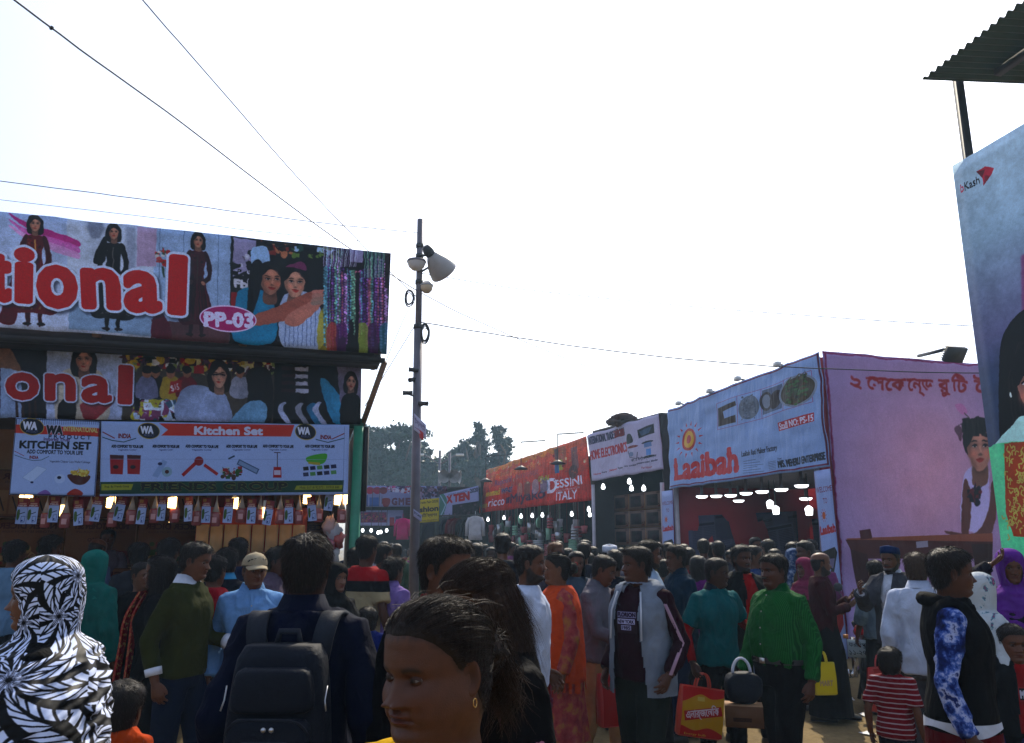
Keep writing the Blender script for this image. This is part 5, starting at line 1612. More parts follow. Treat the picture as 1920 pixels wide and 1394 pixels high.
s.hang("wall_banner", "big pink wall banner with printed child and red script beside the corner stall", C0 - SV * .10, SV, gain=1.0, nu=60, nv=60, ripple=.035, edge=.03, rscale=(6, 7), seed=9, thru=.05)

# -- electronics and orange banners
s = Sign([(1100, 816), (1234, 775), (1243, 881), (1110, 903)], 760, 560, (.82, .78, .84))
s.word("INTERNATIONAL TRADE FAIR-2020", (1105, 834), (1172, 815), 14, (.22, .22, .38), bold=.04); s.word("2020", (1152, 820), (1171, 815), 13, (.62, .12, .2), bold=.06)
s.word("HOME ELECTRONICS", (1106, 863), (1176, 846), 17, (.78, .20, .26), bold=.035)
s.text("জে এ ইন্টারন্যাশনাল", 470, 420, 26, (.16, .14, .25), width=240, bold=.02)
for k, (x, w_, cc) in enumerate(((30, 90, (.78, .10, .14)), (130, 60, (.35, .25, .35)), (215, 100, (.80, .14, .20)), (330, 50, (.2, .2, .3)), (395, 120, (.3, .28, .4)), (520, 200, (.3, .28, .4)))): s.text(["Nova", "sharp", "Jaipan", "Kyoto", "rice cooker", "pressure cooker, blender"][k], x, 492 - k * 6, 22, cc, width=w_, bold=.04)
s.text("Faridpur", 560, 520, 22, (.70, .2, .3), bold=.02)
s.curve([(440, 215), (450, 140), (475, 120), (500, 140), (512, 210), (475, 225)], (.09, .08, .10)); s.poly([(560, 100), (710, 80), (712, 175), (565, 190)], (.12, .14, .2)); s.poly([(575, 120), (690, 105), (660, 165), (590, 170)], (.3, .4, .5))
s.ell(500, 265, 55, 14, (.6, .25, .2)); s.ell(640, 250, 55, 12, (.2, .2, .25)); s.rect(605, 255, 675, 300, (.5, .6, .75)); s.rect(620, 320, 665, 385, (.45, .65, .85)); s.ell(645, 400, 55, 12, (.12, .12, .15)); s.line([(450, 300), (460, 370), (530, 400), (545, 330)], 6, (.3, .3, .35)); s.ell(480, 340, 25, 25, (.55, .6, .7))
s.grain(.06, 11)
s.hang("stall_banner", "creased white electronics banner with appliances beside the orange banner", E0 - RV2 * .05, RV2, gain=.75, nu=40, nv=20, ripple=.035, edge=.05, seed=10, thru=.12, fold=(.5, 2.5, (1, 1, .6)))

s = Sign([(911, 881), (1099, 817), (1112, 939), (898, 963)], 1500, 520, (.82, .22, .13))
s.grad(0, 0, 1500, 300, (.86, .50, .34), (.82, .26, .15))
for k in range(9): s.curve([(60 + k * 125, 0), (190 + k * 125, 0), (150 + k * 125, 60), (100 + k * 125, 60)], (.84, .64, .30), .7, 3)
s.text("বিসমিল্লাহ এন্টারপ্রাইজ", 150, 160, 60, (.86, .72, .32), width=760, al=.55)
s.text("Ruposhi", 250, 235, 60, (.56, .36, .55), width=300, bold=.05, al=.8); s.text("ENTERPRISE", 620, 225, 46, (.62, .40, .50), width=330, al=.7)
s.text("SAFIN ENTERPRICE", 100, 345, 44, (.88, .76, .25), width=250, bold=.05, slab=.04); s.text("PWP-07", 385, 345, 52, (.20, .22, .45), width=190, bold=.07, outline=((.85, .7, .65), .05))
s.text("prestige", 20, 465, 56, (.80, .62, .20), width=150, skew=-.15, bold=.03); s.text("ricco", 185, 465, 86, (.92, .86, .88), width=290, bold=.02); s.text("Miyako", 560, 455, 86, (.34, .13, .32), width=480, bold=.05); s.poly([(495, 400), (550, 390), (545, 455), (500, 460)], (.34, .13, .32))
s.text("D", 1060, 415, 120, (.93, .88, .90), bold=.05); s.text("ESSINI", 1150, 390, 70, (.93, .88, .90), width=270, bold=.03); s.text("Casa by Modern Life", 1165, 420, 18, (.9, .82, .84), width=230); s.text("ITALY", 1165, 492, 66, (.93, .88, .90), width=200, bold=.02)
for x, cc in ((660, (.80, .62, .55)), (770, (.62, .45, .40)), (880, (.78, .76, .80)), (980, (.55, .60, .70))): s.curve([(x, 300), (x + 40, 270), (x + 75, 300), (x + 80, 390), (x + 10, 400)], cc, .75)
s.text("DP-AI", 960, 300, 44, (.75, .70, .2), width=110, bold=.06); s.rect(1150, 20, 1190, 250, (.42, .36, .40), .8); s.rect(1190, 20, 1280, 200, (.66, .50, .40), .6); s.rect(1330, 60, 1400, 260, (.52, .45, .48), .7); s.rect(1150, 160, 1200, 260, (.25, .45, .60)); s.rect(1200, 140, 1240, 240, (.75, .70, .25)); s.ell(1340, 280, 50, 60, (.40, .28, .26), .8)
s.speckle(20, 20, 1480, 330, 90, [(.86, .62, .35), (.78, .36, .26), (.66, .25, .25), (.85, .75, .6)], 4, 16, 6); s.photo(2, .12, 0, 12); s.grain(.10, 12)
s.hang("stall_banner", "long wrinkled orange housewares banner down the right side of the street", O0 - RV2 * .05, RV2, gain=.92, nu=70, nv=20, ripple=.05, edge=.05, seed=12, thru=.25, fold=(.6, 3.5, (1.5, 1.5, .3)), rscale=(14, 2))

# -- far signs at the end of the street
FP = at(750, 1000, 31.0)
YA = np.array([0, 1.0, 0])
s = Sign([(668, 911), (838, 912), (838, 950), (668, 951)], 900, 200, (.66, .66, .80))
for x, cc in ((40, (.62, .10, .28)), (130, (.80, .12, .38)), (200, (.75, .15, .40)), (260, (.60, .12, .3))): s.ell(x, 45, 38, 34, cc); s.rect(x - 34, 20, x + 34, 36, np.asarray(cc) * .8)
s.speckle(290, 5, 560, 60, 90, [(.75, .2, .25), (.85, .85, .9), (.3, .2, .4), (.8, .4, .6)], 6, 20, 3); s.speckle(560, 5, 900, 100, 160, [(.35, .30, .45), (.62, .5, .58), (.2, .2, .35), (.7, .6, .7), (.45, .2, .3)], 6, 22, 4)
s.rect(20, 90, 110, 190, (.28, .42, .68)); s.rect(125, 110, 215, 195, (.30, .48, .74)); s.curve([(245, 125), (325, 125), (310, 195), (262, 195)], (.66, .12, .26))
for k, ch in enumerate("GMEIMU"): s.text(ch, 345 + k * 68, 180, 62, (.50, .12, .32), width=48, bold=.08)
s.grain(.08, 13); s.hang("stall_banner", "far banner with red and blue plastic buckets at the street's end", FP, YA, gain=.6, nu=30, nv=8, ripple=.03, seed=13, thru=.3)
s = Sign([(674, 957), (756, 957), (756, 986), (674, 986)], 420, 150, (.66, .66, .78))
s.rect(14, 20, 260, 120, (.55, .22, .42)); s.speckle(20, 30, 255, 110, 120, [(.70, .25, .45), (.5, .3, .5), (.35, .12, .25), (.75, .5, .4)], 5, 13, 2); s.rect(290, 70, 335, 150, (.70, .15, .3)); s.rect(345, 60, 400, 150, (.22, .24, .5)); s.grain(.08, 14)
s.hang("stall_sign", "pale lower sign with pink picture under the far bucket banner", FP + YA * .3, YA, gain=.6, cat="sign", nu=16, nv=6, ripple=.02, seed=14, thru=.3)
s = Sign([(784, 938), (823, 934), (823, 978), (784, 981)], 240, 280, (.80, .74, .10))
s.text("Trade Fair-2020", 8, 50, 30, (.35, .33, .12), width=222, bold=.03); s.text("Fashion", -66, 150, 62, (.12, .10, .20), width=296, bold=.06); s.text("সিটি ফ্যাশন", 30, 215, 36, (.30, .26, .14), width=190, bold=.02); s.text("Dhaka, Bangladesh", 30, 262, 18, (.35, .32, .15), width=190); s.grain(.06, 15)
s.hang("stall_sign", "yellow fashion sign hanging beside the grey pole", at(800, 960, 26.0), YA, gain=.7, cat="sign", nu=12, nv=12, ripple=.02, seed=15, thru=.3)
s = Sign([(824, 928), (897, 911), (899, 964), (824, 970)], 480, 300, (.74, .74, .84))
s.curve([(0, 0), (60, 0), (110, 120), (40, 300), (0, 300)], (.30, .55, .45), .8); s.line([(10, 10), (90, 150), (20, 290)], 14, (.75, .82, .86)); s.text("X TEN", 110, 130, 88, (.78, .12, .18), width=270, bold=.08); s.text("2020", 390, 60, 44, (.16, .16, .26), width=84, bold=.05); s.text("EXPORT FASHION", 130, 40, 20, (.2, .2, .35), width=230); s.rect(180, 165, 480, 300, (.10, .09, .14)); s.speckle(190, 180, 470, 295, 80, [(.30, .24, .30), (.05, .05, .08), (.45, .36, .40), (.2, .1, .15)], 6, 16, 5); s.grain(.08, 16)
s.hang("stall_banner", "far white banner with red lettering next to the orange banner", at(860, 960, 27.5), np.array([.35, 1, 0]) / 1.06, gain=.62, nu=20, nv=8, ripple=.03, seed=16, thru=.3)

# -- tall billboard on the right
BP = at(1828, 700, 8.0)
ta, tb = on_plane(1790, 312, BP, RV), on_plane(1881, 1160, BP, RV)
tb = np.array([ta[0], ta[1], tb[2]])
bw = Sign([proj(ta), proj(ta - SV * 3.4), proj(tb - SV * 3.4), proj(tb)], 1040, 1500, (.60, .70, .80))
Y, X = np.mgrid[0:1500, 0:1040].astype(np.float32)
ys = np.array([0, 300, 620, 760, 1500.]); cs = np.array([[.68, .74, .75], [.60, .67, .70], [.44, .43, .53], [.30, .35, .45], [.18, .22, .3]])
bw.a = np.stack([np.interp(Y, ys, cs[:, i]) for i in range(3)], -1).astype(np.float32)
n_ = vnoise(np.stack([X / 260, Y / 160, X * 0], -1).reshape(-1, 3), 4).reshape(X.shape)[..., None].astype(np.float32)
bw.a *= (1 + .10 * n_)
bw.word("bKash", (1806, 362), (1841, 344), 15, (.12, .10, .14), bold=.02); bw.word("b", (1806, 362), (1812, 359), 15, (.72, .1, .3), bold=.02)
bw.poly(bw.qs([(1834, 322), (1851, 313), (1868, 316), (1862, 330), (1848, 348), (1846, 334)]), (.72, .09, .24)); bw.poly(bw.qs([(1834, 322), (1852, 318), (1846, 334)]), (.45, .04, .14)); bw.poly(bw.qs([(1851, 330), (1862, 330), (1848, 349)]), (.55, .05, .18))
bw.poly(bw.qs([(1919, 480), (2100, 380), (2100, 1000), (1921, 640)]), (.62, .14, .36), .5, 3)
bw.curve(bw.qs([(1878, 690), (1890, 625), (1920, 600), (1960, 580), (1960, 860), (1900, 850), (1880, 830)]), (.05, .04, .05))
bw.curve(bw.qs([(1878, 690), (1895, 610), (1960, 570), (2050, 640), (2050, 880), (1960, 900), (1900, 860)]), (.05, .04, .05))
p = bw.q(1958, 716); fig_face(bw, p[0], p[1], 118, (.78, .56, .48), (.06, .045, .05), -.12); bw.ell(*bw.q(1899, 741), 4, 9, (.85, .85, .8))
bw.curve(bw.qs([(1868, 836), (1900, 800), (1925, 780), (1990, 800), (2060, 850), (1990, 900), (1870, 850)]), (.72, .84, .78))
bw.curve(bw.qs([(1847, 860), (1862, 838), (1890, 830), (2000, 830), (2120, 880), (2120, 1400), (1880, 1190), (1860, 1040)]), (.42, .80, .58))
bw.curve(bw.qs([(1850, 900), (1858, 900), (1876, 1040), (1876, 1160), (1862, 1150), (1856, 1000)]), (.20, .62, .32))
bw.poly(bw.qs([(1887, 832), (1985, 822), (1985, 1016), (1905, 1005), (1890, 960)]), (.66, .30, .14)); g_ = np.random.default_rng(3)
for k in range(210):
 p = bw.q(g_.uniform(1889, 1978), g_.uniform(836, 1002)); a = g_.uniform(0, 6.3); bw.line([(p[0], p[1]), (p[0] + 10 * math.cos(a), p[1] + 14 * math.sin(a)), (p[0] + 14 * math.cos(a + .8), p[1] + 20 * math.sin(a + .8))], 4, (.72, .66, .34))
bw.photo(1.5, .05, 0, 17); bw.grain(.04, 17)
cs = [on_plane(x, y, BP, RV) for x, y in bw.quad]
root = empty("billboard", tuple((cs[3] + cs[2]) / 2 * [1, 1, 0]))
off = np.array(root.location)
im = bw.image("billboard_print")
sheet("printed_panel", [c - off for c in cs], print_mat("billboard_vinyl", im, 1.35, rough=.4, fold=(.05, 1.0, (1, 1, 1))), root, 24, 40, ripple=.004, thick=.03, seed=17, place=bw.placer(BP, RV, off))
tag(root, "tall blue billboard of a smiling woman with small bird emblem at the right edge", "billboard")
for t_ in (.04, .96):
 a = cs[0] * (1 - t_) + cs[1] * t_; b = cs[3] * (1 - t_) + cs[2] * t_
 MB().bar(np.array([b[0], b[1], 0]) + RV * .09 - off, a + RV * .09 - off, .08).build("frame_post", M_DARK, root)
for t_ in (.12, .5, .93):
 a = cs[0] * (1 - t_) + cs[3] * t_; b = cs[1] * (1 - t_) + cs[2] * t_
 MB().bar(a + RV * .11 - off, b + RV * .11 - off, .06).build("frame_rail", M_DARK, root)

# -- corrugated canopy over it
zr = at(1797, 167, 8.6)[2]
hp = np.array([0, 0, zr])
tip = on_plane(1730, 153, hp, UP); e1 = on_plane(1935, 182, hp, UP); e2 = on_plane(1925, 1, hp, UP)
dS = (e2 - tip) / np.linalg.norm(e2 - tip); dR = (e1 - tip) / np.linalg.norm(e1 - tip)
root = empty("canopy", (tip[0] + dR[0] * 1.2, tip[1] + dR[1] * 1.2, 0)); off = np.array(root.location)
n1, n2 = 240, 24
L1, L2 = np.linalg.norm(e2 - tip) + .6, 2.4
A_, B_ = np.meshgrid(np.linspace(0, L1, n1), np.linspace(0, L2, n2), indexing='ij')
P_ = tip + dS * A_[..., None] + dR * B_[..., None]
P_[..., 2] += .022 * np.sin(A_ * 2 * np.pi / .11) + .10 * B_ + .02
i_, j_ = np.meshgrid(np.arange(n1 - 1), np.arange(n2 - 1), indexing='ij')
F_ = np.stack([i_ * n2 + j_, (i_ + 1) * n2 + j_, (i_ + 1) * n2 + j_ + 1, i_ * n2 + j_ + 1], -1).reshape(-1, 4)
V_ = P_.reshape(-1, 3) - off; kk = len(V_)
M_CORR = mat("green_corrugated_iron", (.015, .045, .038), .5, .3, var=.35, vscale=3)
obj("roof_sheet", mesh_data("roof_sheet", np.concatenate([V_, V_ + [0, 0, .006]]), np.concatenate([F_[:, ::-1], F_ + kk]), M_CORR, True), root)
MB().bar(tip + dR * .75 + dS * .3 - off + [0, 0, .02], tip + dR * .75 + dS * L1 - off + [0, 0, .02], .09, .07).build("rafter", M_DARK, root)
pt = at(1798, 167, 8.6)
MB().bar(np.array([pt[0], pt[1], 0]) - off, pt - off + [0, 0, .16], .085).build("post", M_DARK, root)
pt2 = pt + dR * 1.6
MB().bar(np.array([pt2[0], pt2[1], 0]) - off, pt2 - off + [0, 0, .32], .085).build("post", M_DARK, root)
tag(root, "dark green corrugated iron canopy on a steel post above the billboard", "canopy")

# ------------------------------------------------------------------ stall shells
def shell(name, label, P0, along, out, length, depth, z_roof, wall, floor_=None, back=None, side=True, roofm=None, t=.05):
 """open-fronted stall: along the street, reaching back from the front line"""
 root = empty(name, (P0[0], P0[1], 0)); a, o_ = np.asarray(along), np.asarray(out)

 def slab(nm, p, q, r, m):
  p, q, r = [np.asarray(x, float) for x in (p, q, r)]
  nrm = np.cross(q, r); nrm = nrm / np.linalg.norm(nrm) * t
  v = np.array([p, p + q, p + q + r, p + r, p + nrm, p + q + nrm, p + q + r + nrm, p + r + nrm])
  obj(nm, mesh_data(nm, v, np.array([(0, 1, 2, 3), (7, 6, 5, 4), (0, 4, 5, 1), (1, 5, 6, 2), (2, 6, 7, 3), (3, 7, 4, 0)]), m, False), root)
 Z = UP * z_roof
 slab("back_wall", o_ * depth, a * length, Z, back or wall)
 if side:
  slab("side_wall", o_ * .03, o_ * (depth - .03), Z, wall); slab("side_wall", a * length + o_ * .03, o_ * (depth - .03), Z, wall)
 slab("roof", Z + o_ * .02, a * length, o_ * depth, roofm or M_DARK)
 tag(root, label, "stall")
 return root


lz = at(1256, 919, 19.0)
len_main = np.linalg.norm((on_plane(1256, 919, C0, RV) - C0)[:2])
M_LINING = mat("grey_lining", (.16, .15, .17), .8)
M_OUTER = mat("pale_cloth_lining", (.45, .42, .48), .85)
stall_c = shell("corner_stall", "open corner stall with red walls and round ceiling lamps", C0 + RV * .03, SV, RV, len_main, 3.6, 4.95, M_RED, roofm=M_TARP)
obj("ceiling", mesh_data("ceiling", np.array([UP * 3.12 + RV * .05 + SV * .06, UP * 3.12 + RV * .05 + SV * (len_main - .06), UP * 3.12 + RV * 3.5 + SV * (len_main - .06), UP * 3.12 + RV * 3.5 + SV * .06]), np.array([(0, 1, 2, 3)]), M_LINING, False), stall_c)
for t_ in (.08, len_main - .12):
 MB().box(SV * t_ + UP * 1.55 + RV * .06, (.10, .10, 3.1)).build("pillar", M_OUTER, stall_c)
# newspaper cuttings pinned up inside
s = Canvas(700, 330, (.42, .42, .52))
g_ = np.random.default_rng(8)
for k in range(15):
 x, y, a = g_.uniform(0, 640), g_.uniform(-20, 280), g_.uniform(-14, 14); w_, h_ = g_.uniform(120, 220), g_.uniform(90, 170)
 q = math.radians(a); R2 = np.array([[math.cos(q), -math.sin(q)], [math.sin(q), math.cos(q)]])
 f2 = lambda u, v: tuple(np.array([x, y]) + R2 @ np.array([u, v]))
 s.poly([f2(0, 0), f2(w_, 0), f2(w_, h_), f2(0, h_)], np.array([.50, .50, .60]) * g_.uniform(.7, 1.05))
 s.poly([f2(8, 8), f2(w_ - 8, 8), f2(w_ - 8, 20), f2(8, 20)], (.22, .22, .32))
 for r_ in range(int((h_ - 30) / 8)):
  s.line([f2(8, 30 + r_ * 8), f2(w_ * .45, 30 + r_ * 8)], 3, (.34, .34, .44)); s.line([f2(w_ * .52, 30 + r_ * 8), f2(w_ - 8, 30 + r_ * 8)], 3, (.34, .34, .44))
 if k % 3 == 0: s.poly([f2(w_ * .2, 40), f2(w_ * .5, 40), f2(w_ * .5, 80), f2(w_ * .2, 80)], (.2, .2, .28))
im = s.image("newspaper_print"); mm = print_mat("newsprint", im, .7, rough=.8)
b0 = C0 + RV * 3.55
o = sheet("newspaper_poster", [b0 + SV * .4 + UP * 2.55, b0 + SV * (len_main - .3) + UP * 2.4, b0 + SV * (len_main - .3) + UP * .9, b0 + SV * .4 + UP * .9], mm, None, 20, 8, ripple=.01)
tag(o, "sheet of newspaper cuttings pinned on the red back wall", "poster")
b1 = C0 + SV * (len_main - .05)
o = sheet("newspaper_poster", [b1 + RV * .4 + UP * 2.45, b1 + RV * 3.3 + UP * 2.6, b1 + RV * 3.3 + UP * 1.0, b1 + RV * .4 + UP * .9], mm, None, 20, 8, ripple=.01)
tag(o, "sheet of newspaper cuttings on the stall's far end wall", "poster")
for k, (x, y, D) in enumerate([(1316, 932, 17.8), (1343, 931, 17.6), (1370, 930, 17.2), (1399, 926, 16.6), (1429, 923, 16.0), (1465, 919, 15.4), (1503, 912, 14.8), (1385, 940, 18.6), (1511, 936, 16.4)]):
 p = at(x, y, D); root = empty("ceiling_lamp", tuple(p)); h_ = max(.03, 3.115 - p[2])
 MB().lathe([(.001, -.03), (.08, -.027), (.11, -.012), (.125, .012), (.125, .022)], n=28).build("diffuser", M_COOL, root, True)
 MB().lathe([(.13, .018), (.125, .04), (.03, .06), (.03, h_), (.001, h_)], n=20).build("housing", M_LINING, root, True)
 tag(root, "round flat ceiling lamp, " + ORD[[0, 1, 2, 4, 5, 6, 7, 3, 8][k]] + " from the left in the corner stall", "lamp", "round ceiling lamps in the corner stall")
for k, (x, y, D) in enumerate(((1444, 948, 17.0), (1455, 959, 17.0), (1517, 960, 15.5))):
 p = at(x, y, D); root = empty("hanging_lamp", tuple(p))
 MB().lathe([(.001, -.07), (.06, -.065), (.075, .06), (.07, .07), (.03, .11)], n=16).build("shade", M_COOL, root, True)
 MB().tube([(0, 0, .1), (0, 0, 3.12 - p[2])], .012, 6).build("cord", M_WIRE, root)
 tag(root, ("left", "middle", "right")[k] + " one of three bucket shaped lamps hanging low in the corner stall", "lamp", "low hanging lamps in the corner stall")
# spot lamps along the fascia top and the floodlight
for k, (x, y) in enumerate(((1279, 757), (1338, 734), (1391, 711), (1466, 684))):
 p = on_plane(x, y, C0, RV); root = empty("spot_lamp", tuple(p))
 MB().bar(RV * .25 - UP * .06, -RV * .05, .03).build("arm", M_DARK, root); MB().box(-RV * .10, (.09, .13, .08), np.array([RV, SV, UP])).build("lamp_head", M_WHITE, root)
 tag(root, "small white spot lamp on the corner stall fascia, " + ORD[k] + " from the left", "lamp", "spot lamps along the fascia top")
p = on_plane(1722, 668, C0, SV); root = empty("floodlight", tuple(p)); q = at(1775, 655, p[1] - 1.1)
MB().bar((0, 0, 0), q - p, .05).build("arm", M_DARK, root)
hd = np.array([RV, SV * .6 - UP * .8, SV * .8 + UP * .6]); c_ = at(1790, 665, p[1] - 1.2) - p
MB().box(c_, (.36, .26, .08), hd).build("lamp_head", M_DARK, root)
for k in range(6): MB().box(c_ + hd[2] * .06 + hd[1] * (-.10 + k * .04), (.34, .012, .05), hd).build("cooling_fin", M_DARK, root)
tag(root, "black floodlight on an angled arm above the pink wall", "lamp")

# electronics and orange stalls
len_e = np.linalg.norm((on_plane(1110, 903, E0, RV2) - E0)[:2])
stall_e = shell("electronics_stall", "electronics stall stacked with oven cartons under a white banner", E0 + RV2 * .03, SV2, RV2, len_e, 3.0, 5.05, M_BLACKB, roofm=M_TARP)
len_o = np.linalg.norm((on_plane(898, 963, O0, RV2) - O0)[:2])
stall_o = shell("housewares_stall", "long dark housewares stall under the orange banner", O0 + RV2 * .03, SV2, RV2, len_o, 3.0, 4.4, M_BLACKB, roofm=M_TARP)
MB().bar(np.array([0, 0, 0.]), UP * 3.3, .09).build("post", M_OUTER, stall_e)
MB().bar(SV2 * len_e, SV2 * len_e + UP * 3.5, .09).build("post", M_OUTER, stall_e)
t_ = on_plane(1165, 786, E0, RV2)
mb = MB()
g_ = np.random.default_rng(2)
v, f = ell_grid(30, 44); q = 1 - 2 * np.abs(vnoise(v * [2, 2, 5], 3)); mb.add(v * [.30, .24, .13] * (1 + .6 * vnoise(v * 1.9, 1) + .4 * q)[:, None] + t_ + [0, 0, -.02], f)
tag(mb.build("folded_tarp", mat("brown_tarp", (.07, .04, .035), .8, var=.3), None, True), "dark folded tarpaulin lying on top of the electronics banner", "tarpaulin")
# oven cartons
CART = print_mat("oven_carton_print", (lambda s: (s.rect(70, 40, 290, 200, (.20, .15, .16)), s.rect(90, 70, 240, 180, (.07, .06, .08)), s.ell(165, 125, 55, 38, (.30, .22, .24)), s.rect(250, 70, 280, 180, (.28, .22, .22)), s.text("OVEN", 10, 30, 20, (.25, .15, .15), width=80, bold=.05), s.speckle(5, 150, 60, 225, 14, [(.6, .3, .2), (.4, .25, .15)], 6, 14, 1), s.grain(.06, 3), s.image("oven_carton"))[-1])(Canvas(320, 240, (.60, .50, .44))), .55, rough=.7)


def carton(name, label, c, w, d, h, out, along, mfront, group=None, cat="carton"):
 """box with a printed front facing -out"""
 out, along = np.asarray(out, float), np.asarray(along, float)
 c = np.asarray(c, float)
 p = [c - along * w / 2 - out * d / 2, c + along * w / 2 - out * d / 2, c + along * w / 2 + out * d / 2, c - along * w / 2 + out * d / 2]
 v = np.array(p + [q + UP * h for q in p]) - c
 f = np.array([(1, 0, 4, 5), (3, 2, 6, 7), (0, 3, 7, 4), (2, 1, 5, 6), (4, 7, 6, 5), (0, 1, 2, 3)])
 me = mesh_data(name, v, f, [M_CARD, mfront], False, mi=[1, 0, 0, 0, 0, 0])
 ul = me.uv_layers.new(name="UVMap")
 for li, q in zip(range(4), ((0, 0), (1, 0), (1, 1), (0, 1))): ul.data[li].uv = q
 o = obj(name, me, None, tuple(c))
 return tag(o, label, cat, group)


for r_, zc in enumerate((2.75, 2.28, 1.81)):
 for k in range(4):
  if r_ == 0 and k == 0: continue
  carton("oven_carton", "tan oven carton, " + ORD[k] + " from the right in the " + ("top", "middle", "bottom")[r_] + " row of the electronics stall", E0 + SV2 * (.55 + k * .82) + RV2 * .9 + UP * zc, .78, .5, .44, RV2, -SV2, CART, "oven cartons in the electronics stall")
M_POT = mat("black_goods", (.015, .015, .017), .3, var=.3); M_PLAST = mat("pale_plastic", (.45, .48, .52), .35, var=.2)
for r_ in range(4):
 for k in range(5):
  w_ = .6
  mb = MB(); mb.box((0, 0, .19), (w_, .4, .38), np.array([SV2, RV2, UP])); mb.box(np.array([0, 0, .2]) - RV2 * .205, (.5, .012, .28), np.array([SV2, RV2, UP]))
  mb.tube([-RV2 * .23 + UP * .28 - SV2 * .05, -RV2 * .26 + UP * .28, -RV2 * .23 + UP * .28 + SV2 * .05], .01, 6)
  o = mb.build("appliance_box", M_POT, None, False, tuple(E0 * [1, 1, 0] + SV2 * (.45 + k * .68) + RV2 * (.8) + UP * (.25 + r_ * .39)))
  tag(o, "black glossy appliance box on the lower electronics shelves", "appliance", "black appliance boxes on the electronics shelves")
for k, (x, y, D) in enumerate(((1131, 914, 22.6), (1180, 904, 21.5), (1184, 917, 21.7), (1207, 917, 21.0))):
 p = at(x, y, D); root = empty("bulb", tuple(p)); MB().lathe([(.001, -.06), (.045, -.05), (.06, .0), (.045, .05), (.02, .10)], n=16).build("glow_bulb", M_COOL, root, True); MB().tube([(0, 0, .1), (0, 0, 4.2 - p[2])], .012, 6).build("cord", M_WIRE, root)
 tag(root, "bright white bulb in the electronics stall, " + ORD[k] + " from the left", "bulb", "bulbs in the electronics stall")
for k, (x, y, D) in enumerate(((915, 975, 31.0), (945, 972, 30.0), (977, 969, 28.6), (998, 968, 28.0), (1017, 967, 27.2), (1072, 965, 25.5), (1104, 956, 24.6), (1106, 966, 24.6))):
 p = at(x, y, D); root = empty("bulb", tuple(p)); MB().lathe([(.001, -.06), (.04, -.05), (.055, .0), (.04, .05), (.02, .10)], n=14).build("glow_bulb", M_COOL, root, True); MB().tube([(0, 0, .1), (0, 0, 4.0 - p[2])], .012, 6).build("cord", M_WIRE, root)
 tag(root, "bright white bulb under the orange banner, " + ORD[k] + " from the left", "bulb", "bulbs in the housewares stall")
g_ = np.random.default_rng(21)
GOODS = [M_PLAST, mat("steel_pan", (.35, .35, .37), .3, .8), mat("mint_plastic", (.25, .5, .35), .4), mat("striped_white", (.55, .53, .58), .5), mat("dull_red_goods", (.30, .05, .06), .5)]
for k in range(60):
 u = g_.uniform(.3, len_o - .4); zt = g_.uniform(2.0, 2.75); dd = g_.uniform(.1, .9); kind = g_.integers(3)
 mb = MB(); r_ = g_.uniform(.09, .15); h_ = g_.uniform(.22, .42)
 if kind == 0: mb.lathe([(.001, -h_), (r_ * .8, -h_), (r_, 0), (r_ * .96, 0), (r_ * .7, -h_ * .9), (.001, -h_ * .9)], n=12)
 elif kind == 1:
  for q in range(4): mb.lathe([(.001, -.09 * q - .08), (r_, -.09 * q - .07), (r_, -.09 * q - .01), (.001, -.09 * q)], n=12)
 else: mb.lathe([(.001, -.05), (r_ * 1.1, -.05), (r_ * 1.2, .0), (r_ * 1.1, .01), (.001, -.03)], ax=(.9, -.4, 0), n=14); mb.bar((0, 0, .02), (0, 0, .22), .025)
 mb.tube([(0, 0, 0), (0, 0, 4.3 - zt)], .006, 4)
 ci = g_.integers(5); o = mb.build("hanging_ware", GOODS[ci], None, True, tuple(O0 * [1, 1, 0] + SV2 * u + RV2 * dd + UP * zt)); 
 tag(o, ("pale", "steel", "mint green", "white", "dull red")[ci] + (" bucket", " stacked tin carrier", " frying pan")[kind] + " hanging under the orange banner", "kitchenware", "hanging wares in the housewares stall")
for k in range(10):
 mb = MB()
 for q in range(6): mb.box((0, 0, q * .065), (.34 + .03 * (q % 2), .26, .05), np.array([SV2, RV2, UP]))
 o = mb.build("ware_stack", GOODS[k % 5], None, False, tuple(O0 * [1, 1, 0] + SV2 * (.5 + k * .9) + RV2 * .6 + UP * (1.35 + .15 * (k % 3)))); tag(o, "stack of pale boxed wares on the housewares shelf", "wares", "stacked wares in the housewares stall")
MB().box(SV2 * (len_o / 2) + RV2 * .7 + UP * .65, (len_o - .3, .9, 1.3), np.array([SV2, RV2, UP])).build("counter", M_BLACKB, stall_o)
for k, (x, y) in enumerate(((911, 903), (977, 880), (1046, 870))):       # dark lamp shades in front of the orange banner
 p = at(x, y, 29 - k * 2.4); root = empty("shade_lamp", tuple(p)); tp = at(x - 22 + k * 6, y - 55 + k * 8, 29.5 - k * 2.4) - p
 MB().lathe([(.03, .12), (.10, .08), (.24, 0), (.23, -.01), (.001, .05)], n=16).build("shade", M_DARK, root, True)
 MB().tube([(0, 0, .1), (0, 0, .9)], .015, 6).build("rod", M_DARK, root); MB().bar((0, 0, .9), RV2 * .9 + UP * 1.0, .035).build("arm", M_DARK, root)
 tag(root, "dark lamp shade before the orange banner, " + ORD[k] + " from the left", "lamp", "lamp shades before the orange banner")

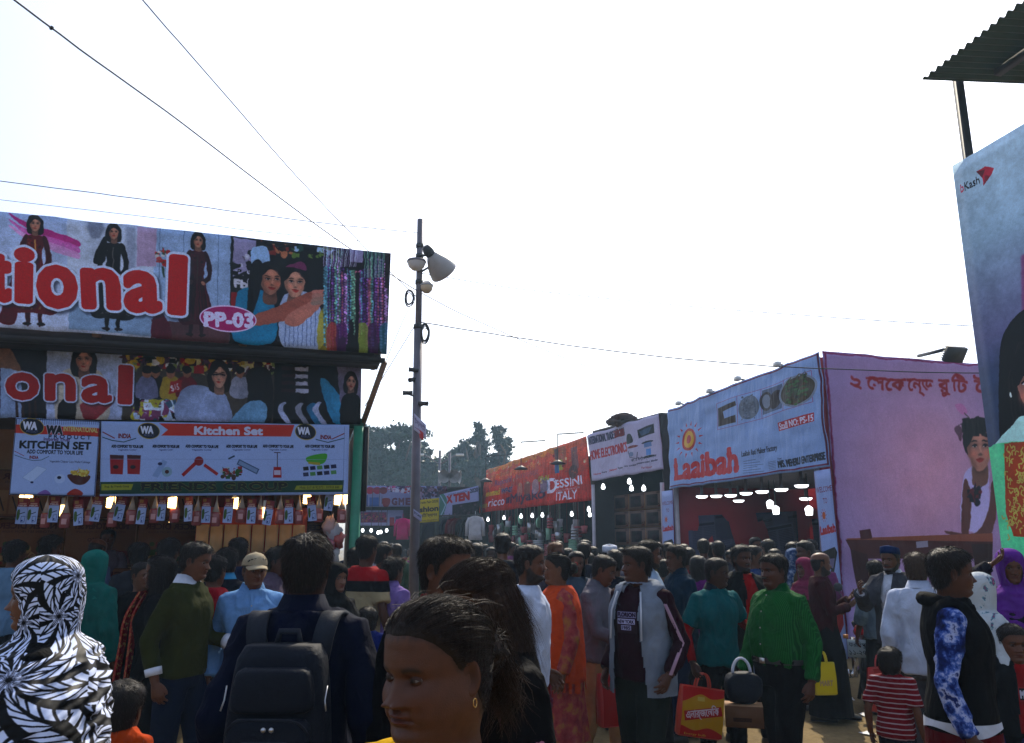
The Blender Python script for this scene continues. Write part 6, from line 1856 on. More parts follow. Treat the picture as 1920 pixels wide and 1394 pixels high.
# far stalls
ff = at(668, 1000, 31.2); ff2 = at(900, 1000, 31.2)
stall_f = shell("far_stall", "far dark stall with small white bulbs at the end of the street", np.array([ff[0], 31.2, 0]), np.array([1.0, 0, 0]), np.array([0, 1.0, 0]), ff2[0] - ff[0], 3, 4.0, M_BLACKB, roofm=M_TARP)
for x, y in ((680, 995), (696, 995), (709, 999), (714, 998), (725, 995), (795, 986), (820, 988), (838, 980)):
 p = at(x, y, 31.0); root = empty("bulb", tuple(p)); MB().lathe([(.001, -.07), (.04, -.06), (.06, .0), (.03, .07)], n=10).build("glow_bulb", M_COOL, root, True); MB().tube([(0, 0, .09), (0, 0, 3.9 - p[2])], .012, 5).build("cord", M_WIRE, root)
 tag(root, "tiny white bulb in the far dark stall", "bulb", "bulbs in the far stall")
CLO = [(.35, .03, .12), (.02, .02, .03), (.03, .04, .10), (.16, .02, .03), (.5, .5, .55), (.08, .1, .09)]
for k, (x, y, D, c_) in enumerate(((755, 990, 29.5, (.55, .03, .22)), (790, 1000, 27.5, (.05, .06, .05)), (808, 1000, 27.5, (.03, .03, .05)), (832, 990, 27.3, (.10, .12, .12)), (842, 992, 27.2, (.02, .03, .06)), (852, 992, 27.0, (.20, .02, .04)), (862, 992, 26.8, (.14, .02, .03)), (872, 992, 26.6, (.015, .015, .02)), (880, 992, 26.5, (.02, .02, .02)), (891, 988, 26.3, (.55, .55, .58)))):
 p = at(x, y, D); mb = MB()
 mb.add(*loft([ring(0, 0, z, w_, .06, 14) for z, w_ in ((-.42, .24), (-.2, .22), (.05, .22), (.22, .23), (.30, .20), (.34, .08))]))
 for sd_ in (-1, 1): mb.tube([(sd_ * .18, 0, .27), (sd_ * .27, 0, .1), (sd_ * .29, 0, -.3)], [.07, .06, .05], 8)
 mb.tube([(0, 0, .34), (0, 0, .5)], .01, 5)
 o = mb.build("hanging_garment", fabric(c_), None, True, tuple(p)); o.rotation_euler.z = .3 * (k % 3) - .2
 tag(o, ["pink", "dark green", "navy", "grey", "deep blue", "maroon", "wine red", "black", "charcoal", "white"][k] + " garment hanging on display at the far clothes stall", "garment")
MB().bar(at(780, 968, 27.6), at(899, 966, 26.2), .04).build("clothes_rail", M_DARK)
tag(bpy.data.objects["clothes_rail"], "thin rail of the far clothes stall holding garments", "rail")
# ------------------------------------------------------------------ left stall: frame, goods, lamps
stall_l = empty("kitchenware_stall", (L0[0], L0[1], 0)); off = np.array([L0[0], L0[1], 0])
AXL = np.array([RV, SV, UP])
zt = on_plane(665, 800, L0, SV)[2]
LEN = 6.2
MB().bar((0, 0, 0), UP * zt, .10, .10).build("post", M_GREEN, stall_l)
MB().bar(UP * (zt - 1.0) + RV * .09 + SV * .04, UP * zt + RV * .09 + SV * .04, .06, .06).build("post_bracket", M_BLACKB, stall_l)
MB().bar(-RV * LEN, -RV * LEN + UP * zt, .10, .10).build("post", M_GREEN, stall_l)
MB().bar(SV * .12 + UP * (zt + .05) - RV * LEN, SV * .12 + UP * (zt + .05) + RV * .06, .10, .12).build("beam", M_GREEND, stall_l)
MB().box(-RV * (LEN / 2 + .85) + SV * 2.3 + UP * 2.5, (LEN + 1.5, .06, 5.0), AXL).build("back_wall", M_CARD, stall_l)
MB().box(SV * 1.35 + UP * 1.9 + RV * .02, (.04, 1.9, 2.6), AXL).build("side_wall", M_TARP, stall_l)
MB().box(-RV * LEN / 2 + SV * 1.15 + UP * (zt + .15), (LEN, 2.3, .05), AXL).build("roof", M_TARP, stall_l)
MB().box(-RV * LEN / 2 + SV * .45 + UP * .45, (LEN - .4, .7, .9), AXL).build("counter", M_CARD, stall_l)
MB().box(-RV * LEN / 2 + SV * 1.6 + UP * .12, (LEN, 1.3, .24), AXL).build("raised_floor", M_WOOD, stall_l)
zl = on_plane(600, 680, LP, SV)[2] + .12; zu0 = on_plane(700, 664, LU, SV)[2]; zu1 = on_plane(700, 472, LU, SV)[2]
up_r = on_plane(727, 570, LU, SV) - off; up_r[2] = 0
# timber frame that carries the jutting upper banner
for k in range(5):
 q = up_r - RV * (.1 + k * 1.5)
 MB().bar(q + SV * .06 + UP * (zu0 + .02), q + SV * .06 + UP * (zu1 - .05), .07).build("frame_stud", M_WOOD, stall_l)
 MB().bar(q + SV * .06 + UP * (zu0 - .035), q + SV * .62 + UP * (zu0 - .035), .045).build("frame_joist", M_BLACKB, stall_l)
MB().bar(up_r + SV * .10 + UP * (zu0 - .05), up_r + SV * .10 + UP * (zu0 - .05) - RV * 7.3, .06, .05).build("frame_beam", M_BLACKB, stall_l)
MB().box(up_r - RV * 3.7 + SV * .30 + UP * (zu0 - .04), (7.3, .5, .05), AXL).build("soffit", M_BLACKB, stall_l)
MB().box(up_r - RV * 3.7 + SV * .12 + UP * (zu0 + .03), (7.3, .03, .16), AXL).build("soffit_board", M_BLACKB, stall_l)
MB().bar(up_r + SV * .12 + UP * (zu0 - .06), up_r + SV * .62 - RV * .2 + UP * (zu0 - .75), .05).build("frame_brace", M_WOOD, stall_l)
tag(stall_l, "two tier kitchenware stall with green corner post on the left", "stall")


def lp(x, y, back=0.0):
 return on_plane(x, y, L0 + SV * back, SV)


# blister cards and little bottles strung under the signs
cc = Canvas(120, 300, (.72, .76, .86))
cc.rect(0, 0, 120, 105, (.62, .06, .09)); cc.rect(12, 12, 60, 48, (.75, .55, .25)); cc.rect(20, 60, 100, 78, (.80, .6, .5)); cc.text("PEELER", 12, 98, 14, (.9, .85, .8), width=96, bold=.05)
cc.line([(30, 190), (95, 165)], 9, (.12, .12, .16)); cc.curve([(8, 150), (35, 140), (40, 220), (20, 260), (5, 230)], (.35, .45, .16)); cc.line([(60, 215), (105, 210), (100, 275), (62, 280), (60, 215)], 5, (.25, .30, .45)); cc.ell(72, 262, 12, 9, (.15, .25, .5)); cc.grain(.06, 1)
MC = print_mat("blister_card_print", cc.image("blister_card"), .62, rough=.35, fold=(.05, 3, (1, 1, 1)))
cards = (45, 65, 104, 147, 186, 231, 269, 306, 354, 388, 431, 473, 508, 542, 583, 621)
card_me = None
ang = math.atan2(RV[1], RV[0])
for k, x in enumerate(cards):
 y1 = 989 - (20 if k in (15,) else 0) + rnd.uniform(-5, 5); a, b = lp(x, y1 - 55, .06), lp(x, y1, .06)
 h_ = (a[2] - b[2]) * .9; w_ = h_ * .35
 if card_me is None:
  u, v = np.meshgrid(np.linspace(0, 1, 4), np.linspace(0, 1, 8), indexing='ij')
  P_ = np.stack([(u - .5) * w_, .012 * np.sin(u * 3) - .01 * v, -v * h_], -1).reshape(-1, 3)
  i_, j_ = np.meshgrid(np.arange(3), np.arange(7), indexing='ij'); F_ = np.stack([i_ * 8 + j_, i_ * 8 + j_ + 1, (i_ + 1) * 8 + j_ + 1, (i_ + 1) * 8 + j_], -1).reshape(-1, 4)
  uv = np.stack([u, 1 - v], -1).reshape(-1, 2)
  card_me = mesh_data("blister_card", np.concatenate([P_, P_ + [0, .008, 0]]), np.concatenate([F_, (F_ + 32)[:, ::-1]]), MC, True, uv=np.concatenate([uv, uv]))
  str_me = mesh_data("string", *tube([(0, 0, 0), (0, .0, .16)], .003, 4), M_WIRE)
 o = obj("blister_card", card_me, None, tuple(a), (0, rnd.uniform(-.14, .14), ang + rnd.uniform(-.5, .5)))
 tag(o, "red and white peeler card, " + ORD[k] + " from the left under the kitchen signs", "package", "peeler cards hanging under the kitchen signs")
 obj("string", str_me, o)
M_BOT = mat("red_dropper_plastic", (.20, .04, .04), .25, var=.15); M_CLEAR = mat("cloudy_plastic", (.30, .24, .20), .25, var=.1)
bot = None
for k, x in enumerate((84, 125, 166, 211, 250, 289, 331, 372, 407, 452, 490, 524, 562, 597, 643)):
 p = lp(x + rnd.uniform(-3, 3), 957 + rnd.uniform(-6, 5), .12)
 root = empty("squeezer_pack", tuple(p), ang + rnd.uniform(-.4, .4))
 if bot is None:
  b1 = mesh_data("pouch", *loft([ring(0, 0, z, w_, d_, 12) for z, w_, d_ in ((-.17, .04, .025), (-.16, .055, .03), (-.03, .055, .03), (-.01, .045, .025))]), M_BOT, True)
  b2 = mesh_data("neck", *loft([ring(0, 0, z, w_, w_ * .6, 10) for z, w_ in ((-.01, .042), (.06, .022), (.12, .008), (.20, .003))]), M_CLEAR, True)
  b3 = mesh_data("paper_label", np.array([(-.026, -.033, -.13), (.026, -.033, -.13), (.026, -.033, -.07), (-.026, -.033, -.07)]), np.array([(0, 1, 2, 3)]), mat('pinkish_label', (.45, .22, .22), .6), False); bot = 1
 obj("pouch", b1, root); obj("neck", b2, root); obj("paper_label", b3, root)
 tag(root, "red pouch with clear neck, " + ORD[k] + " from the left among the peeler cards", "package", "red pouches hanging between the cards")
# lamps: compact spirals and tubes, all lit
for k, (x, y, kind) in enumerate(((49, 932, 'h'), (117, 956, 't'), (208, 942, 's'), (323, 942, 's'), (321, 968, 't'), (439, 943, 's'), (496, 960, 't'), (576, 935, 's'), (634, 937, 's'), (648, 934, 't'))):
 p = lp(x, y, .10 + .05 * (k % 3)); root = empty("lit_bulb", tuple(p))
 mb = MB()
 if kind == 's':
  t = np.linspace(0, 5 * 2 * np.pi, 80); mb.tube(np.stack([.035 * np.cos(t), .035 * np.sin(t), .05 - t / t[-1] * .11], -1), .013, 6)
 elif kind == 't':
  mb.tube([(0, 0, .06), (0, 0, -.07)], .022, 8)
 else: mb.tube([-RV * .06, RV * .06], .022, 8)
 mb.build("glowing_tube", M_WARM, root, True)
 MB().lathe([(.001, .13), (.018, .13), (.02, .07), (.026, .05), (.001, .05)], n=10).build("socket", M_WHITE, root, True)
 MB().tube([(0, 0, .13), (0, 0, .45)], .004, 4).build("cord", M_WIRE, root)
 tag(root, "glowing warm bulb, " + ORD[k] + " from the left under the kitchen signs", "bulb", "warm bulbs of the kitchenware stall")


def card_print(nm, title, sub, extra):
 c = Canvas(420, 300, (.58, .40, .24))
 c.text(title[0], 210, 60, 36, (.42, .12, .08), anchor='c', width=330, bold=.05); c.text(sub, 210, 86, 14, (.40, .16, .10), anchor='c', width=300)
 for k, t in enumerate(title[1:]): c.text(t, 210, 140 + k * 50, 34, (.38, .12, .08), anchor='c', slab=.04)
 extra(c); c.rect(0, 0, 420, 6, (.45, .30, .17)); c.rect(0, 294, 420, 300, (.42, .28, .16)); c.grain(.08, 4)
 return print_mat(nm, c.image(nm), .42, rough=.85, fold=(.1, 2, (1, 1, 1)))


P1 = card_print("tomato_cutter_print", ("INDIA KITCHEN SET", "Tomato", "Cutter"), "ADD COMFORT TO YOUR LIFE", lambda c: (c.rect(20, 200, 120, 280, (.55, .12, .08)),))
P2 = card_print("finger_chips_print", ("INDIA KITCHEN SET", "Finger", "Chips Cutter"), "ADD COMFORT TO YOUR LIFE", lambda c: (c.poly([(40, 130), (120, 110), (130, 200), (50, 220)], (.62, .10, .07)), c.poly([(280, 150), (380, 130), (390, 230), (300, 240)], (.55, .08, .06))))
P3 = card_print("nicer_dicer_print", ("NICER DICER",), "KITCHEN SET FROM INDIA", lambda c: (c.speckle(40, 150, 380, 280, 60, [(.62, .2, .12), (.35, .42, .15), (.75, .6, .4)], 8, 24, 2),))
P4 = card_print("chopper_print", ("CHOPPER",), "ADD COMFORT TO YOUR LIFE", lambda c: ([c.rect(30 + k * 75, 130, 92 + k * 75, 280, (.66, .50, .34)) for k in range(5)], [c.line([(45 + k * 75, 260), (80 + k * 75, 170)], 8, (.2, .12, .1)) for k in range(5)]))
names = {0: "tomato cutter", 1: "chips cutter", 2: "dicer", 3: "chopper"}
for r_ in range(4):
 for k in range(7):
  w_ = .84; x0 = -.55 - k * w_; pk = (k * 2 + r_) % 4
  base = off + RV * x0 + SV * (1.95 - .12 * (r_ % 2)) + UP * (.28 + r_ * .60)
  carton("kitchen_carton", "brown " + names[pk] + " carton, " + ORD[k] + " from the right in the " + ORD[3 - r_] + " row of the kitchenware stall", base, w_ - .03, .5, .585, SV, RV, (P1, P2, P3, P4)[pk], "cartons at the back of the kitchenware stall")
# red display rack with small packs in the middle
root = empty("display_rack", tuple(lp(470, 1040, .9) * [1, 1, 0]))
M_RRED = mat("red_rack", (.38, .04, .02), .6)
MB().box(UP * 1.25, (1.3, .05, 1.9), AXL).build("back_panel", M_RRED, root)
for r_ in range(3):
 MB().box(UP * (.75 + r_ * .45) - SV * .12, (1.3, .24, .03), AXL).build("shelf", M_WOOD, root)
tag(root, "red display rack with small boxed packs in the kitchenware stall", "rack")
PK = MB().box((0, 0, .16), (.14, .09, .32), AXL)
pk_me = mesh_data("boxed_pack", np.concatenate(PK.v), np.array(PK.f), mat("tan_pack", (.42, .27, .13), .7), False)
for r_ in range(3):
 for k in range(8):
  q = np.array(root.location) + RV * (-.56 + k * .16) - SV * .12 + UP * (.767 + r_ * .45)
  tag(obj("boxed_pack", pk_me, None, tuple(q)), "small tan boxed pack, " + ORD[k] + " from the left on the " + ("bottom", "middle", "top")[r_] + " shelf of the red rack", "package", "boxed packs on the red rack")
# pale bundles hung by the corner post
for k in range(5):
 v, f = ell_grid(10, 12); p = lp(618 + 9 * (k % 3), 985 + k * 14, .25)
 o = obj("plastic_bundle", mesh_data("plastic_bundle", v * [.075, .07, .10] * (1 + .6 * vnoise(v * 3, k))[:, None], f, mat("bundle_%d" % k, [(.30, .20, .20), (.28, .28, .32), (.25, .04, .04), (.25, .08, .12), (.3, .28, .28)][k], .5), True), None, tuple(p))
 tag(o, ["pinkish", "pale grey", "bright red", "rose", "white"][k] + " plastic bundle hanging beside the green corner post", "bundle")

# ------------------------------------------------------------------ the pole in the street
PD = 12.4
pb, ptp = at(777, 1100, PD), at(788, 412, PD)
px0, py0 = pb[0], PD
ztop = ptp[2]
root = empty("utility_pole", (px0, py0, 0)); off = np.array([px0, py0, 0])


def pp(x, y, dD=0.0): return at(x, y, PD + dD) - off


lean = (ptp - off) / ztop
axis = lambda z: np.array([lean[0] * z, lean[1] * z, z])
MB().tube([axis(0), axis(2.6), axis(2.65), axis(5.15)], [.075, .075, .07, .07], 16).build("lower_tube", M_STEEL, root, True)
MB().tube([axis(5.1), axis(ztop)], [.052, .050], 14).build("upper_tube", M_STEEL, root, True)
for z_ in (5.15, 5.9, 6.35, ztop - .5): MB().tube([axis(z_), axis(z_ + .07)], .078 if z_ < 5.5 else .064, 12).build("band", M_DARK, root, True)
tag(root, "tall grey steel pole carrying lamps, a horn speaker and cameras", "pole")
M_HORN = mat("off_white_horn", (.30, .285, .27), .4, var=.12); M_GLASS = mat("milky_glass", (.50, .50, .50), .25, var=.05)
p = pp(781, 492, -.15)
r2 = empty("bowl_lamp", tuple(p + off))
MB().lathe([(.001, .07), (.05, .065), (.15, .03), (.158, .0), (.15, -.01)], n=24).build("reflector", M_STEEL, r2, True)
MB().lathe([(.15, -.005), (.125, -.08), (.07, -.13), (.001, -.145)], n=24).build("glass_bowl", M_GLASS, r2, True)
MB().bar((0, 0, .05), axis(p[2] + .1) - p, .03).build("bracket", M_DARK, r2)
tag(r2, "round bowl lamp clamped high on the left of the pole", "lamp")
p = pp(800, 537, -.02)
r2 = empty("bowl_lamp", tuple(p + off))
MB().lathe([(.001, .08), (.05, .075), (.09, .03), (.11, .02), (.108, .0)], n=20).build("reflector", M_HORN, r2, True)
MB().lathe([(.10, .0), (.095, -.06), (.05, -.11), (.001, -.115)], n=20).build("glass_bowl", mat("amber_glass", (.48, .38, .25), .3), r2, True)
MB().bar((0, 0, .05), axis(p[2] + .02) - p, .03).build("bracket", M_DARK, r2)
tag(r2, "smaller amber bowl lamp below the horn speaker on the pole", "lamp")
p = pp(822, 497, -.05); r2 = empty("horn_speaker", tuple(p + off))
hax = Vector((.50, .62, -.55)).normalized()
MB().lathe([(.215, .17), (.23, .17), (.235, .155), (.215, .06), (.18, -.04), (.12, -.15), (.07, -.22), (.001, -.22)], ax=hax, n=30).build("bell", M_HORN, r2, True)
MB().lathe([(.001, .02), (.06, .03), (.055, .12), (.20, .16)], ax=hax, n=20).build("throat", M_HORN, r2, True)
MB().lathe([(.08, -.22), (.085, -.30), (.06, -.38), (.001, -.39)], ax=hax, n=18).build("driver", M_DARK, r2, True)
MB().bar(np.array(hax) * -.22, axis(p[2] + .17) - p, .03).build("bracket", M_DARK, r2)
MB().bar(np.array(hax) * -.05, axis(p[2] - .12) - p, .025).build("bracket", M_DARK, r2)
tag(r2, "large off white horn loudspeaker on the right of the pole", "loudspeaker")


def coil(label, x, y, r, n, seed, squash=1.3):
 g_ = np.random.default_rng(seed); p = pp(x, y, -.1); mb = MB()
 for k in range(n):
  t = np.linspace(0, 2 * np.pi, 28); rr = r * g_.uniform(.75, 1.1); ph = g_.uniform(0, 1)
  mb.tube(np.stack([rr * np.cos(t) * g_.uniform(.6, .9), .03 * np.sin(t * 2 + ph), rr * squash * np.sin(t) + g_.normal(0, .02)], -1), .007, 5, False)
 o = mb.build("cable_coil", M_WIRE, None, True, tuple(p + off)); tag(o, label, "cable")


coil("black loop of spare cable hanging left of the pole below the lamps", 768, 560, .095, 7, 1)
coil("tangled bundle of cable hanging right of the pole at mid height", 797, 625, .09, 9, 2, 1.7)
for lab, x, y, d in (("dark upper camera on the left of the pole", 776, 694, (-1, -.2, .05)), ("black bullet camera pointing left on the pole", 765, 737, (-1, -.1, -.05)), ("small bullet camera pointing right on the pole", 793, 757, (1, -.3, -.1)), ("little dark junction camera below the upper one", 774, 712, (-.5, -.8, -.3))):
 p = pp(x, y, -.08); r2 = empty("security_camera", tuple(p + off)); a = Vector(d).normalized()
 MB().lathe([(.001, -.07), (.032, -.07), (.034, .05), (.038, .08), (.03, .082), (.028, .06), (.001, .06)], ax=a, n=14).build("camera_body", M_DARK, r2, True)
 MB().bar((0, 0, -.02), axis(p[2] - .05) - p, .022).build("bracket", M_DARK, r2); tag(r2, lab, "camera")
# notices tied to the pole
s = Canvas(160, 120, (.80, .78, .82)); s.text("টয়লেট", 80, 62, 34, (.60, .56, .62), anchor='c', bold=.04); s.line([(10, 95), (150, 92)], 6, (.62, .58, .64)); s.grain(.05, 2)
c4 = [at(776, 775, PD - .12), at(799, 797, PD - .12), at(799, 824, PD - .12), at(776, 806, PD - .12)]
o = sheet("pole_notice", c4, print_mat("notice_print", s.image("pole_notice"), .75, rough=.6), None, 8, 8, ripple=.01, seed=3); tag(o, "crumpled white notice tied high on the pole", "notice")
c4 = [at(783, 803, PD - .13), at(794, 812, PD - .13), at(794, 826, PD - .13), at(787, 822, PD - .13)]
tag(sheet("red_ribbon", c4, mat("red_ribbon", (.45, .05, .06), .7), None, 6, 6, ripple=.02, seed=4), "scrap of red cloth below the white pole notice", "ribbon")
s = Canvas(120, 110, (.72, .72, .80)); s.text("STORE", 60, 60, 30, (.12, .12, .2), anchor='c', bold=.05, width=96); s.grain(.05, 3)
c4 = [at(775, 954, PD - .12), at(791, 966, PD - .12), at(790, 979, PD - .12), at(775, 968, PD - .12)]
tag(sheet("pole_notice", c4, print_mat("notice_small_print", s.image("pole_notice_small"), .75, rough=.6), None, 6, 6, ripple=.004, seed=5), "small slanting lettered notice low on the pole", "notice")


# ------------------------------------------------------------------ overhead wires
def wire(label, pts, r, group=None):
 P = np.array([at(*q) for q in pts]); out = []
 t = np.linspace(0, 1, len(P)); tt = np.linspace(0, 1, 60)
 Q = np.stack(interp_rows(np.column_stack([t, P]), tt), -1)
 g_ = np.random.default_rng(len(label)); Q[:, 2] += .004 * vnoise(np.stack([tt * 30, tt * 0, tt * 0], -1), len(label))
 o = MB().tube(Q, r, 5).build("overhead_wire", M_WIRE, None, True); tag(o, label, "wire", group)
 return Q


w1 = wire("thick sagging cable from the top left corner to the pole", [(-90, -95, 4.6), (27, 0, 5.2), (190, 122, 6.2), (320, 215, 7.2), (490, 345, 9.0), (650, 462, 11.2), (786, 548, PD)], .008)
wire("thinner cable crossing the sky left of the pole", [(200, -80, 5.0), (267, 0, 5.6), (400, 152, 7.0), (560, 335, 9.4), (690, 470, 11.6), (784, 560, PD)], .006)
wire("upper thin wire running from the left edge to the pole top", [(-300, 302, 9.0), (0, 340, 9.6), (300, 378, 10.6), (600, 418, 11.7), (785, 437, PD)], .006)
wire("lower thin wire running just above the left banner", [(-300, 340, 8.5), (0, 375, 9.0), (300, 410, 9.8), (500, 436, 10.6), (785, 462, PD)], .0035)
wire("long dark wire from the pole across the right stalls", [(785, 604, PD), (960, 632, 12.6), (1160, 660, 12.4), (1380, 682, 12.2), (1560, 692, 12.0), (1850, 700, 11.5), (2200, 690, 11)], .009)
wire("thin high wire stretching right towards the billboard", [(786, 512, PD), (1000, 545, 12.0), (1380, 582, 11.4), (1830, 612, 11.0), (2200, 620, 10.6)], .006)
wire("faint wire falling to the far end of the corner stall", [(786, 548, PD), (890, 600, 13.8), (1080, 680, 16.4), (1256, 742, 19.0)], .007)
wire("guy wire slanting from the pole down to the left stall", [(777, 612, PD), (735, 680, 11.6), (684, 762, 10.6)], .006)
wire("second guy wire dropping left from the cable loop", [(768, 575, PD), (752, 610, 12.0), (718, 690, 11.2)], .005)
tag(MB().tube(np.stack([w1[14] + np.array([.012 * math.cos(a), 0, .012 * math.sin(a)]) for a in np.linspace(0, 6.2, 9)]), .008, 5).build("cable_tie", M_WIRE), "small dark tie knotted on the thick sagging cable", "tie")

# ------------------------------------------------------------------ far lamp posts
p = at(822, 1000, 40.0); root = empty("lamp_post", (p[0], 40.0, 0)); zt_ = at(822, 845, 40.0)[2]; za = at(822, 872, 40.0)[2]
MB().tube([(0, 0, 0), (0, 0, zt_)], [.10, .06], 8).build("post", M_STEEL, root, True)
for sd_ in (-1, 1):
 MB().tube([(0, 0, za), (sd_ * .5, 0, za + .35), (sd_ * .85, 0, za + .5)], .035, 6).build("arm", M_STEEL, root, True); MB().box((sd_ * 1.0, 0, za + .5), (.4, .15, .10)).build("lamp_head", M_WHITE, root)
tag(root, "far twin armed lamp post before the trees", "lamp post")
p = at(841, 1000, 34.0); root = empty("speaker_post", (p[0], 34.0, 0)); zs = at(841, 893, 34.0)[2]
MB().tube([(0, 0, 0), (0, 0, zs + 1.0)], .05, 8).build("post", M_STEEL, root, True)
for a in (-80, -25, 30, 80):
 d = Vector((math.sin(R(a)), -math.cos(R(a)), -.1)); MB().lathe([(.001, -.22), (.07, -.2), (.10, 0), (.27, .22), (.28, .24)], c=tuple(np.array(d) * .22 + [0, 0, zs]), ax=d, n=18).build("horn", M_HORN, root, True)
tag(root, "far post with a cluster of horn loudspeakers before the trees", "loudspeaker post")
p = at(1000, 880, 40)


# ------------------------------------------------------------------ trees
def leaf_mat(c):
 key = "leaf_%d" % int(c[1] * 5000)
 if key in MATS: return MATS[key]
 m = mat(key, c, .6, var=.4, vscale=1.2, spec=.3)
 return m


BARK = mat("bark", (.10, .075, .055), .9, var=.3, bump=.4, bscale=6)


def tree(label, x, y_base, D, blobs, leafc, n_leaf, leaf=.24, seed=0, trunk=None):
 """blobs: (photo x, photo y, radius in photo px, stretch)"""
 g_ = np.random.default_rng(seed); b = at(x, 1000, D); root = empty("tree", (b[0], D, 0)); off = np.array([b[0], D, 0])
 C_ = [(at(px, py, D + g_.normal(0, 1.2)) - off, r * D / FPX, st) for px, py, r, st in blobs]
 wsum = sum(r ** 2 for _, r, _ in C_); Q, S_ = [], []
 for c, r, st in C_:
  m = max(20, int(n_leaf * r * r / wsum)); k = max(4, int(m / 45))
  d = g_.normal(0, 1, (k, 3)); d /= np.linalg.norm(d, axis=1)[:, None]
  cl = c + d * (r * g_.uniform(.35, 1.0, (k, 1))) * [1, 1, st]
  q = np.repeat(cl, m // k + 1, 0)[:m] + g_.normal(0, .36 * r ** .6 * .75, (m, 3)) * [1, 1, .75]
  Q.append(q)
 Q = np.concatenate(Q); n = len(Q)
 a = g_.normal(0, 1, (n, 3)); a /= np.linalg.norm(a, axis=1)[:, None]; b_ = np.cross(a, g_.normal(0, 1, (n, 3))); b_ /= np.linalg.norm(b_, axis=1)[:, None]
 sz = leaf * g_.uniform(.5, 1.2, (n, 1))
 V = np.stack([Q - a * sz, Q + b_ * sz * .45, Q + a * sz, Q - b_ * sz * .45], 1).reshape(-1, 3)
 F = np.arange(n * 4).reshape(-1, 4)
 o = obj("crown", mesh_data("crown", V, F, leaf_mat(leafc), False), root); o["kind"] = "stuff"
 mb = MB(); top = max(C_, key=lambda q: q[0][2])[0]
 h0 = min(c[2] for c, _, _ in C_)
 tr = np.array([[0, 0, 0], [g_.normal(0, .15), 0, h0 * .5], [top[0] * .4, top[1] * .4, h0], [top[0] * .9, top[1] * .9, top[2]]])
 mb.tube(tr, [.32, .26, .2, .05], 10)
 for c, r, st in C_:
  mb.tube([tr[2] * .9 + [0, 0, -.2], (tr[2] + c) / 2 + g_.normal(0, .2, 3), c], [.13, .09, .03], 6)
 mb.build("trunk", BARK, root, True)
 tag(root, label, "tree", "trees beyond the stalls")


G1, G2, G3 = (.016, .048, .026), (.026, .070, .024), (.015, .042, .028)
TD = 62
tree("broad dense tree with a flat spreading top behind the pole", 735, 0, TD, [(700, 822, 26, .6), (725, 818, 26, .45), (752, 814, 26, .45), (775, 812, 22, .45), (690, 850, 26, .9), (715, 862, 28, .9), (745, 868, 30, .9), (770, 858, 26, .9), (700, 890, 30, .8), (740, 895, 34, .8), (775, 890, 28, .8), (757, 838, 14, .6)], G1, 15000, leaf=.22, seed=1)
tree("thin dark conifer like tree standing just right of the pole", 792, 0, TD + 3, [(790, 838, 8, 1), (796, 846, 10, .6), (792, 862, 14, .7), (795, 880, 18, .8), (800, 897, 20, .8)], G3, 3200, seed=2)
tree("low rounded tree in the dip between pole and tall trees", 830, 0, TD + 6, [(815, 880, 20, .9), (833, 876, 18, .9), (850, 885, 20, .9), (825, 900, 24, .8), (850, 902, 22, .8)], G2, 5600, seed=3)
tree("rounded bushy tree left of the two tall trees", 865, 0, TD + 2, [(852, 858, 14, .9), (866, 850, 16, 1), (880, 858, 14, .9), (858, 880, 18, .9), (876, 885, 20, .9), (850, 895, 16, .8), (870, 838, 7, .8)], G1, 5200, seed=4)
tree("tall slender tree with a ragged pointed crown", 900, 0, TD, [(898, 802, 8, 1), (900, 815, 11, 1), (893, 828, 10, .8), (905, 838, 13, 1), (896, 852, 12, .9), (908, 862, 14, .9), (900, 880, 18, .9), (886, 868, 7, .8), (872, 831, 7, .6), (905, 900, 18, .8)], G3, 2600, leaf=.24, seed=5)
tree("tall forked slender tree beside the orange banner", 938, 0, TD + 1, [(927, 808, 8, 1), (942, 806, 7, 1), (932, 822, 10, 1), (936, 838, 11, 1), (950, 828, 8, .8), (945, 845, 10, .9), (930, 858, 14, .9), (944, 868, 13, .8), (932, 880, 18, .9), (955, 838, 5, .6)], G3, 2400, leaf=.24, seed=6)
tree("broad tree rising behind the left stall's green post", 672, 0, TD + 5, [(672, 812, 12, .9), (684, 804, 5, 1), (668, 840, 24, .9), (680, 870, 26, .9), (660, 890, 30, .9), (645, 850, 26, .9)], G2, 6500, seed=7)
tree("dark background tree low behind the orange stall", 960, 0, TD + 8, [(930, 900, 20, .8), (955, 893, 16, .8), (975, 900, 16, .7), (905, 905, 20, .7), (880, 902, 24, .7), (850, 905, 24, .7), (815, 905, 24, .7), (780, 905, 24, .7), (990, 905, 16, .6)], G1, 9000, seed=8)
# ------------------------------------------------------------------ the crowd
def stand(label, x, ytop, D, yaw=0, z0=0.0, **k):
 p = at(x, ytop, D); H = p[2] - z0
 return person(label, (p[0], p[1], z0), H=H, yaw=yaw, **k)


def world_pt(pts, local):
 r = pts['root']; a = r.rotation_euler.z; S = pts['S']
 l = np.asarray(local, float) * S
 return np.array([r.location.x + l[0] * math.cos(a) - l[1] * math.sin(a), r.location.y + l[0] * math.sin(a) + l[1] * math.cos(a), r.location.z + l[2]])


def grip(pts, k):
 sh, e, w = pts['J'][k]; d = (w - e) / np.linalg.norm(w - e)
 return world_pt(pts, pts['lean']((w + d * .085)[None])[0])


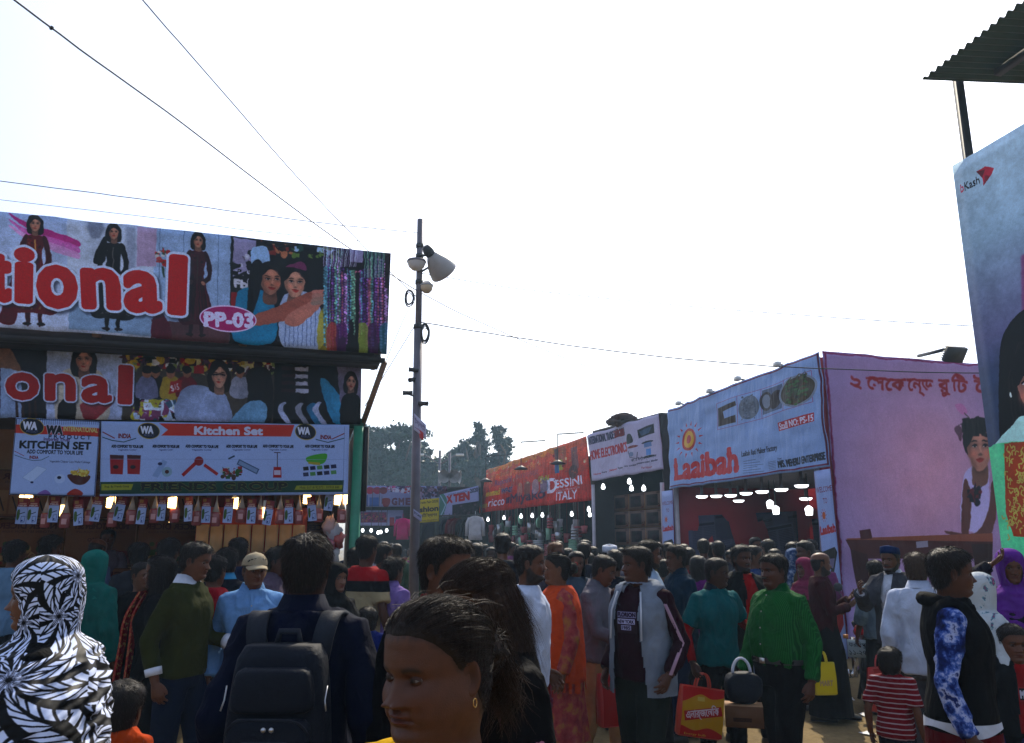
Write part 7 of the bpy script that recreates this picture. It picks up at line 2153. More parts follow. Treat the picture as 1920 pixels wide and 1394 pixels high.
def ramp_mat(name, cols, kind='noise', scale=10, stretch=(1, 1, 1), rough=.85, bands=None):
 """patterned cloth: printed colours chosen by a texture"""
 if name in MATS: return MATS[name]
 m, nt, b = new_mat(name); N, L = nt.nodes, nt.links
 tc = N.new("ShaderNodeTexCoord"); mp = N.new("ShaderNodeMapping"); mp.inputs["Scale"].default_value = stretch
 L.new(tc.outputs["Object"], mp.inputs[0])
 if kind == 'noise':
  t = N.new("ShaderNodeTexNoise"); t.inputs["Scale"].default_value = scale; t.inputs["Detail"].default_value = 4; t.inputs["Roughness"].default_value = .6; out = t.outputs[0]
 elif kind == 'voronoi':
  t = N.new("ShaderNodeTexVoronoi"); t.inputs["Scale"].default_value = scale; out = t.outputs["Distance"]
 elif kind == 'wave':
  t = N.new("ShaderNodeTexWave"); t.inputs["Scale"].default_value = scale; t.bands_direction = 'X'; out = t.outputs["Fac"]
 elif kind == 'z':
  t = N.new("ShaderNodeSeparateXYZ"); out = t.outputs[2]
 L.new(mp.outputs[0], t.inputs[0] if kind == 'z' else t.inputs["Vector"])
 r = N.new("ShaderNodeValToRGB"); r.color_ramp.interpolation = 'CONSTANT' if kind != 'noise' else 'LINEAR'
 while len(r.color_ramp.elements) < len(cols): r.color_ramp.elements.new(.5)
 for e, (p_, c_) in zip(r.color_ramp.elements, sorted(cols)):
  e.position = p_; e.color = (*dye(c_), 1)
 L.new(out, r.inputs[0]); L.new(r.outputs[0], b.inputs["Base Color"])
 b.inputs["Roughness"].default_value = rough; b.inputs["Specular IOR Level"].default_value = .06
 n1 = N.new("ShaderNodeTexNoise"); n1.inputs["Scale"].default_value = 8; n1.inputs["Distortion"].default_value = 1.2
 L.new(tc.outputs["Object"], n1.inputs["Vector"])
 bp = N.new("ShaderNodeBump"); bp.inputs["Strength"].default_value = .45; bp.inputs["Distance"].default_value = .05
 L.new(n1.outputs[0], bp.inputs["Height"]); L.new(bp.outputs[0], b.inputs["Normal"])
 MATS[name] = m
 return m


def drape(pts, name, material, rows, seed=0, n=72, fold=.06, cut=None):
 """cloth wrapped round the body: rows of (z, half width, half depth, centre y)"""
 tab = np.array(rows); zs = np.linspace(tab[:, 0].max(), tab[:, 0].min(), 30); w, d, cy = interp_rows(tab, zs)
 t = np.linspace(0, 2 * np.pi, n, endpoint=False); R_ = []
 for k, z in enumerate(zs):
  q = k / 29
  fo = 1 + fold * (.3 + q) * (vnoise(np.stack([np.cos(t) * 4 + z * 1.5, np.sin(t) * 4, np.full(n, z * 2.5)], -1), seed) + .5 * (1 - 2 * np.abs(vnoise(np.stack([np.cos(t) * 6 + z * 5, np.sin(t) * 6, np.full(n, z * 3)], -1), seed + 3))))
  R_.append(np.stack([w[k] * np.cos(t) * fo, cy[k] + d[k] * np.sin(t) * fo, np.full(n, z) + .015 * np.sin(3 * t + seed) * q], -1))
 v, f = loft(R_, False); f = np.array(f)
 if cut is not None: f = f[~cut(v[f].mean(1))]
 return obj(name, mesh_data(name, pts['lean'](v), f, material, True), pts['root'])


def sleeves(pts, name, material, q0=.62, r=(.046, .042, .038, .034), q1=.97):
 for k in 'lr':
  sh, e, w = pts['J'][k]
  v, f = tube([sh + (e - sh) * q0, sh + (e - sh) * .9, e + (w - e) * .1, e + (w - e) * .55, e + (w - e) * q1], [r[0], r[1], r[1], r[2], r[3]], 16)
  v = pts['lean'](v)
  obj(name, mesh_data(name, v, f, material, True), pts['root'])


def cuffs(pts, name, material, r=.046, a=.86, b=1.0):
 for k in 'lr':
  sh, e, w = pts['J'][k]; v, f = tube([e + (w - e) * a, e + (w - e) * b], [r, r * .98], 16); obj(name, mesh_data(name, pts['lean'](v), f, material, True), pts['root'])


def stripe_on_arm(pts, k, material, off_):
 sh, e, w = pts['J'][k]
 P = np.array([sh + (e - sh) * .1, sh + (e - sh) * .5, e, e + (w - e) * .5, e + (w - e) * .95]); v, f = tube(P + np.asarray(off_), .006, 6)
 obj("sleeve_stripe", mesh_data("sleeve_stripe", v, f, material, True), pts['root'])


def chest_patch(pts, name, image, x0, x1, z0, z1, depth, back=False, width=.17, gain=.8):
 u, v = np.meshgrid(np.linspace(0, 1, 12), np.linspace(0, 1, 8), indexing='ij')
 X = x0 + (x1 - x0) * u; Z = z1 + (z0 - z1) * v; Yv = depth * np.sqrt(np.clip(1 - (X / width) ** 2, .05, 1))
 s = 1 if back else -1
 P = np.stack([X * (-s if back else 1), s * Yv, Z], -1).reshape(-1, 3)
 i, j = np.meshgrid(np.arange(11), np.arange(7), indexing='ij'); F = np.stack([i * 8 + j, i * 8 + j + 1, (i + 1) * 8 + j + 1, (i + 1) * 8 + j], -1).reshape(-1, 4)
 uv = np.stack([u, 1 - v], -1).reshape(-1, 2)
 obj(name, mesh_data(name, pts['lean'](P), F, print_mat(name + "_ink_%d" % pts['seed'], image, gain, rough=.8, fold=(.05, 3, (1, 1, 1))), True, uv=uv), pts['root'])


def belt(pts, z=.985, w=.178, d=.132, cy=.006):
 t = np.linspace(0, 2 * np.pi, 40, endpoint=False)
 v, f = loft([np.stack([w * np.cos(t), cy + d * np.sin(t), np.full(40, zz)], -1) for zz in (z - .018, z + .018)], False)
 obj("belt", mesh_data("belt", v, f, mat("black_leather", (.015, .013, .012), .4), True), pts['root'])
 MB().box((0, cy - d - .006, z), (.045, .01, .036)).build("buckle", mat("buckle_metal", (.5, .48, .45), .3, .9), pts['root'])


BLACKC, NAVY, DENIM, KHAKI = (.010, .010, .012), (.010, .016, .045), (.02, .035, .09), (.30, .22, .13)
WHITEC, SKYB = (.58, .60, .66), (.26, .38, .58)

# 1. woman in front, yellow dress, hair tied back
r, P = stand("woman in yellow dress with tied back hair, nearest in the crowd", 840, 1110, 1.44, -37, fem=1, fat=1.35, hair='tied', hairc=(.014, .010, .008), lod=0, head=(-6, 5), top=('dress', (.62, .40, .03), {'neck': 1.42}), bottom=('skirt', (.5, .33, .03)), skin=(.074, .027, .013), eye=1.0, look=(0, 0), lips=1.35, brow=1.0, nose=.85, headscale=1.0)
g_ = np.random.default_rng(4); V_, F_, n0_ = [], [], 0
for k in range(420):     # loose tail of hair below the bun
 a = np.array([g_.normal(0, .016), .135 + g_.normal(0, .012), .13 + g_.normal(0, .02)]); L_ = g_.uniform(.07, .15)
 b = a + np.array([g_.normal(0, .012), .02 + g_.normal(0, .009), -L_ * .6]); c = a + np.array([g_.normal(0, .022), .025 + g_.normal(0, .018), -L_])
 v, f = tube([a, (a + b) / 2 + g_.normal(0, .004, 3), b, c], [.0012, .0011, .0009, .0003], 4, False); V_.append(v); F_ += [tuple(i + n0_ for i in q) for q in f]; n0_ += len(v)
for k in range(16):      # flyaway hairs over the crown
 t = g_.uniform(-1, 1); a = np.array([g_.normal(0, .05), -.02 + g_.uniform(-.06, .08), .226 + g_.normal(0, .004)]); d = np.array([g_.normal(0, .3), .8, g_.uniform(-.25, .12)]); d /= np.linalg.norm(d)
 v, f = tube([a, a + d * .03 + [0, 0, .006], a + d * .07], [.0005, .0004, .0002], 3, False); V_.append(v); F_ += [tuple(i + n0_ for i in q) for q in f]; n0_ += len(v)
o = wear(P, "hair_tail", np.concatenate(V_), np.array(F_), hair_mat((.022, .013, .009))); o["kind"] = "stuff"
t = np.linspace(0, 2 * np.pi, 24); v, f = tube(np.stack([.006 + .0 * t + .0795, .002 + .004 * np.cos(t), .066 + .007 * np.sin(t)], -1), .0007, 5, False); wear(P, "earring", v, f, mat("gold", (.7, .45, .15), .25, 1.0))

# 2. woman wrapped in a black and white leaf scarf
tile = np.ones((640, 640), dtype=np.float32); g_ = np.random.default_rng(12)
Yc, Xc = np.mgrid[0:640, 0:640].astype(np.float32)
cen = []
while len(cen) < 13:
 q = g_.uniform(0, 640, 2)
 if all(np.hypot(*(((q - o_[:2] + 320) % 640) - 320)) > 118 for o_ in cen): cen.append((*q, g_.integers(6, 10), g_.uniform(0, 6), g_.choice([-1, 1])))
best = np.full((640, 640), 1e9); val = np.zeros((640, 640))
for cx, cy, n_, ph, sg in cen:
 dx = (Xc - cx + 320) % 640 - 320; dy = (Yc - cy + 320) % 640 - 320; d = np.hypot(dx, dy); th = np.arctan2(dy, dx)
 arm = np.sin(n_ * .5 * (th + ph) + sg * d * .012); leaf = np.abs(arm); ribs = np.sin(d * .20 + 3.2 * np.abs(arm) * 3)
 q = np.where(leaf < .16, 0, np.where((leaf > .90) & (d > 24), 0, (ribs > -.72).astype(float))); q = np.where(d < 7, 0, q)
 val = np.where(d < best, q, val); best = np.minimum(best, d)
edge_ = Canvas(640, 640); edge_.a[:] = (np.array([.02, .02, .045]) * (1 - val[..., None]) + np.array([.90, .91, .95]) * val[..., None]); edge_.a = box_blur(edge_.a, 1)
m_scarf = print_mat("leaf_scarf_cloth", edge_.image("leaf_scarf"), .72, rough=.6, fold=(.1, 3, (1, 1, 1))); m_scarf.node_tree.nodes["Image Texture"].extension = 'REPEAT'
r, P = stand("woman wrapped in a black and white leaf patterned scarf at the left edge", 104, 1041, 2.75, -76, fem=1, fat=.1, hair='hijab', lod=0, head=(4, 4), top=('dress', BLACKC), bottom=('skirt', BLACKC), skin=3, eye=.8)
nr, nc = 170, 240
v, f, uv = hijab_shell(nr, nc, -46, P['seed'], lambda T: 1.0 + .35 * np.cos(T - math.pi * .94), 1.15, 14.6, .25, 6.3, 2.4)
k_ = 1 + .36 * sstep(-.005, -.075, v[:, 2]) + .14 * sstep(-.10, -.40, v[:, 2]); v[:, 0] *= k_; v[:, 1] *= k_; v[:, 2] += .012 * sstep(-.05, -.12, v[:, 2])
wear(P, "scarf", v, f, m_scarf, uv=uv * [.95, 1.45])
row = v.reshape(nr, nc, 3)[0]; V_, F_, n0_ = [], [], 0
for k in range(60, 190, 1):
 a = row[k]; c = a * np.array([1.0, 1.0, 1]) + [g_.normal(0, .006), g_.normal(0, .006), -g_.uniform(.07, .11)]
 q_, w_ = tube([a + [0, 0, .008], (a + c) / 2 + g_.normal(0, .003, 3), c], [.0028, .0022, .003], 4); V_.append(q_); F_ += [tuple(i + n0_ for i in z_) for z_ in w_]; n0_ += len(q_)
o = wear(P, "fringe", np.concatenate(V_), F_, fabric((.52, .46, .30))); o["kind"] = "stuff"

# 3. man with the backpack, seen from behind
r, P = stand("man in navy jacket seen from behind wearing a black backpack", 578, 1000, 3.05, 180, hair='short', lod=0, head=(-3, 0), top=('long', NAVY, {'collar': 1, 'infl': .026, 'hem': .80, 'name': 'jacket', 'amp': .011}), bottom=('trousers', (.02, .022, .03)), skin=2, fat=.2, arms={'l': (.27, -.02, .88), 'r': (-.27, -.02, .88)})
bp_ = empty("backpack", tuple(world_pt(P, (0, .15, .86))), R(180))
M_BP = mat("black_nylon", (.004, .006, .011), .65, var=.25, vscale=9, bump=.25, bscale=60, spec=.1); M_BP2 = mat("grey_webbing", (.012, .015, .022), .65, var=.2, bump=.2, bscale=200, spec=.1)


def soft_box(w, d, h, e=.45, nz=14, n=44, taper=.9, bulge=.06):
 zz = np.linspace(0, 1, nz); rows = []
 for q in zz:
  edge = (1 - abs(2 * q - 1) ** 6) ** .5 * .10 + .90 if 0 < q < 1 else .86
  k = edge * (1 - (1 - taper) * q ** 2.2)
  rows.append(ring(0, 0, q * h, w / 2 * k, d / 2 * k * (1 + bulge * math.sin(q * 3.14)), n, e))
 return loft(rows)


mb = MB(); v, f = soft_box(.33, .19, .50, taper=.82); obj("main_body", mesh_data("main_body", np.asarray(v) + [0, .09, .0], f, M_BP, True), bp_)
v, f = soft_box(.27, .10, .27, taper=.92); obj("front_pocket", mesh_data("front_pocket", np.asarray(v) + [0, .20, .02], f, M_BP, True), bp_)
v, f = soft_box(.26, .12, .13, taper=.86); obj("top_pocket", mesh_data("top_pocket", np.asarray(v) + [0, .17, .31], f, M_BP, True), bp_)
for z_, w_ in ((.30, .255), (.235, .22)):
 t = np.linspace(-1, 1, 20); MB().tube(np.stack([w_ / 2 * t, .255 - .03 * t ** 4, z_ - .05 * t ** 6], -1), .004, 6).build("zip", M_BP2, bp_, True)
for sd_ in (-1, 1):
 a = [(sd_ * .10, .02, .44), (sd_ * .115, .015, .53), (sd_ * .125, -.05, .585), (sd_ * .135, -.17, .56), (sd_ * .15, -.29, .44), (sd_ * .17, -.30, .30), (sd_ * .19, -.16, .12), (sd_ * .17, .02, .05)]
 A_ = np.array(a); tq = np.linspace(0, 1, len(A_)); A_ = np.stack(interp_rows(np.column_stack([tq, A_]), np.linspace(0, 1, 36)), -1)
 T_, U_, W_ = frames(A_); side = np.tile([1.0, 0, 0], (36, 1)); nrm = np.cross(T_, side)
 V = np.stack([A_ - side * .034 - nrm * .008, A_ + side * .034 - nrm * .008, A_ + side * .034 + nrm * .008, A_ - side * .034 + nrm * .008], 1).reshape(-1, 3)
 F = [(i * 4 + j, i * 4 + (j + 1) % 4, (i + 1) * 4 + (j + 1) % 4, (i + 1) * 4 + j) for i in range(35) for j in range(4)]
 obj("shoulder_strap", mesh_data("shoulder_strap", V, np.array(F), M_BP2, True), bp_)
 v, f = tube([(sd_ * .16, .14, .38), (sd_ * .158, .16, .34), (sd_ * .165, .17, .31)], .0025, 6); obj("zip_pull", mesh_data("zip_pull", v, f, mat("zip_metal", (.4, .4, .42), .3, .9), True), bp_)
MB().tube([(-.04, .03, .49), (-.03, .03, .535), (.03, .03, .535), (.04, .03, .49)], .011, 8).build("handle", M_BP2, bp_, True)
for sd_ in (-1, 1): MB().lathe([(.001, .004), (.007, .003), (.008, 0)], c=(-.01 + sd_ * .012, .257, .272), ax=(0, 1, 0), n=10).build("rivet", mat("zip_metal", (.4, .4, .42), .3, .9), bp_, True)
bp_.scale = (1.02,) * 3
tag(bp_, "large black backpack on the back of the man in navy", "backpack")

# 4. man in black behind the front woman; 5. long haired woman in flowered black
stand("short haired man in a black jacket looking right behind the nearest woman", 832, 1003, 3.1, 48, hair='short', lod=0, head=(6, 2), top=('long', BLACKC, {'collar': 1, 'collarc': (.25, .03, .03), 'infl': .022, 'name': 'jacket'}), skin=1, eye=.8)
mfl = ramp_mat("pink_flower_print", [(0, (.50, .22, .42)), (.14, (.012, .010, .012))], 'voronoi', 11, rough=.8)
r, P = stand("woman with long loose brown hair and flowered black dress behind the nearest woman", 935, 1040, 2.4, -70, fem=1, hair='long', hairc=(.020, .011, .008), lod=0, head=(10, 22), top=('dress', BLACKC), bottom=('skirt', BLACKC), skin=0, eye=.5)
g_ = np.random.default_rng(9); fl_me = []
for pc in ((.42, .20, .42), (.46, .24, .36)):
 V, F = [], []
 for k in range(5):
  a = k * 1.2566; c = np.array([math.cos(a), 0, math.sin(a)]) * .011; q = np.array([[math.cos(b), 0, math.sin(b)] for b in np.linspace(0, 6.283, 8, endpoint=False)]) * .0075
  F.append(tuple(range(len(V), len(V) + 8))); V += list(c + q)
 fl_me.append(mesh_data("flower_print", np.array(V), F, fabric(pc), False))
for k in range(44):
 a = R(g_.uniform(20, 150)) if k % 3 else R(g_.uniform(150, 260)); z_ = g_.uniform(1.0, 1.34)
 T_ = torso_rows(1, 0, z_, z_ + .15, .030, 44)[0]
 j = int((a % (2 * math.pi)) / (2 * math.pi) * 44) % 44; p = T_[j]; nrm = np.array([p[0] / .17 ** 2, p[1] / .13 ** 2, 0]); nrm /= np.linalg.norm(nrm)
 o = obj("flower_print", fl_me[k % 2], r, tuple(p + nrm * .004)); o.rotation_euler = (0, g_.uniform(0, 6), math.atan2(nrm[1], nrm[0]) + math.pi / 2)
for k in range(26):
 sd_ = 'l' if k % 2 else 'r'; sh, e, w = P['J'][sd_]; q = g_.uniform(.05, 1.0); c = sh + (e - sh) * q; a = g_.uniform(0, 6.28); nrm = np.array([math.cos(a), math.sin(a), .1])
 o = obj("flower_print", fl_me[k % 2], r, tuple(c + nrm * .078)); o.rotation_euler = (0, g_.uniform(0, 6), a + math.pi / 2)

# 6. bearded man in white T-shirt
r, P = stand("bearded man in a tight white T-shirt facing right", 990, 1019, 5.4, 82, hair='crop', beard=.8, lod=1, top=('tshirt', (.52, .56, .66), {'infl': .008}), bottom=('trousers', (.10, .02, .05)), skin=1, arms={'r': (-.26, .02, .86), 'l': (.24, -.1, .9)}, fat=.15)
for k in 'r':
 sh, e, w = P['J'][k]; v, f = tube([e + (w - e) * .88, e + (w - e) * .98], .036, 14); obj("watch", mesh_data("watch", v, f, mat("watch_metal", (.25, .24, .22), .25, .9), True), r)
# 7. woman in an orange shawl
m_or = ramp_mat("orange_shawl_cloth", [(.30, (.52, .10, .045)), (.55, (.62, .13, .06)), (.75, (.40, .06, .035))], 'noise', 9)
r, P = stand("woman in an orange shawl with her hair in a flowered bun", 1046, 1035, 6.2, -84, fem=1, fat=.35, hair='tied', lod=1, top=('kurta', ramp_mat("rose_print", [(.3, (.30, .05, .07)), (.5, (.42, .12, .12)), (.7, (.45, .25, .10))], 'noise', 14), {'len': .38}), bottom=('trousers', (.25, .02, .035), 1.1), skin=3)
drape(P, "shawl", m_or, [(1.47, .075, .085, .015), (1.43, .15, .12, .01), (1.36, .215, .155, .0), (1.2, .235, .185, -.01), (1.0, .24, .19, 0), (.80, .25, .19, 0)], 3, fold=.05)
o = drape(P, "shawl_fringe", m_or, [(.82, .252, .192, 0), (.73, .255, .195, 0)], 3, n=90, fold=.05, cut=lambda c: (np.floor(np.arctan2(c[:, 1], c[:, 0]) * 28) % 2 == 0))
for x_, z_, c_ in ((.03, .145, (.5, .03, .03)), (.035, .10, (.03, .25, .08))):
 v, f = ell_grid(8, 10); wear(P, "hair_flower", v * .018 * (1 + .3 * vnoise(v * 3, 1))[:, None] + [-x_, .15, z_], f, fabric(c_))
# 8. grey sweater and khaki trousers
r, P = stand("man in grey sweater and khaki trousers looking down", 1120, 1037, 6.7, 58, hair='crop', lod=1, head=(10, 18), top=('long', (.20, .19, .22), {'collar': 1, 'hem': .86}), bottom=('trousers', (.40, .27, .16)), skin=1, arms={'l': (.12, -.33, 1.06), 'r': (-.14, -.32, 1.04)})
# 9. hooded grey vest over maroon
r, P = stand("young man in hooded grey vest over a maroon striped sleeve top", 1196, 1023, 5.6, -42, hair='short', lod=1, head=(-34, 0), fat=.25, top=('long', (.045, .010, .022), {'hem': .86}), bottom=('trousers', (.028, .036, .030), 1.2), outer=('vest', (.26, .29, .34), {'gap': (.075, .125), 'hem': .76, 'infl': .036, 'flare': .05}), skin=2, arms={'l': (.27, -.10, .92), 'r': (-.24, -.06, .9)})
c = Canvas(260, 260, (.235, .10, .155)); c.rect(10, 10, 250, 80, (.55, .53, .62)); c.text("FLORION", 18, 68, 46, (.22, .09, .18), width=224, bold=.07); c.rect(10, 95, 235, 155, (.72, .70, .78)); c.text("NEW YORK", 18, 146, 40, (.2, .08, .16), width=206, bold=.05); c.rect(60, 170, 190, 225, (.66, .64, .72)); c.text("1985", 72, 216, 38, (.2, .08, .16), width=106, bold=.05)
chest_patch(P, "chest_print", c.image("chest_lettering"), -.075, .08, 1.16, 1.30, .172, width=.24)
tt = np.linspace(R(-150), R(150), 30); hv = np.stack([.105 * np.sin(tt), .02 + .10 * np.cos(tt), 1.445 + .02 * np.cos(tt)], -1); v, f = tube(hv, .034, 10); obj("hood", mesh_data("hood", v * [1, 1, 1], f, fabric((.30, .33, .38)), True), r)
for q in (.03, .042): stripe_on_arm(P, 'l', fabric((.5, .35, .42)), (q, -.055, 0))
for sd_ in (-1, 1):
 v, f = tube([(sd_ * .09, -.125, 1.42), (sd_ * .115, -.165, 1.3), (sd_ * .12, -.178, 1.12)], .006, 6); obj("drawstring", mesh_data("drawstring", v, f, fabric(WHITEC), True), r)
# 10-13
stand("man in a pale blue shirt facing right between grey sweater and hooded vest", 1213, 1012, 7.2, 80, hair='short', lod=1, top=('shirt', (.36, .44, .54), {'collar': 1}), skin=1, beard=.15)
stand("man in dark blue polo turned left behind the teal polo", 1268, 1021, 7.8, -75, hair='short', lod=1, top=('tshirt', (.018, .05, .085), {'collar': 1}), bottom=('trousers', DENIM), skin=2)
r, P = stand("man in teal polo with red undersleeves holding a printed bag", 1338, 1044, 6.7, 22, hair='crop', lod=1, head=(32, 4), top=('tshirt', (.015, .16, .17), {'collar': 1, 'collarc': (.02, .03, .05), 'infl': .010}), bottom=('trousers', BLACKC), skin=4, stride=.08, arms={'r': (-.29, -.04, .88), 'l': (.36, -.12, 1.06)})
sleeves(P, "undersleeve", fabric((.36, .02, .03)))
teal = P
stand("man in open black jacket over a red T-shirt", 1388, 1021, 7.6, 18, hair='short', lod=1, beard=.3, top=('tshirt', (.40, .02, .03)), outer=('jacket', BLACKC, {'gap': (.05, .09), 'sleeve': 'long', 'infl': .03}), skin=2)
# 14. green striped shirt
m_gs = ramp_mat("green_stripe_shirt", [(0, (.010, .13, .035)), (.66, (.05, .22, .07))], 'wave', 34)
r, P = stand("stout man with moustache in a green striped shirt tucked into black trousers", 1450, 1037, 5.9, -62, hair='short', lod=1, fat=.5, beard=0, top=('tucked', m_gs, {'collar': 1, 'collarc': (.015, .15, .05), 'infl': .02}), bottom=('trousers', BLACKC, 1.12), skin=2, arms={'r': (-.27, -.12, .86), 'l': (.29, -.02, .86)}, stride=.1)
q_ = torso_rows(0, .5, .975, 1.1, .032, 40)[0]; belt(P, .975, q_[:, 0].max(), (q_[:, 1].max() - q_[:, 1].min()) / 2, q_[:, 1].mean()); green = P
v, f = ell_grid(8, 14); wear(P, "moustache", v * [.026, .008, .006] + [0, -.099, .0625], f, hair_mat((.03, .028, .027)))
# 15. bald bearded man in maroon
r, P = stand("bald bearded man in maroon sweater and long black skirt cloth", 1535, 1034, 8.7, 70, hair='bald', beard=1.0, lod=1, head=(14, 0), top=('long', (.085, .014, .022)), bottom=('skirt', BLACKC, .5), skin=3, arms={'l': (.02, -.26, 1.22), 'lp': (.6, .4, -.6), 'r': (-.05, -.25, 1.15), 'rp': (-.6, .4, -.6)})
maroon = P
# 16. boy in black vest and blue camouflage sleeves
m_cam = ramp_mat("blue_smoke_print", [(.34, (.012, .015, .05)), (.46, (.04, .06, .22)), (.53, (.13, .20, .48)), (.60, (.48, .52, .70)), (.66, (.05, .07, .22))], 'noise', 13)
r, P = stand("teenage boy in black hooded vest over a blue smoke print shirt", 1772, 1026, 4.15, 66, hair='short', lod=1, head=(10, 2), top=('long', m_cam, {'hem': .80, 'infl': .012}), bottom=('trousers', (.03, .03, .05)), outer=('vest', BLACKC, {'gap': (.035, .05), 'hem': .78, 'infl': .034}), skin=2, arms={'r': (-.27, 0, .86), 'l': (.26, -.05, .86)})
tt = np.linspace(R(-150), R(150), 30); v, f = tube(np.stack([.10 * np.sin(tt), .02 + .105 * np.cos(tt), 1.44 + .025 * np.cos(tt)], -1), .036, 10); obj("hood", mesh_data("hood", v, f, fabric(BLACKC), True), r)
for z0_, z1_, c_ in ((.865, .91, WHITEC), (.785, .862, (.16, .012, .02))):
 drape(P, "hem_band", fabric(c_), [(z1_, .215, .168, .012), (z0_, .218, .172, .012)], 1, n=48, fold=.0, cut=lambda c: (np.abs(c[:, 0]) < .06) & (c[:, 1] < 0))
# 17-21
stand("man in a white shirt seen from behind by the teenage boy", 1716, 1035, 6.2, 148, hair='short', hairc=(.05, .03, .02), lod=1, top=('shirt', (.52, .56, .66), {'collar': 1, 'infl': .022}), bottom=('trousers', (.15, .15, .17)), skin=1)
r, P = stand("bearded man in grey blazer and blue skullcap pointing ahead", 1668, 1025, 8.0, -52, hair='crop', beard=.8, lod=1, top=('shirt', WHITEC, {'collar': 1}), outer=('blazer', (.10, .10, .115), {'gap': (.04, .07), 'sleeve': 'long'}), bottom=('trousers', (.06, .06, .07)), skin=1, arms={'r': (-.12, -.40, 1.30), 'rp': (-.4, .3, -1), 'l': (.16, -.25, 1.12)})
kufi(P, fabric((.02, .05, .16)))
stand("person in a grey blue shirt half hidden behind the grey blazer", 1640, 1050, 8.9, 180, hair='short', lod=1, top=('half', (.22, .28, .34), {'infl': .03}), skin=1)
m_flo = ramp_mat("white_floral_cloth", [(.0, (.55, .58, .60)), (.56, (.55, .58, .60)), (.60, (.10, .30, .36)), (.65, (.45, .08, .22)), (.70, (.52, .55, .58))], 'noise', 9)
r, P = stand("woman in a white floral headscarf turned right behind the boy", 1832, 1073, 5.5, 105, fem=1, hair='hijab', lod=1, top=('dress', m_flo), bottom=('skirt', (.03, .04, .16)), skin=1); hijab(P, m_flo, -40, fold=1.2)
r, P = stand("woman in a purple headscarf raising her hand to her head", 1888, 1028, 5.9, -12, fem=1, hair='hijab', lod=1, head=(-4, 6), top=('dress', (.02, .015, .03)), bottom=('skirt', (.02, .02, .05)), skin=1, arms={'r': (-.17, -.14, 1.60), 'rp': (-1, .0, -.6)}); hijab(P, fabric((.20, .07, .36)), -34, fold=1.3)
# 22-24 children on the right
r, P = stand("small boy in dark blazer over a red T-shirt at the right edge", 1892, 1170, 5.3, -8, hair='kidhair', kid=.6, lod=1, top=('tshirt', (.36, .02, .03)), outer=('blazer', (.02, .022, .025), {'gap': (.05, .07), 'sleeve': 'long', 'infl': .03}), bottom=('trousers', BLACKC), skin=1)
c = Canvas(120, 100, (.62, .12, .15)); c.rect(8, 10, 112, 90, (.04, .04, .05)); c.text("MAN", 14, 76, 50, (.75, .72, .75), width=92, bold=.08); chest_patch(P, "chest_print", c.image("boy_shirt_lettering"), -.06, .06, 1.10, 1.22, .158, width=.2)
m_rs = ramp_mat("red_white_stripe", [(0, (.26, .02, .03)), (.86, (.45, .36, .38))], 'wave', 6.5, rough=.85)
m_rs.node_tree.nodes["Wave Texture"].bands_direction = 'Z'
stand("small child in a red striped shirt seen from behind near the boy", 1666, 1213, 5.5, 140, hair='kidhair', kid=.25, lod=1, top=('tshirt', m_rs), bottom=('trousers', (.03, .03, .05)), skin=1)
r, P = stand("woman in a pink headscarf beside the bald man", 1508, 1045, 9.4, -60, fem=1, hair='hijab', lod=1, top=('dress', (.14, .09, .07)), bottom=('skirt', (.1, .06, .05)), skin=1); hijab(P, fabric((.32, .07, .14)), -24)
r, P = stand("person in a blue patterned head wrap with back turned by the stall", 1486, 1028, 10.2, 180, fem=1, hair='hijab', lod=1, top=('dress', ramp_mat("blue_white_wrap", [(.3, (.03, .05, .12)), (.5, (.12, .18, .32)), (.65, (.4, .45, .5))], 'noise', 16)), bottom=('skirt', (.1, .1, .12))); hijab(P, MATS["blue_white_wrap"], -20)
# ---- left half
stand("child with black hair and orange shirt low in front of the scarf", 232, 1276, 3.5, 168, hair='kidhair', kid=.6, lod=1, top=('tshirt', (.55, .12, .05)), skin=2, head=(12, 0))
r, P = stand("girl in a teal headscarf and long teal tunic with back turned", 180, 1031, 6.6, 172, fem=1, hair='hijab', lod=1, top=('kurta', (.03, .17, .15), {'infl': .03}), bottom=('trousers', BLACKC), skin=1); hijab(P, fabric((.04, .22, .19)), -14, fold=.8)
r, P = stand("young man in olive sweater with white collar and cuffs and jeans", 362, 1015, 5.6, 82, hair='short', lod=1, head=(4, 8), top=('long', (.062, .070, .022), {'collar': 1, 'collarc': WHITEC, 'sleeve': 'three', 'hem': .87}), bottom=('trousers', (.012, .022, .055), 1.1), skin=1, arms={'r': (-.24, .04, .86), 'l': (.16, -.28, 1.05)}); 
for k in 'lr':
 sh, e, w = P['J'][k]; v, f = tube([e + (w - e) * .66, e + (w - e) * .84], [.052, .050], 16); obj("shirt_cuff", mesh_data("shirt_cuff", v, f, fabric(WHITEC), True), r)
r, P = stand("woman facing left with dark hair and a long red patterned stole", 305, 1042, 6.0, -80, fem=1, hair='long', lod=1, top=('dress', BLACKC, {'len': .3}), bottom=('trousers', (.2, .02, .03)), skin=1)
m_st = ramp_mat("red_stole_print", [(.35, (.28, .02, .03)), (.52, (.42, .04, .05)), (.62, (.5, .30, .15))], 'noise', 40)
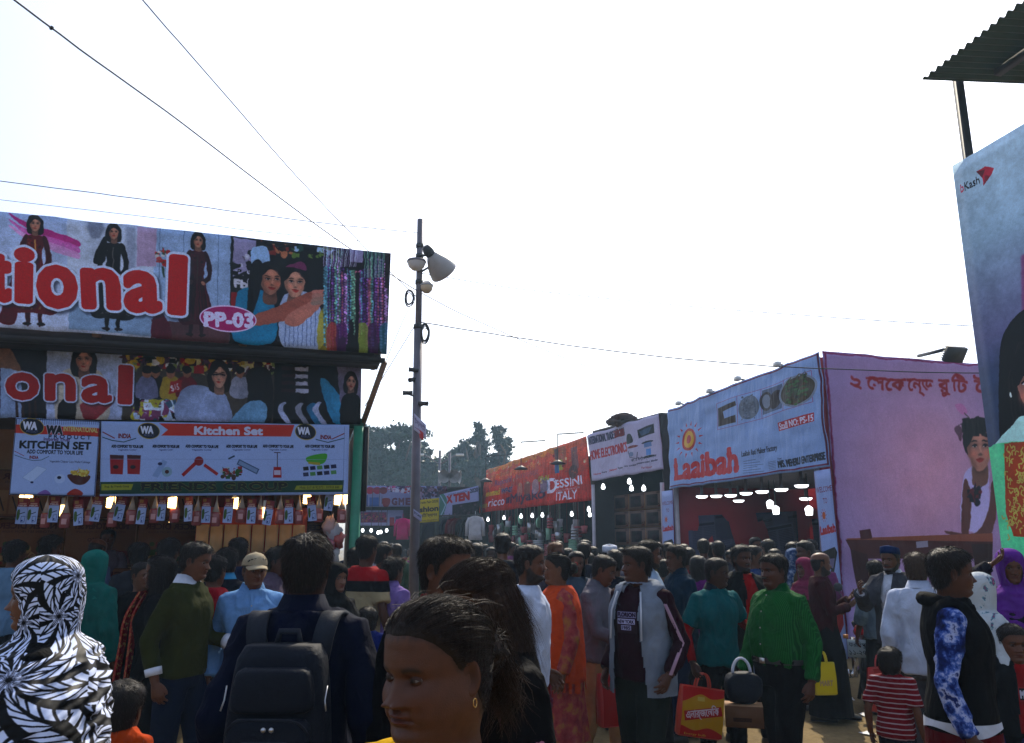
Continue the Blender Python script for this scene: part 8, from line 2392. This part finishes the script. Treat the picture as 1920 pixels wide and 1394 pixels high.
for sd_ in (1, -1):
 A_ = np.stack(interp_rows(np.array([(0, sd_ * .07, -.10, 1.46), (.2, sd_ * .10, -.17, 1.30), (.5, sd_ * .13, -.19, 1.05), (1, sd_ * .17, -.22, .45)]), np.linspace(0, 1, 24)), -1)
 V = np.concatenate([A_ + [-.06, .005 * math.sin(1), 0], A_ + [0, -.03, 0], A_ + [.06, 0, 0]]); F = [(j * 24 + i, j * 24 + i + 1, (j + 1) * 24 + i + 1, (j + 1) * 24 + i) for j in range(2) for i in range(23)]
 obj("stole", mesh_data("stole", V, np.array(F), m_st, True), r)
r, P = stand("man in a bright red T-shirt with lettering across the back", 404, 1040, 6.5, 165, hair='short', lod=1, top=('tshirt', (.36, .015, .045)), bottom=('trousers', (.07, .05, .035)), skin=1)
c = Canvas(300, 90, (.63, .13, .23)); c.text("TURKISH CARGO", 10, 52, 34, (.80, .62, .66), width=280, bold=.03); c.text("1977", 130, 82, 16, (.75, .55, .6)); chest_patch(P, "back_print", c.image("shirt_lettering"), -.12, .12, 1.23, 1.31, .166, True, .21)
stand("man in a dark jacket with a blue collar watching the stall", 428, 1027, 7.2, 178, hair='mid', lod=1, top=('long', (.015, .02, .035), {'collar': 1, 'collarc': (.10, .30, .48)}), skin=2)
stand("tall dark haired man in navy at the stall front", 448, 1008, 8.0, 190, hair='short', lod=1, top=('long', (.03, .04, .09)), skin=2)
r, P = stand("man in beige cap and light blue shirt facing the camera", 478, 1036, 5.9, 18, hair='crop', lod=1, head=(16, 2), top=('shirt', (.22, .36, .58), {'collar': 1, 'hem': .76, 'infl': .022, 'name': 'shirt'}), bottom=('trousers', (.04, .045, .06)), skin=1, arms={'r': (-.26, 0, .86), 'l': (.26, -.02, .86)}); ball_cap(P, fabric((.46, .40, .30)))
MB().box((.075, -.148, 1.24), (.085, .008, .10)).build("pocket", fabric((.22, .36, .58)), r)
stand("man in a dull lilac shirt behind the beige cap", 522, 1026, 7.2, 75, hair='mid', lod=1, top=('shirt', (.17, .13, .17), {'collar': 1}), skin=2)
r, P = stand("woman in black headscarf and robe looking right beside the green post", 630, 1055, 6.6, 48, fem=1, hair='hijab', lod=1, top=('dress', BLACKC), bottom=('skirt', BLACKC), skin=3, H=None) if False else stand("woman in black headscarf and robe looking right beside the green post", 630, 1055, 6.6, 48, fem=1, hair='hijab', lod=1, top=('dress', BLACKC), bottom=('skirt', BLACKC), skin=3); hijab(P, fabric((.012, .012, .014)), -36)
m_tri = ramp_mat("red_black_cream_shirt", [(0, (.45, .38, .25)), (.500, (.012, .012, .016)), (.535, (.42, .02, .04))], 'z', stretch=(1, 1, .4))
stand("tall man in red, black and cream T-shirt seen from behind", 688, 1003, 7.5, 152, hair='short', lod=1, top=('tshirt', m_tri), bottom=('trousers', (.03, .03, .05)), skin=2)
stand("person in a red T-shirt just right of the green post", 668, 1026, 8.6, 165, hair='short', lod=1, top=('tshirt', (.36, .02, .03)), skin=2)
stand("youth in a plain red T-shirt facing right by the pole", 717, 1019, 8.8, 120, hair='short', lod=1, top=('tshirt', (.40, .025, .025)), skin=1)
stand("man in a lilac shirt with back turned just left of the pole", 737, 1046, 7.5, 140, hair='spiky', lod=1, top=('shirt', (.26, .19, .40), {'collar': 1, 'infl': .022}), skin=1, bottom=('trousers', (.02, .02, .03)))
stand("child in a blue jacket with back turned below the lilac shirt", 690, 1138, 7.0, 185, hair='kidhair', kid=.6, lod=1, top=('long', (.02, .04, .22)), skin=1)
# stall keepers and customers at the left stall
stand("shopkeeper in a checked shirt behind the kitchenware counter", 205, 992, 10.4, 20, z0=.24, hair='short', lod=1, top=('shirt', (.14, .12, .16)), skin=2, arms={'l': (.2, -.34, 1.05)})
stand("balding man at the kitchenware counter with head bent", 178, 1006, 9.3, 165, hair='bald', lod=1, head=(0, 20), top=('shirt', (.10, .13, .22)), skin=2)
stand("spiky haired man at the counter left of the teal tunic", 96, 1006, 9.0, 140, hair='spiky', lod=1, top=('shirt', (.10, .20, .30)), skin=2)
stand("dark haired person at the far left of the counter in pale blue", 30, 1014, 8.4, 160, hair='mid', lod=1, top=('shirt', (.20, .30, .42)), skin=2)
stand("dark haired customer in grey between teal tunic and red stole", 262, 1018, 8.2, -150, hair='mid', lod=1, top=('shirt', (.05, .05, .06)), skin=2)
stand("person in a black cap and dark coat behind the red stole", 268, 1052, 7.0, 60, hair='crop', lod=1, top=('long', BLACKC), skin=3)
stand("dark haired customer bending at the counter near the red rack", 560, 1030, 8.3, 175, hair='mid', lod=1, top=('long', (.03, .03, .04)), skin=2)
stand("dark haired customer close behind the olive sweater", 318, 1010, 8.0, 170, hair='mid', lod=1, top=('shirt', (.04, .04, .06)), skin=2)
# people in the middle distance
mid = [("tall man with thick black hair in the street centre", 942, 1000, 9.0, 175, 'mid', (.03, .03, .04)), ("man in pink behind the long haired woman", 893, 1018, 9.8, 160, 'short', (.35, .06, .14)), ("man with cropped hair left of the tall man", 872, 1012, 10.6, 150, 'short', (.06, .06, .08)),
       ("girl with long loose hair facing the camera in the street", 1080, 1034, 8.6, 5, 'long', (.10, .13, .17)), ("man with hennaed hair in the street", 1040, 1016, 10.0, 40, 'short', (.12, .10, .14)), ("young man behind the girl with loose hair", 1094, 1016, 10.4, 170, 'short', (.05, .05, .07)),
       ("man in navy coat right of the orange shawl", 1152, 1030, 8.2, 178, 'short', (.012, .015, .03)), ("woman in purple near the corner stall", 1308, 1042, 8.9, 150, 'long', (.20, .03, .22)), ("man in red behind the dark blue polo", 1290, 1026, 9.8, 170, 'short', (.32, .03, .05)),
       ("customer with black hair at the corner stall front", 1318, 1010, 12.2, 160, 'short', (.08, .07, .09)), ("customer in grey in the corner stall doorway", 1346, 1014, 11.4, 190, 'short', (.10, .10, .12)), ("customer facing out from the corner stall", 1415, 1007, 12.8, 15, 'short', (.05, .05, .06)),
       ("second dark haired customer in the corner stall", 1440, 1012, 12.0, 200, 'mid', (.03, .03, .04)), ("tall customer beside the near stall pillar", 1520, 1012, 12.4, 200, 'mid', (.04, .035, .05)), ("child with black hair near the purple woman", 1246, 1048, 9.2, 120, 'short', (.10, .02, .05)),
       ("man in a light shirt at the oven cartons", 1230, 1016, 10.6, 150, 'short', (.25, .26, .30)), ("woman with dark hair left of the hooded vest", 1068, 1050, 9.6, 170, 'long', (.12, .16, .22))]
for lab, x, y, D, yw, hr, c_ in mid:
 stand(lab, x, y, D, yw, hair=hr, lod=2, hairc=(.09, .03, .012) if 'henna' in lab else None, fem=1 if ('woman' in lab or 'girl' in lab) else 0, top=('shirt', c_), skin=len(lab) % 4)
r, P = stand("man in a white prayer cap and grey coat seen from behind", 1143, 1022, 9.4, 175, hair='crop', lod=2, top=('long', (.16, .16, .20)), skin=1); kufi(P, fabric(WHITEC))

# the far crowd: copies of six plain figures
protos = []
for k, (c_, hr) in enumerate((((.05, .05, .07), 'short'), ((.30, .03, .04), 'short'), ((.20, .22, .28), 'mid'), ((.03, .05, .12), 'short'), ((.12, .09, .06), 'long'), ((.10, .16, .14), 'short'))):
 r, P = person("", (0, 0), H=1.66, yaw=0, hair=hr, lod=3 if k else 2, top=('shirt', c_), skin=k % 5, seed=40 + k); protos.append(r)
used = [False] * 6
far_tops = [fabric(c_) for c_ in ((.02, .02, .025), (.35, .04, .05), (.4, .4, .45), (.04, .08, .2), (.15, .1, .05), (.25, .08, .2), (.08, .15, .1), (.3, .25, .1), (.02, .03, .06), (.12, .12, .14))]


def place_far(k, x, ytop, D, yaw, i):
 src = protos[k]; p = at(x, ytop, D); S = min(max(p[2] + rnd.uniform(-.09, .07), 1.44), 1.86) / 1.72
 if used[k]:
  o = src.copy(); col.objects.link(o)
  for ch in list(src.children):
   c = ch.copy(); col.objects.link(c); c.parent = o
   if c.name.startswith("shirt"): c.material_slots[0].link = 'OBJECT'; c.material_slots[0].material = far_tops[i % 10]
 else: o = src; used[k] = True
 o.location = (p[0], p[1], 0); o.rotation_euler.z = R(yaw); o.scale = (S, S, S)
 tag(o, "dark haired person in the packed far crowd of the street", "person", "far crowd in the street")


g_ = np.random.default_rng(33); taken = []
i = 0
while i < 78:
 D = g_.uniform(10.5, 28); x = g_.uniform(655, 1010) if i < 46 else g_.uniform(1000, 1235) if i < 62 else g_.uniform(1225, 1540); 
 if i >= 46: D = g_.uniform(11.5, 18)
 if i >= 62: D = g_.uniform(9.6, 12.6)
 X = at(x, 1020, D)[0]
 if any(math.hypot(X - a, D - b) < .55 for a, b in taken) or abs(X - px0) + abs(D - py0) < .6: continue
 taken.append((X, D)); place_far(int(g_.integers(6)), x, 1030 - g_.uniform(-6, 14), D, g_.choice([170, 190, 150, 10, -20, 80, -80, 180]), i); i += 1

# ------------------------------------------------------------------ things people carry
def shopping_bag(label, top, w, h, d, yaw, mfront, mside, handles=True, name="shopping_bag", tilt=0.0):
 root = empty(name, tuple(top - np.array([0, 0, h + .10])), yaw); root.rotation_euler.y = tilt
 rows = [ring(0, 0, z, w / 2 * k, d / 2 * q, 24, .35) for z, k, q in ((0, .94, .9), (.02, 1, 1), (h * .5, 1.01, 1.1), (h, 1.0, .5))]
 v, f = loft(rows, False); obj("bag_body", mesh_data("bag_body", v, f + [tuple(range(23, -1, -1))], mside, True), root)
 u, vv = np.meshgrid(np.linspace(-.97, .97, 8), np.linspace(.03, .98, 8), indexing='ij')
 for s_ in (-1, 1):
  yq = s_ * (d / 2 * np.interp(vv, [0, .5, 1], [1.0, 1.12, .52]) + .006)
  P_ = np.stack([u * w / 2 * .97, yq, vv * h], -1).reshape(-1, 3)
  i_, j_ = np.meshgrid(np.arange(7), np.arange(7), indexing='ij'); F_ = np.stack([i_ * 8 + j_, (i_ + 1) * 8 + j_, (i_ + 1) * 8 + j_ + 1, i_ * 8 + j_ + 1], -1).reshape(-1, 4)
  uu = (u + 1) / 2 if s_ < 0 else (1 - u) / 2
  obj("printed_face", mesh_data("printed_face", P_, F_, mfront, True, uv=np.stack([uu, vv], -1).reshape(-1, 2)), root)
  if handles:
   t = np.linspace(0, math.pi, 14); v, f = tube(np.stack([w * .16 * np.cos(t), np.full(14, s_ * d * .22), h - .01 + .11 * np.sin(t)], -1), .007, 6); obj("handle", mesh_data("handle", v, f, mside, True), root)
 return tag(root, label, "bag")


c = Canvas(360, 420, (.80, .62, .06)); c.curve([(0, 0), (360, 0), (360, 60), (250, 90), (150, 60), (0, 130)], (.78, .10, .06)); c.curve([(0, 330), (120, 360), (240, 330), (360, 380), (360, 420), (0, 420)], (.74, .09, .06)); c.poly([(20, 210), (330, 140), (345, 215), (35, 290)], (.72, .08, .06)); c.text("এনার্জেলিক", 48, 270, 62, (.88, .80, .80), width=280, rot=-13, bold=.03); c.rect(130, 80, 190, 115, (.85, .75, .4)); c.text("Energy bulb", 40, 400, 18, (.85, .75, .3), width=180)
shopping_bag("yellow and red printed shopping bag held by the teal polo man", grip(teal, 'r'), .36, .36, .09, R(12), print_mat("energy_bag_print", c.image("energy_bag"), .75, rough=.4), mat("bag_red", (.45, .04, .02), .5), tilt=R(9))
c = Canvas(200, 240, (.86, .78, .04)); c.text("MART", 40, 170, 40, (.72, .62, .45), width=120, bold=.05)
shopping_bag("plain bright yellow shopping bag beside the green shirt", at(1541, 1222, 8.3), .22, .30, .08, R(5), print_mat("yellow_bag_print", c.image("yellow_bag"), .8, rough=.5), mat("bag_yellow", (.6, .5, .01), .5))
c = Canvas(64, 64, (.70, .08, .06))
pb_ = grip(teal, 'l')
v, f = ell_grid(14, 18)
o = obj("plastic_bag", mesh_data("plastic_bag", v * [.14, .09, .21] * (1 + .25 * vnoise(v * 2.5, 3))[:, None] * np.where(v[:, 2:3] > .4, 1 - .55 * (v[:, 2:3] - .4) / .6, 1) - [0, 0, .24], f, ramp_mat("blue_white_film", [(.40, (.10, .24, .50)), (.55, (.45, .50, .58)), (.7, (.5, .55, .6))], 'noise', 5, rough=.3), True), None, tuple(pb_)); tag(o, "thin blue and white plastic bag hanging from the teal polo man's hand", "bag")
# box and dark bag carried by the green shirt
g1 = grip(green, 'r'); 
cm = print_mat("plain_box_print", (lambda c: (c.rect(130, 120, 330, 160, (.30, .18, .10)), c.text("HOME APPLIANCE", 135, 155, 26, (.42, .27, .16), width=190), c.grain(.06, 2), c.image("plain_box"))[-1])(Canvas(420, 220, (.50, .36, .24))), .5, rough=.8)
o = carton("cardboard_box", "brown cardboard box with dark lettering carried by the green shirt", at(1396, 1360, 5.6), .24, .18, .13, np.array([.25, .97, 0]), np.array([.97, -.25, 0]), cm, cat="box")
v, f = ell_grid(14, 20); ob = obj("carry_bag", mesh_data("carry_bag", (np.sign(v) * np.abs(v) ** .7 * [.12, .08, .10] * (1 + .12 * vnoise(v * 2, 8))[:, None]) + [0, 0, .10], f, M_BP, True), None, tuple(at(1396, 1360, 5.6) + [0, 0, .135])); tag(ob, "dark rounded carry bag on top of the cardboard box", "bag")
t = np.linspace(0, math.pi, 12); MB().tube(np.stack([.06 * np.cos(t), 0 * t, .18 + .10 * np.sin(t)], -1), .01, 6).build("handle", fabric(WHITEC), ob, True)
# red cloth bags
for lab, x, y, D, c_ in (("red carrier bag behind the hooded vest man's knees", 1152, 1235, 6.2, (.40, .02, .03)), ("red carrier bag hanging near the striped child", 1650, 1228, 7.4, (.45, .03, .03))):
 c = Canvas(32, 32, (.72, .12, .12)); m_ = print_mat("red_bag_face_%d" % x, c.image("red_bag_%d" % x), .6, rough=.5); shopping_bag(lab, at(x, y, D), .28, .36, .10, .4, m_, mat("red_bag_side", (.40, .03, .03), .5))
# ------------------------------------------------------------------ motorcycle by the pink wall
mp_ = at(1625, 1150, 9.9); mo = empty("motorcycle", (mp_[0], mp_[1], 0), R(152))
RUB = mat("tyre_rubber", (.012, .012, .013), .8); MRED = mat("motorcycle_red", (.22, .015, .02), .3); CHR = mat("chrome", (.5, .5, .52), .2, 1.0)
for yy, nm in ((.62, "rear"), (-.66, "front")):
 wv, wf = MB(), None
 t = np.linspace(0, 2 * np.pi, 40); mbw = MB(); mbw.tube(np.stack([0 * t, yy + .27 * np.cos(t), .31 + .27 * np.sin(t)], -1), .048, 10, False); wh = mbw.build("wheel", RUB, mo, True)
 t = np.linspace(0, 2 * np.pi, 30); MB().tube(np.stack([0 * t, yy + .215 * np.cos(t), .31 + .215 * np.sin(t)], -1), .018, 8, False).build("rim", CHR, wh, True)
 mbs = MB()
 for k in range(8): a = k * .785; mbs.bar((0, yy, .31), (0, yy + .21 * math.cos(a), .31 + .21 * math.sin(a)), .014)
 mbs.build("spokes", CHR, wh)
def loft_y(rows): return loft([np.stack([cx + w * np.cos(t_) , np.full(16, y), z + h * np.sin(t_)], -1) for y, cx, z, w, h in rows for t_ in [np.linspace(0, 2 * np.pi, 16, endpoint=False)]])
obj("fuel_tank", mesh_data("fuel_tank", *loft_y([(-.30, 0, .86, .05, .05), (-.25, 0, .88, .13, .10), (-.05, 0, .88, .14, .11), (.12, 0, .84, .09, .07), (.16, 0, .82, .04, .03)]), MRED, True), mo)
obj("seat", mesh_data("seat", *loft_y([(.10, 0, .80, .08, .04), (.2, 0, .81, .12, .05), (.5, 0, .85, .12, .05), (.78, 0, .90, .10, .04), (.82, 0, .90, .05, .02)]), mat("black_seat", (.012, .012, .013), .5), True), mo)
obj("tail_cowl", mesh_data("tail_cowl", *loft_y([(.40, 0, .74, .10, .06), (.7, 0, .80, .10, .06), (.88, 0, .86, .06, .04), (.92, 0, .87, .03, .02)]), MRED, True), mo)
MB().box((0, .92, .82), (.12, .03, .06)).build("tail_light", mat("tail_red", (.5, .01, .01), .2), mo)
c = Canvas(220, 140, (.72, .76, .74)); c.text("ফরিদপুর-হ", 12, 56, 34, (.1, .12, .14), width=196); c.text("১১-২৭৭৭", 14, 120, 40, (.1, .12, .14), width=190)
sheet("number_plate", [np.array(q) for q in ((.14, .95, .74), (-.14, .95, .74), (-.14, .97, .56), (.14, .97, .56))], print_mat("plate_print", c.image("number_plate"), .8, rough=.4), mo, 4, 4, ripple=0)
obj("rear_fender", mesh_data("rear_fender", *tube([(0, .55, .68), (0, .75, .66), (0, .90, .55), (0, .96, .42)], [(.02, .07)] * 4, 10), RUB, True), mo)
obj("engine", mesh_data("engine", *loft([ring(0, -.02, z, .13, .20, 16, .5) for z in (.28, .34, .5, .6)]), mat("engine_metal", (.12, .12, .13), .4, .8), True), mo)
MB().tube([(.14, -.05, .32), (.17, .2, .28), (.18, .75, .36)], [.03, .035, .05], 12).build("exhaust", CHR, mo, True)
for s_ in (-1, 1):
 MB().tube([(s_ * .09, -.66, .31), (s_ * .09, -.46, .92)], .022, 10).build("fork", CHR, mo, True); MB().tube([(s_ * .12, .62, .31), (s_ * .13, .50, .72)], .028, 10).build("shock_absorber", CHR, mo, True)
 MB().tube([(0, -.44, .98), (s_ * .18, -.42, 1.04), (s_ * .36, -.30, 1.03)], .014, 8).build("handlebar", M_DARK, mo, True); MB().tube([(s_ * .28, -.36, 1.04), (s_ * .34, -.40, 1.2)], .007, 6).build("mirror_stem", M_DARK, mo, True); MB().lathe([(.001, .01), (.05, .008), (.055, 0), (.001, -.01)], c=(s_ * .34, -.40, 1.23), ax=(0, 1, .1), n=14).build("mirror", M_DARK, mo, True)
 MB().box((s_ * .16, .86, .76), (.05, .05, .04)).build("indicator", mat("amber_lens", (.5, .18, .02), .3), mo)
MB().lathe([(.001, -.08), (.09, -.07), (.10, .0), (.001, .02)], c=(0, -.56, .90), ax=(0, -1, 0), n=16).build("headlight", CHR, mo, True)
MB().bar((0, -.42, .9), (0, .5, .62), .05).build("frame", M_DARK, mo); MB().bar((.0, -.38, .8), (0, -.1, .25), .05).build("frame", M_DARK, mo); MB().bar((.16, .1, .0), (.08, .05, .35), .03).build("side_stand", M_DARK, mo)
tag(mo, "red and black motorcycle with white number plate parked by the pink wall", "motorcycle")
# wooden crate/stool and paper litter on the ground
for lab, x, y, D in (("torn white paper scrap on the dusty ground", 1621, 1342, 8.6), ("crumpled pale paper piece lying near the striped child", 1628, 1377, 7.9), ("small paper shred near the yellow bag", 1592, 1312, 9.4), ("scrap of paper between the teal polo and green shirt", 1378, 1352, 8.3)):
 p = on_plane(x, y, np.zeros(3), UP); g_ = np.random.default_rng(x); u, v = np.meshgrid(np.linspace(-1, 1, 6), np.linspace(-1, 1, 6), indexing='ij')
 P_ = np.stack([u * .06 + .01 * v, v * .05, .012 + .012 * vnoise(np.stack([u, v, u * 0], -1).reshape(-1, 3) * 1.5, x % 50).reshape(u.shape)], -1).reshape(-1, 3)
 i_, j_ = np.meshgrid(np.arange(5), np.arange(5), indexing='ij'); F_ = np.stack([i_ * 6 + j_, (i_ + 1) * 6 + j_, (i_ + 1) * 6 + j_ + 1, i_ * 6 + j_ + 1], -1).reshape(-1, 4)
 tag(obj("paper_scrap", mesh_data("paper_scrap", P_, F_, M_PAPERW, True), None, (p[0], p[1], 0), (0, 0, g_.uniform(0, 3))), lab, "litter")
# ------------------------------------------------------------------ haze in the air
hz = MB().box((0, 60, 8.0), (500, 270, 18.2))
haze = hz.build("haze", None)
m = bpy.data.materials.new("haze_air"); m.use_nodes = True; nt = m.node_tree
nt.nodes.remove(nt.nodes["Principled BSDF"])
pv = nt.nodes.new("ShaderNodeVolumePrincipled")
pv.inputs["Color"].default_value = (.52, .76, 1.0, 1); pv.inputs["Density"].default_value = .0015; pv.inputs["Anisotropy"].default_value = .25
nt.links.new(pv.outputs[0], nt.nodes["Material Output"].inputs["Volume"])
haze.data.materials.append(m)
tag(haze, "pale haze hanging over the fairground air", "haze", kind="stuff")
bpy.data.scenes.remove(WORK)
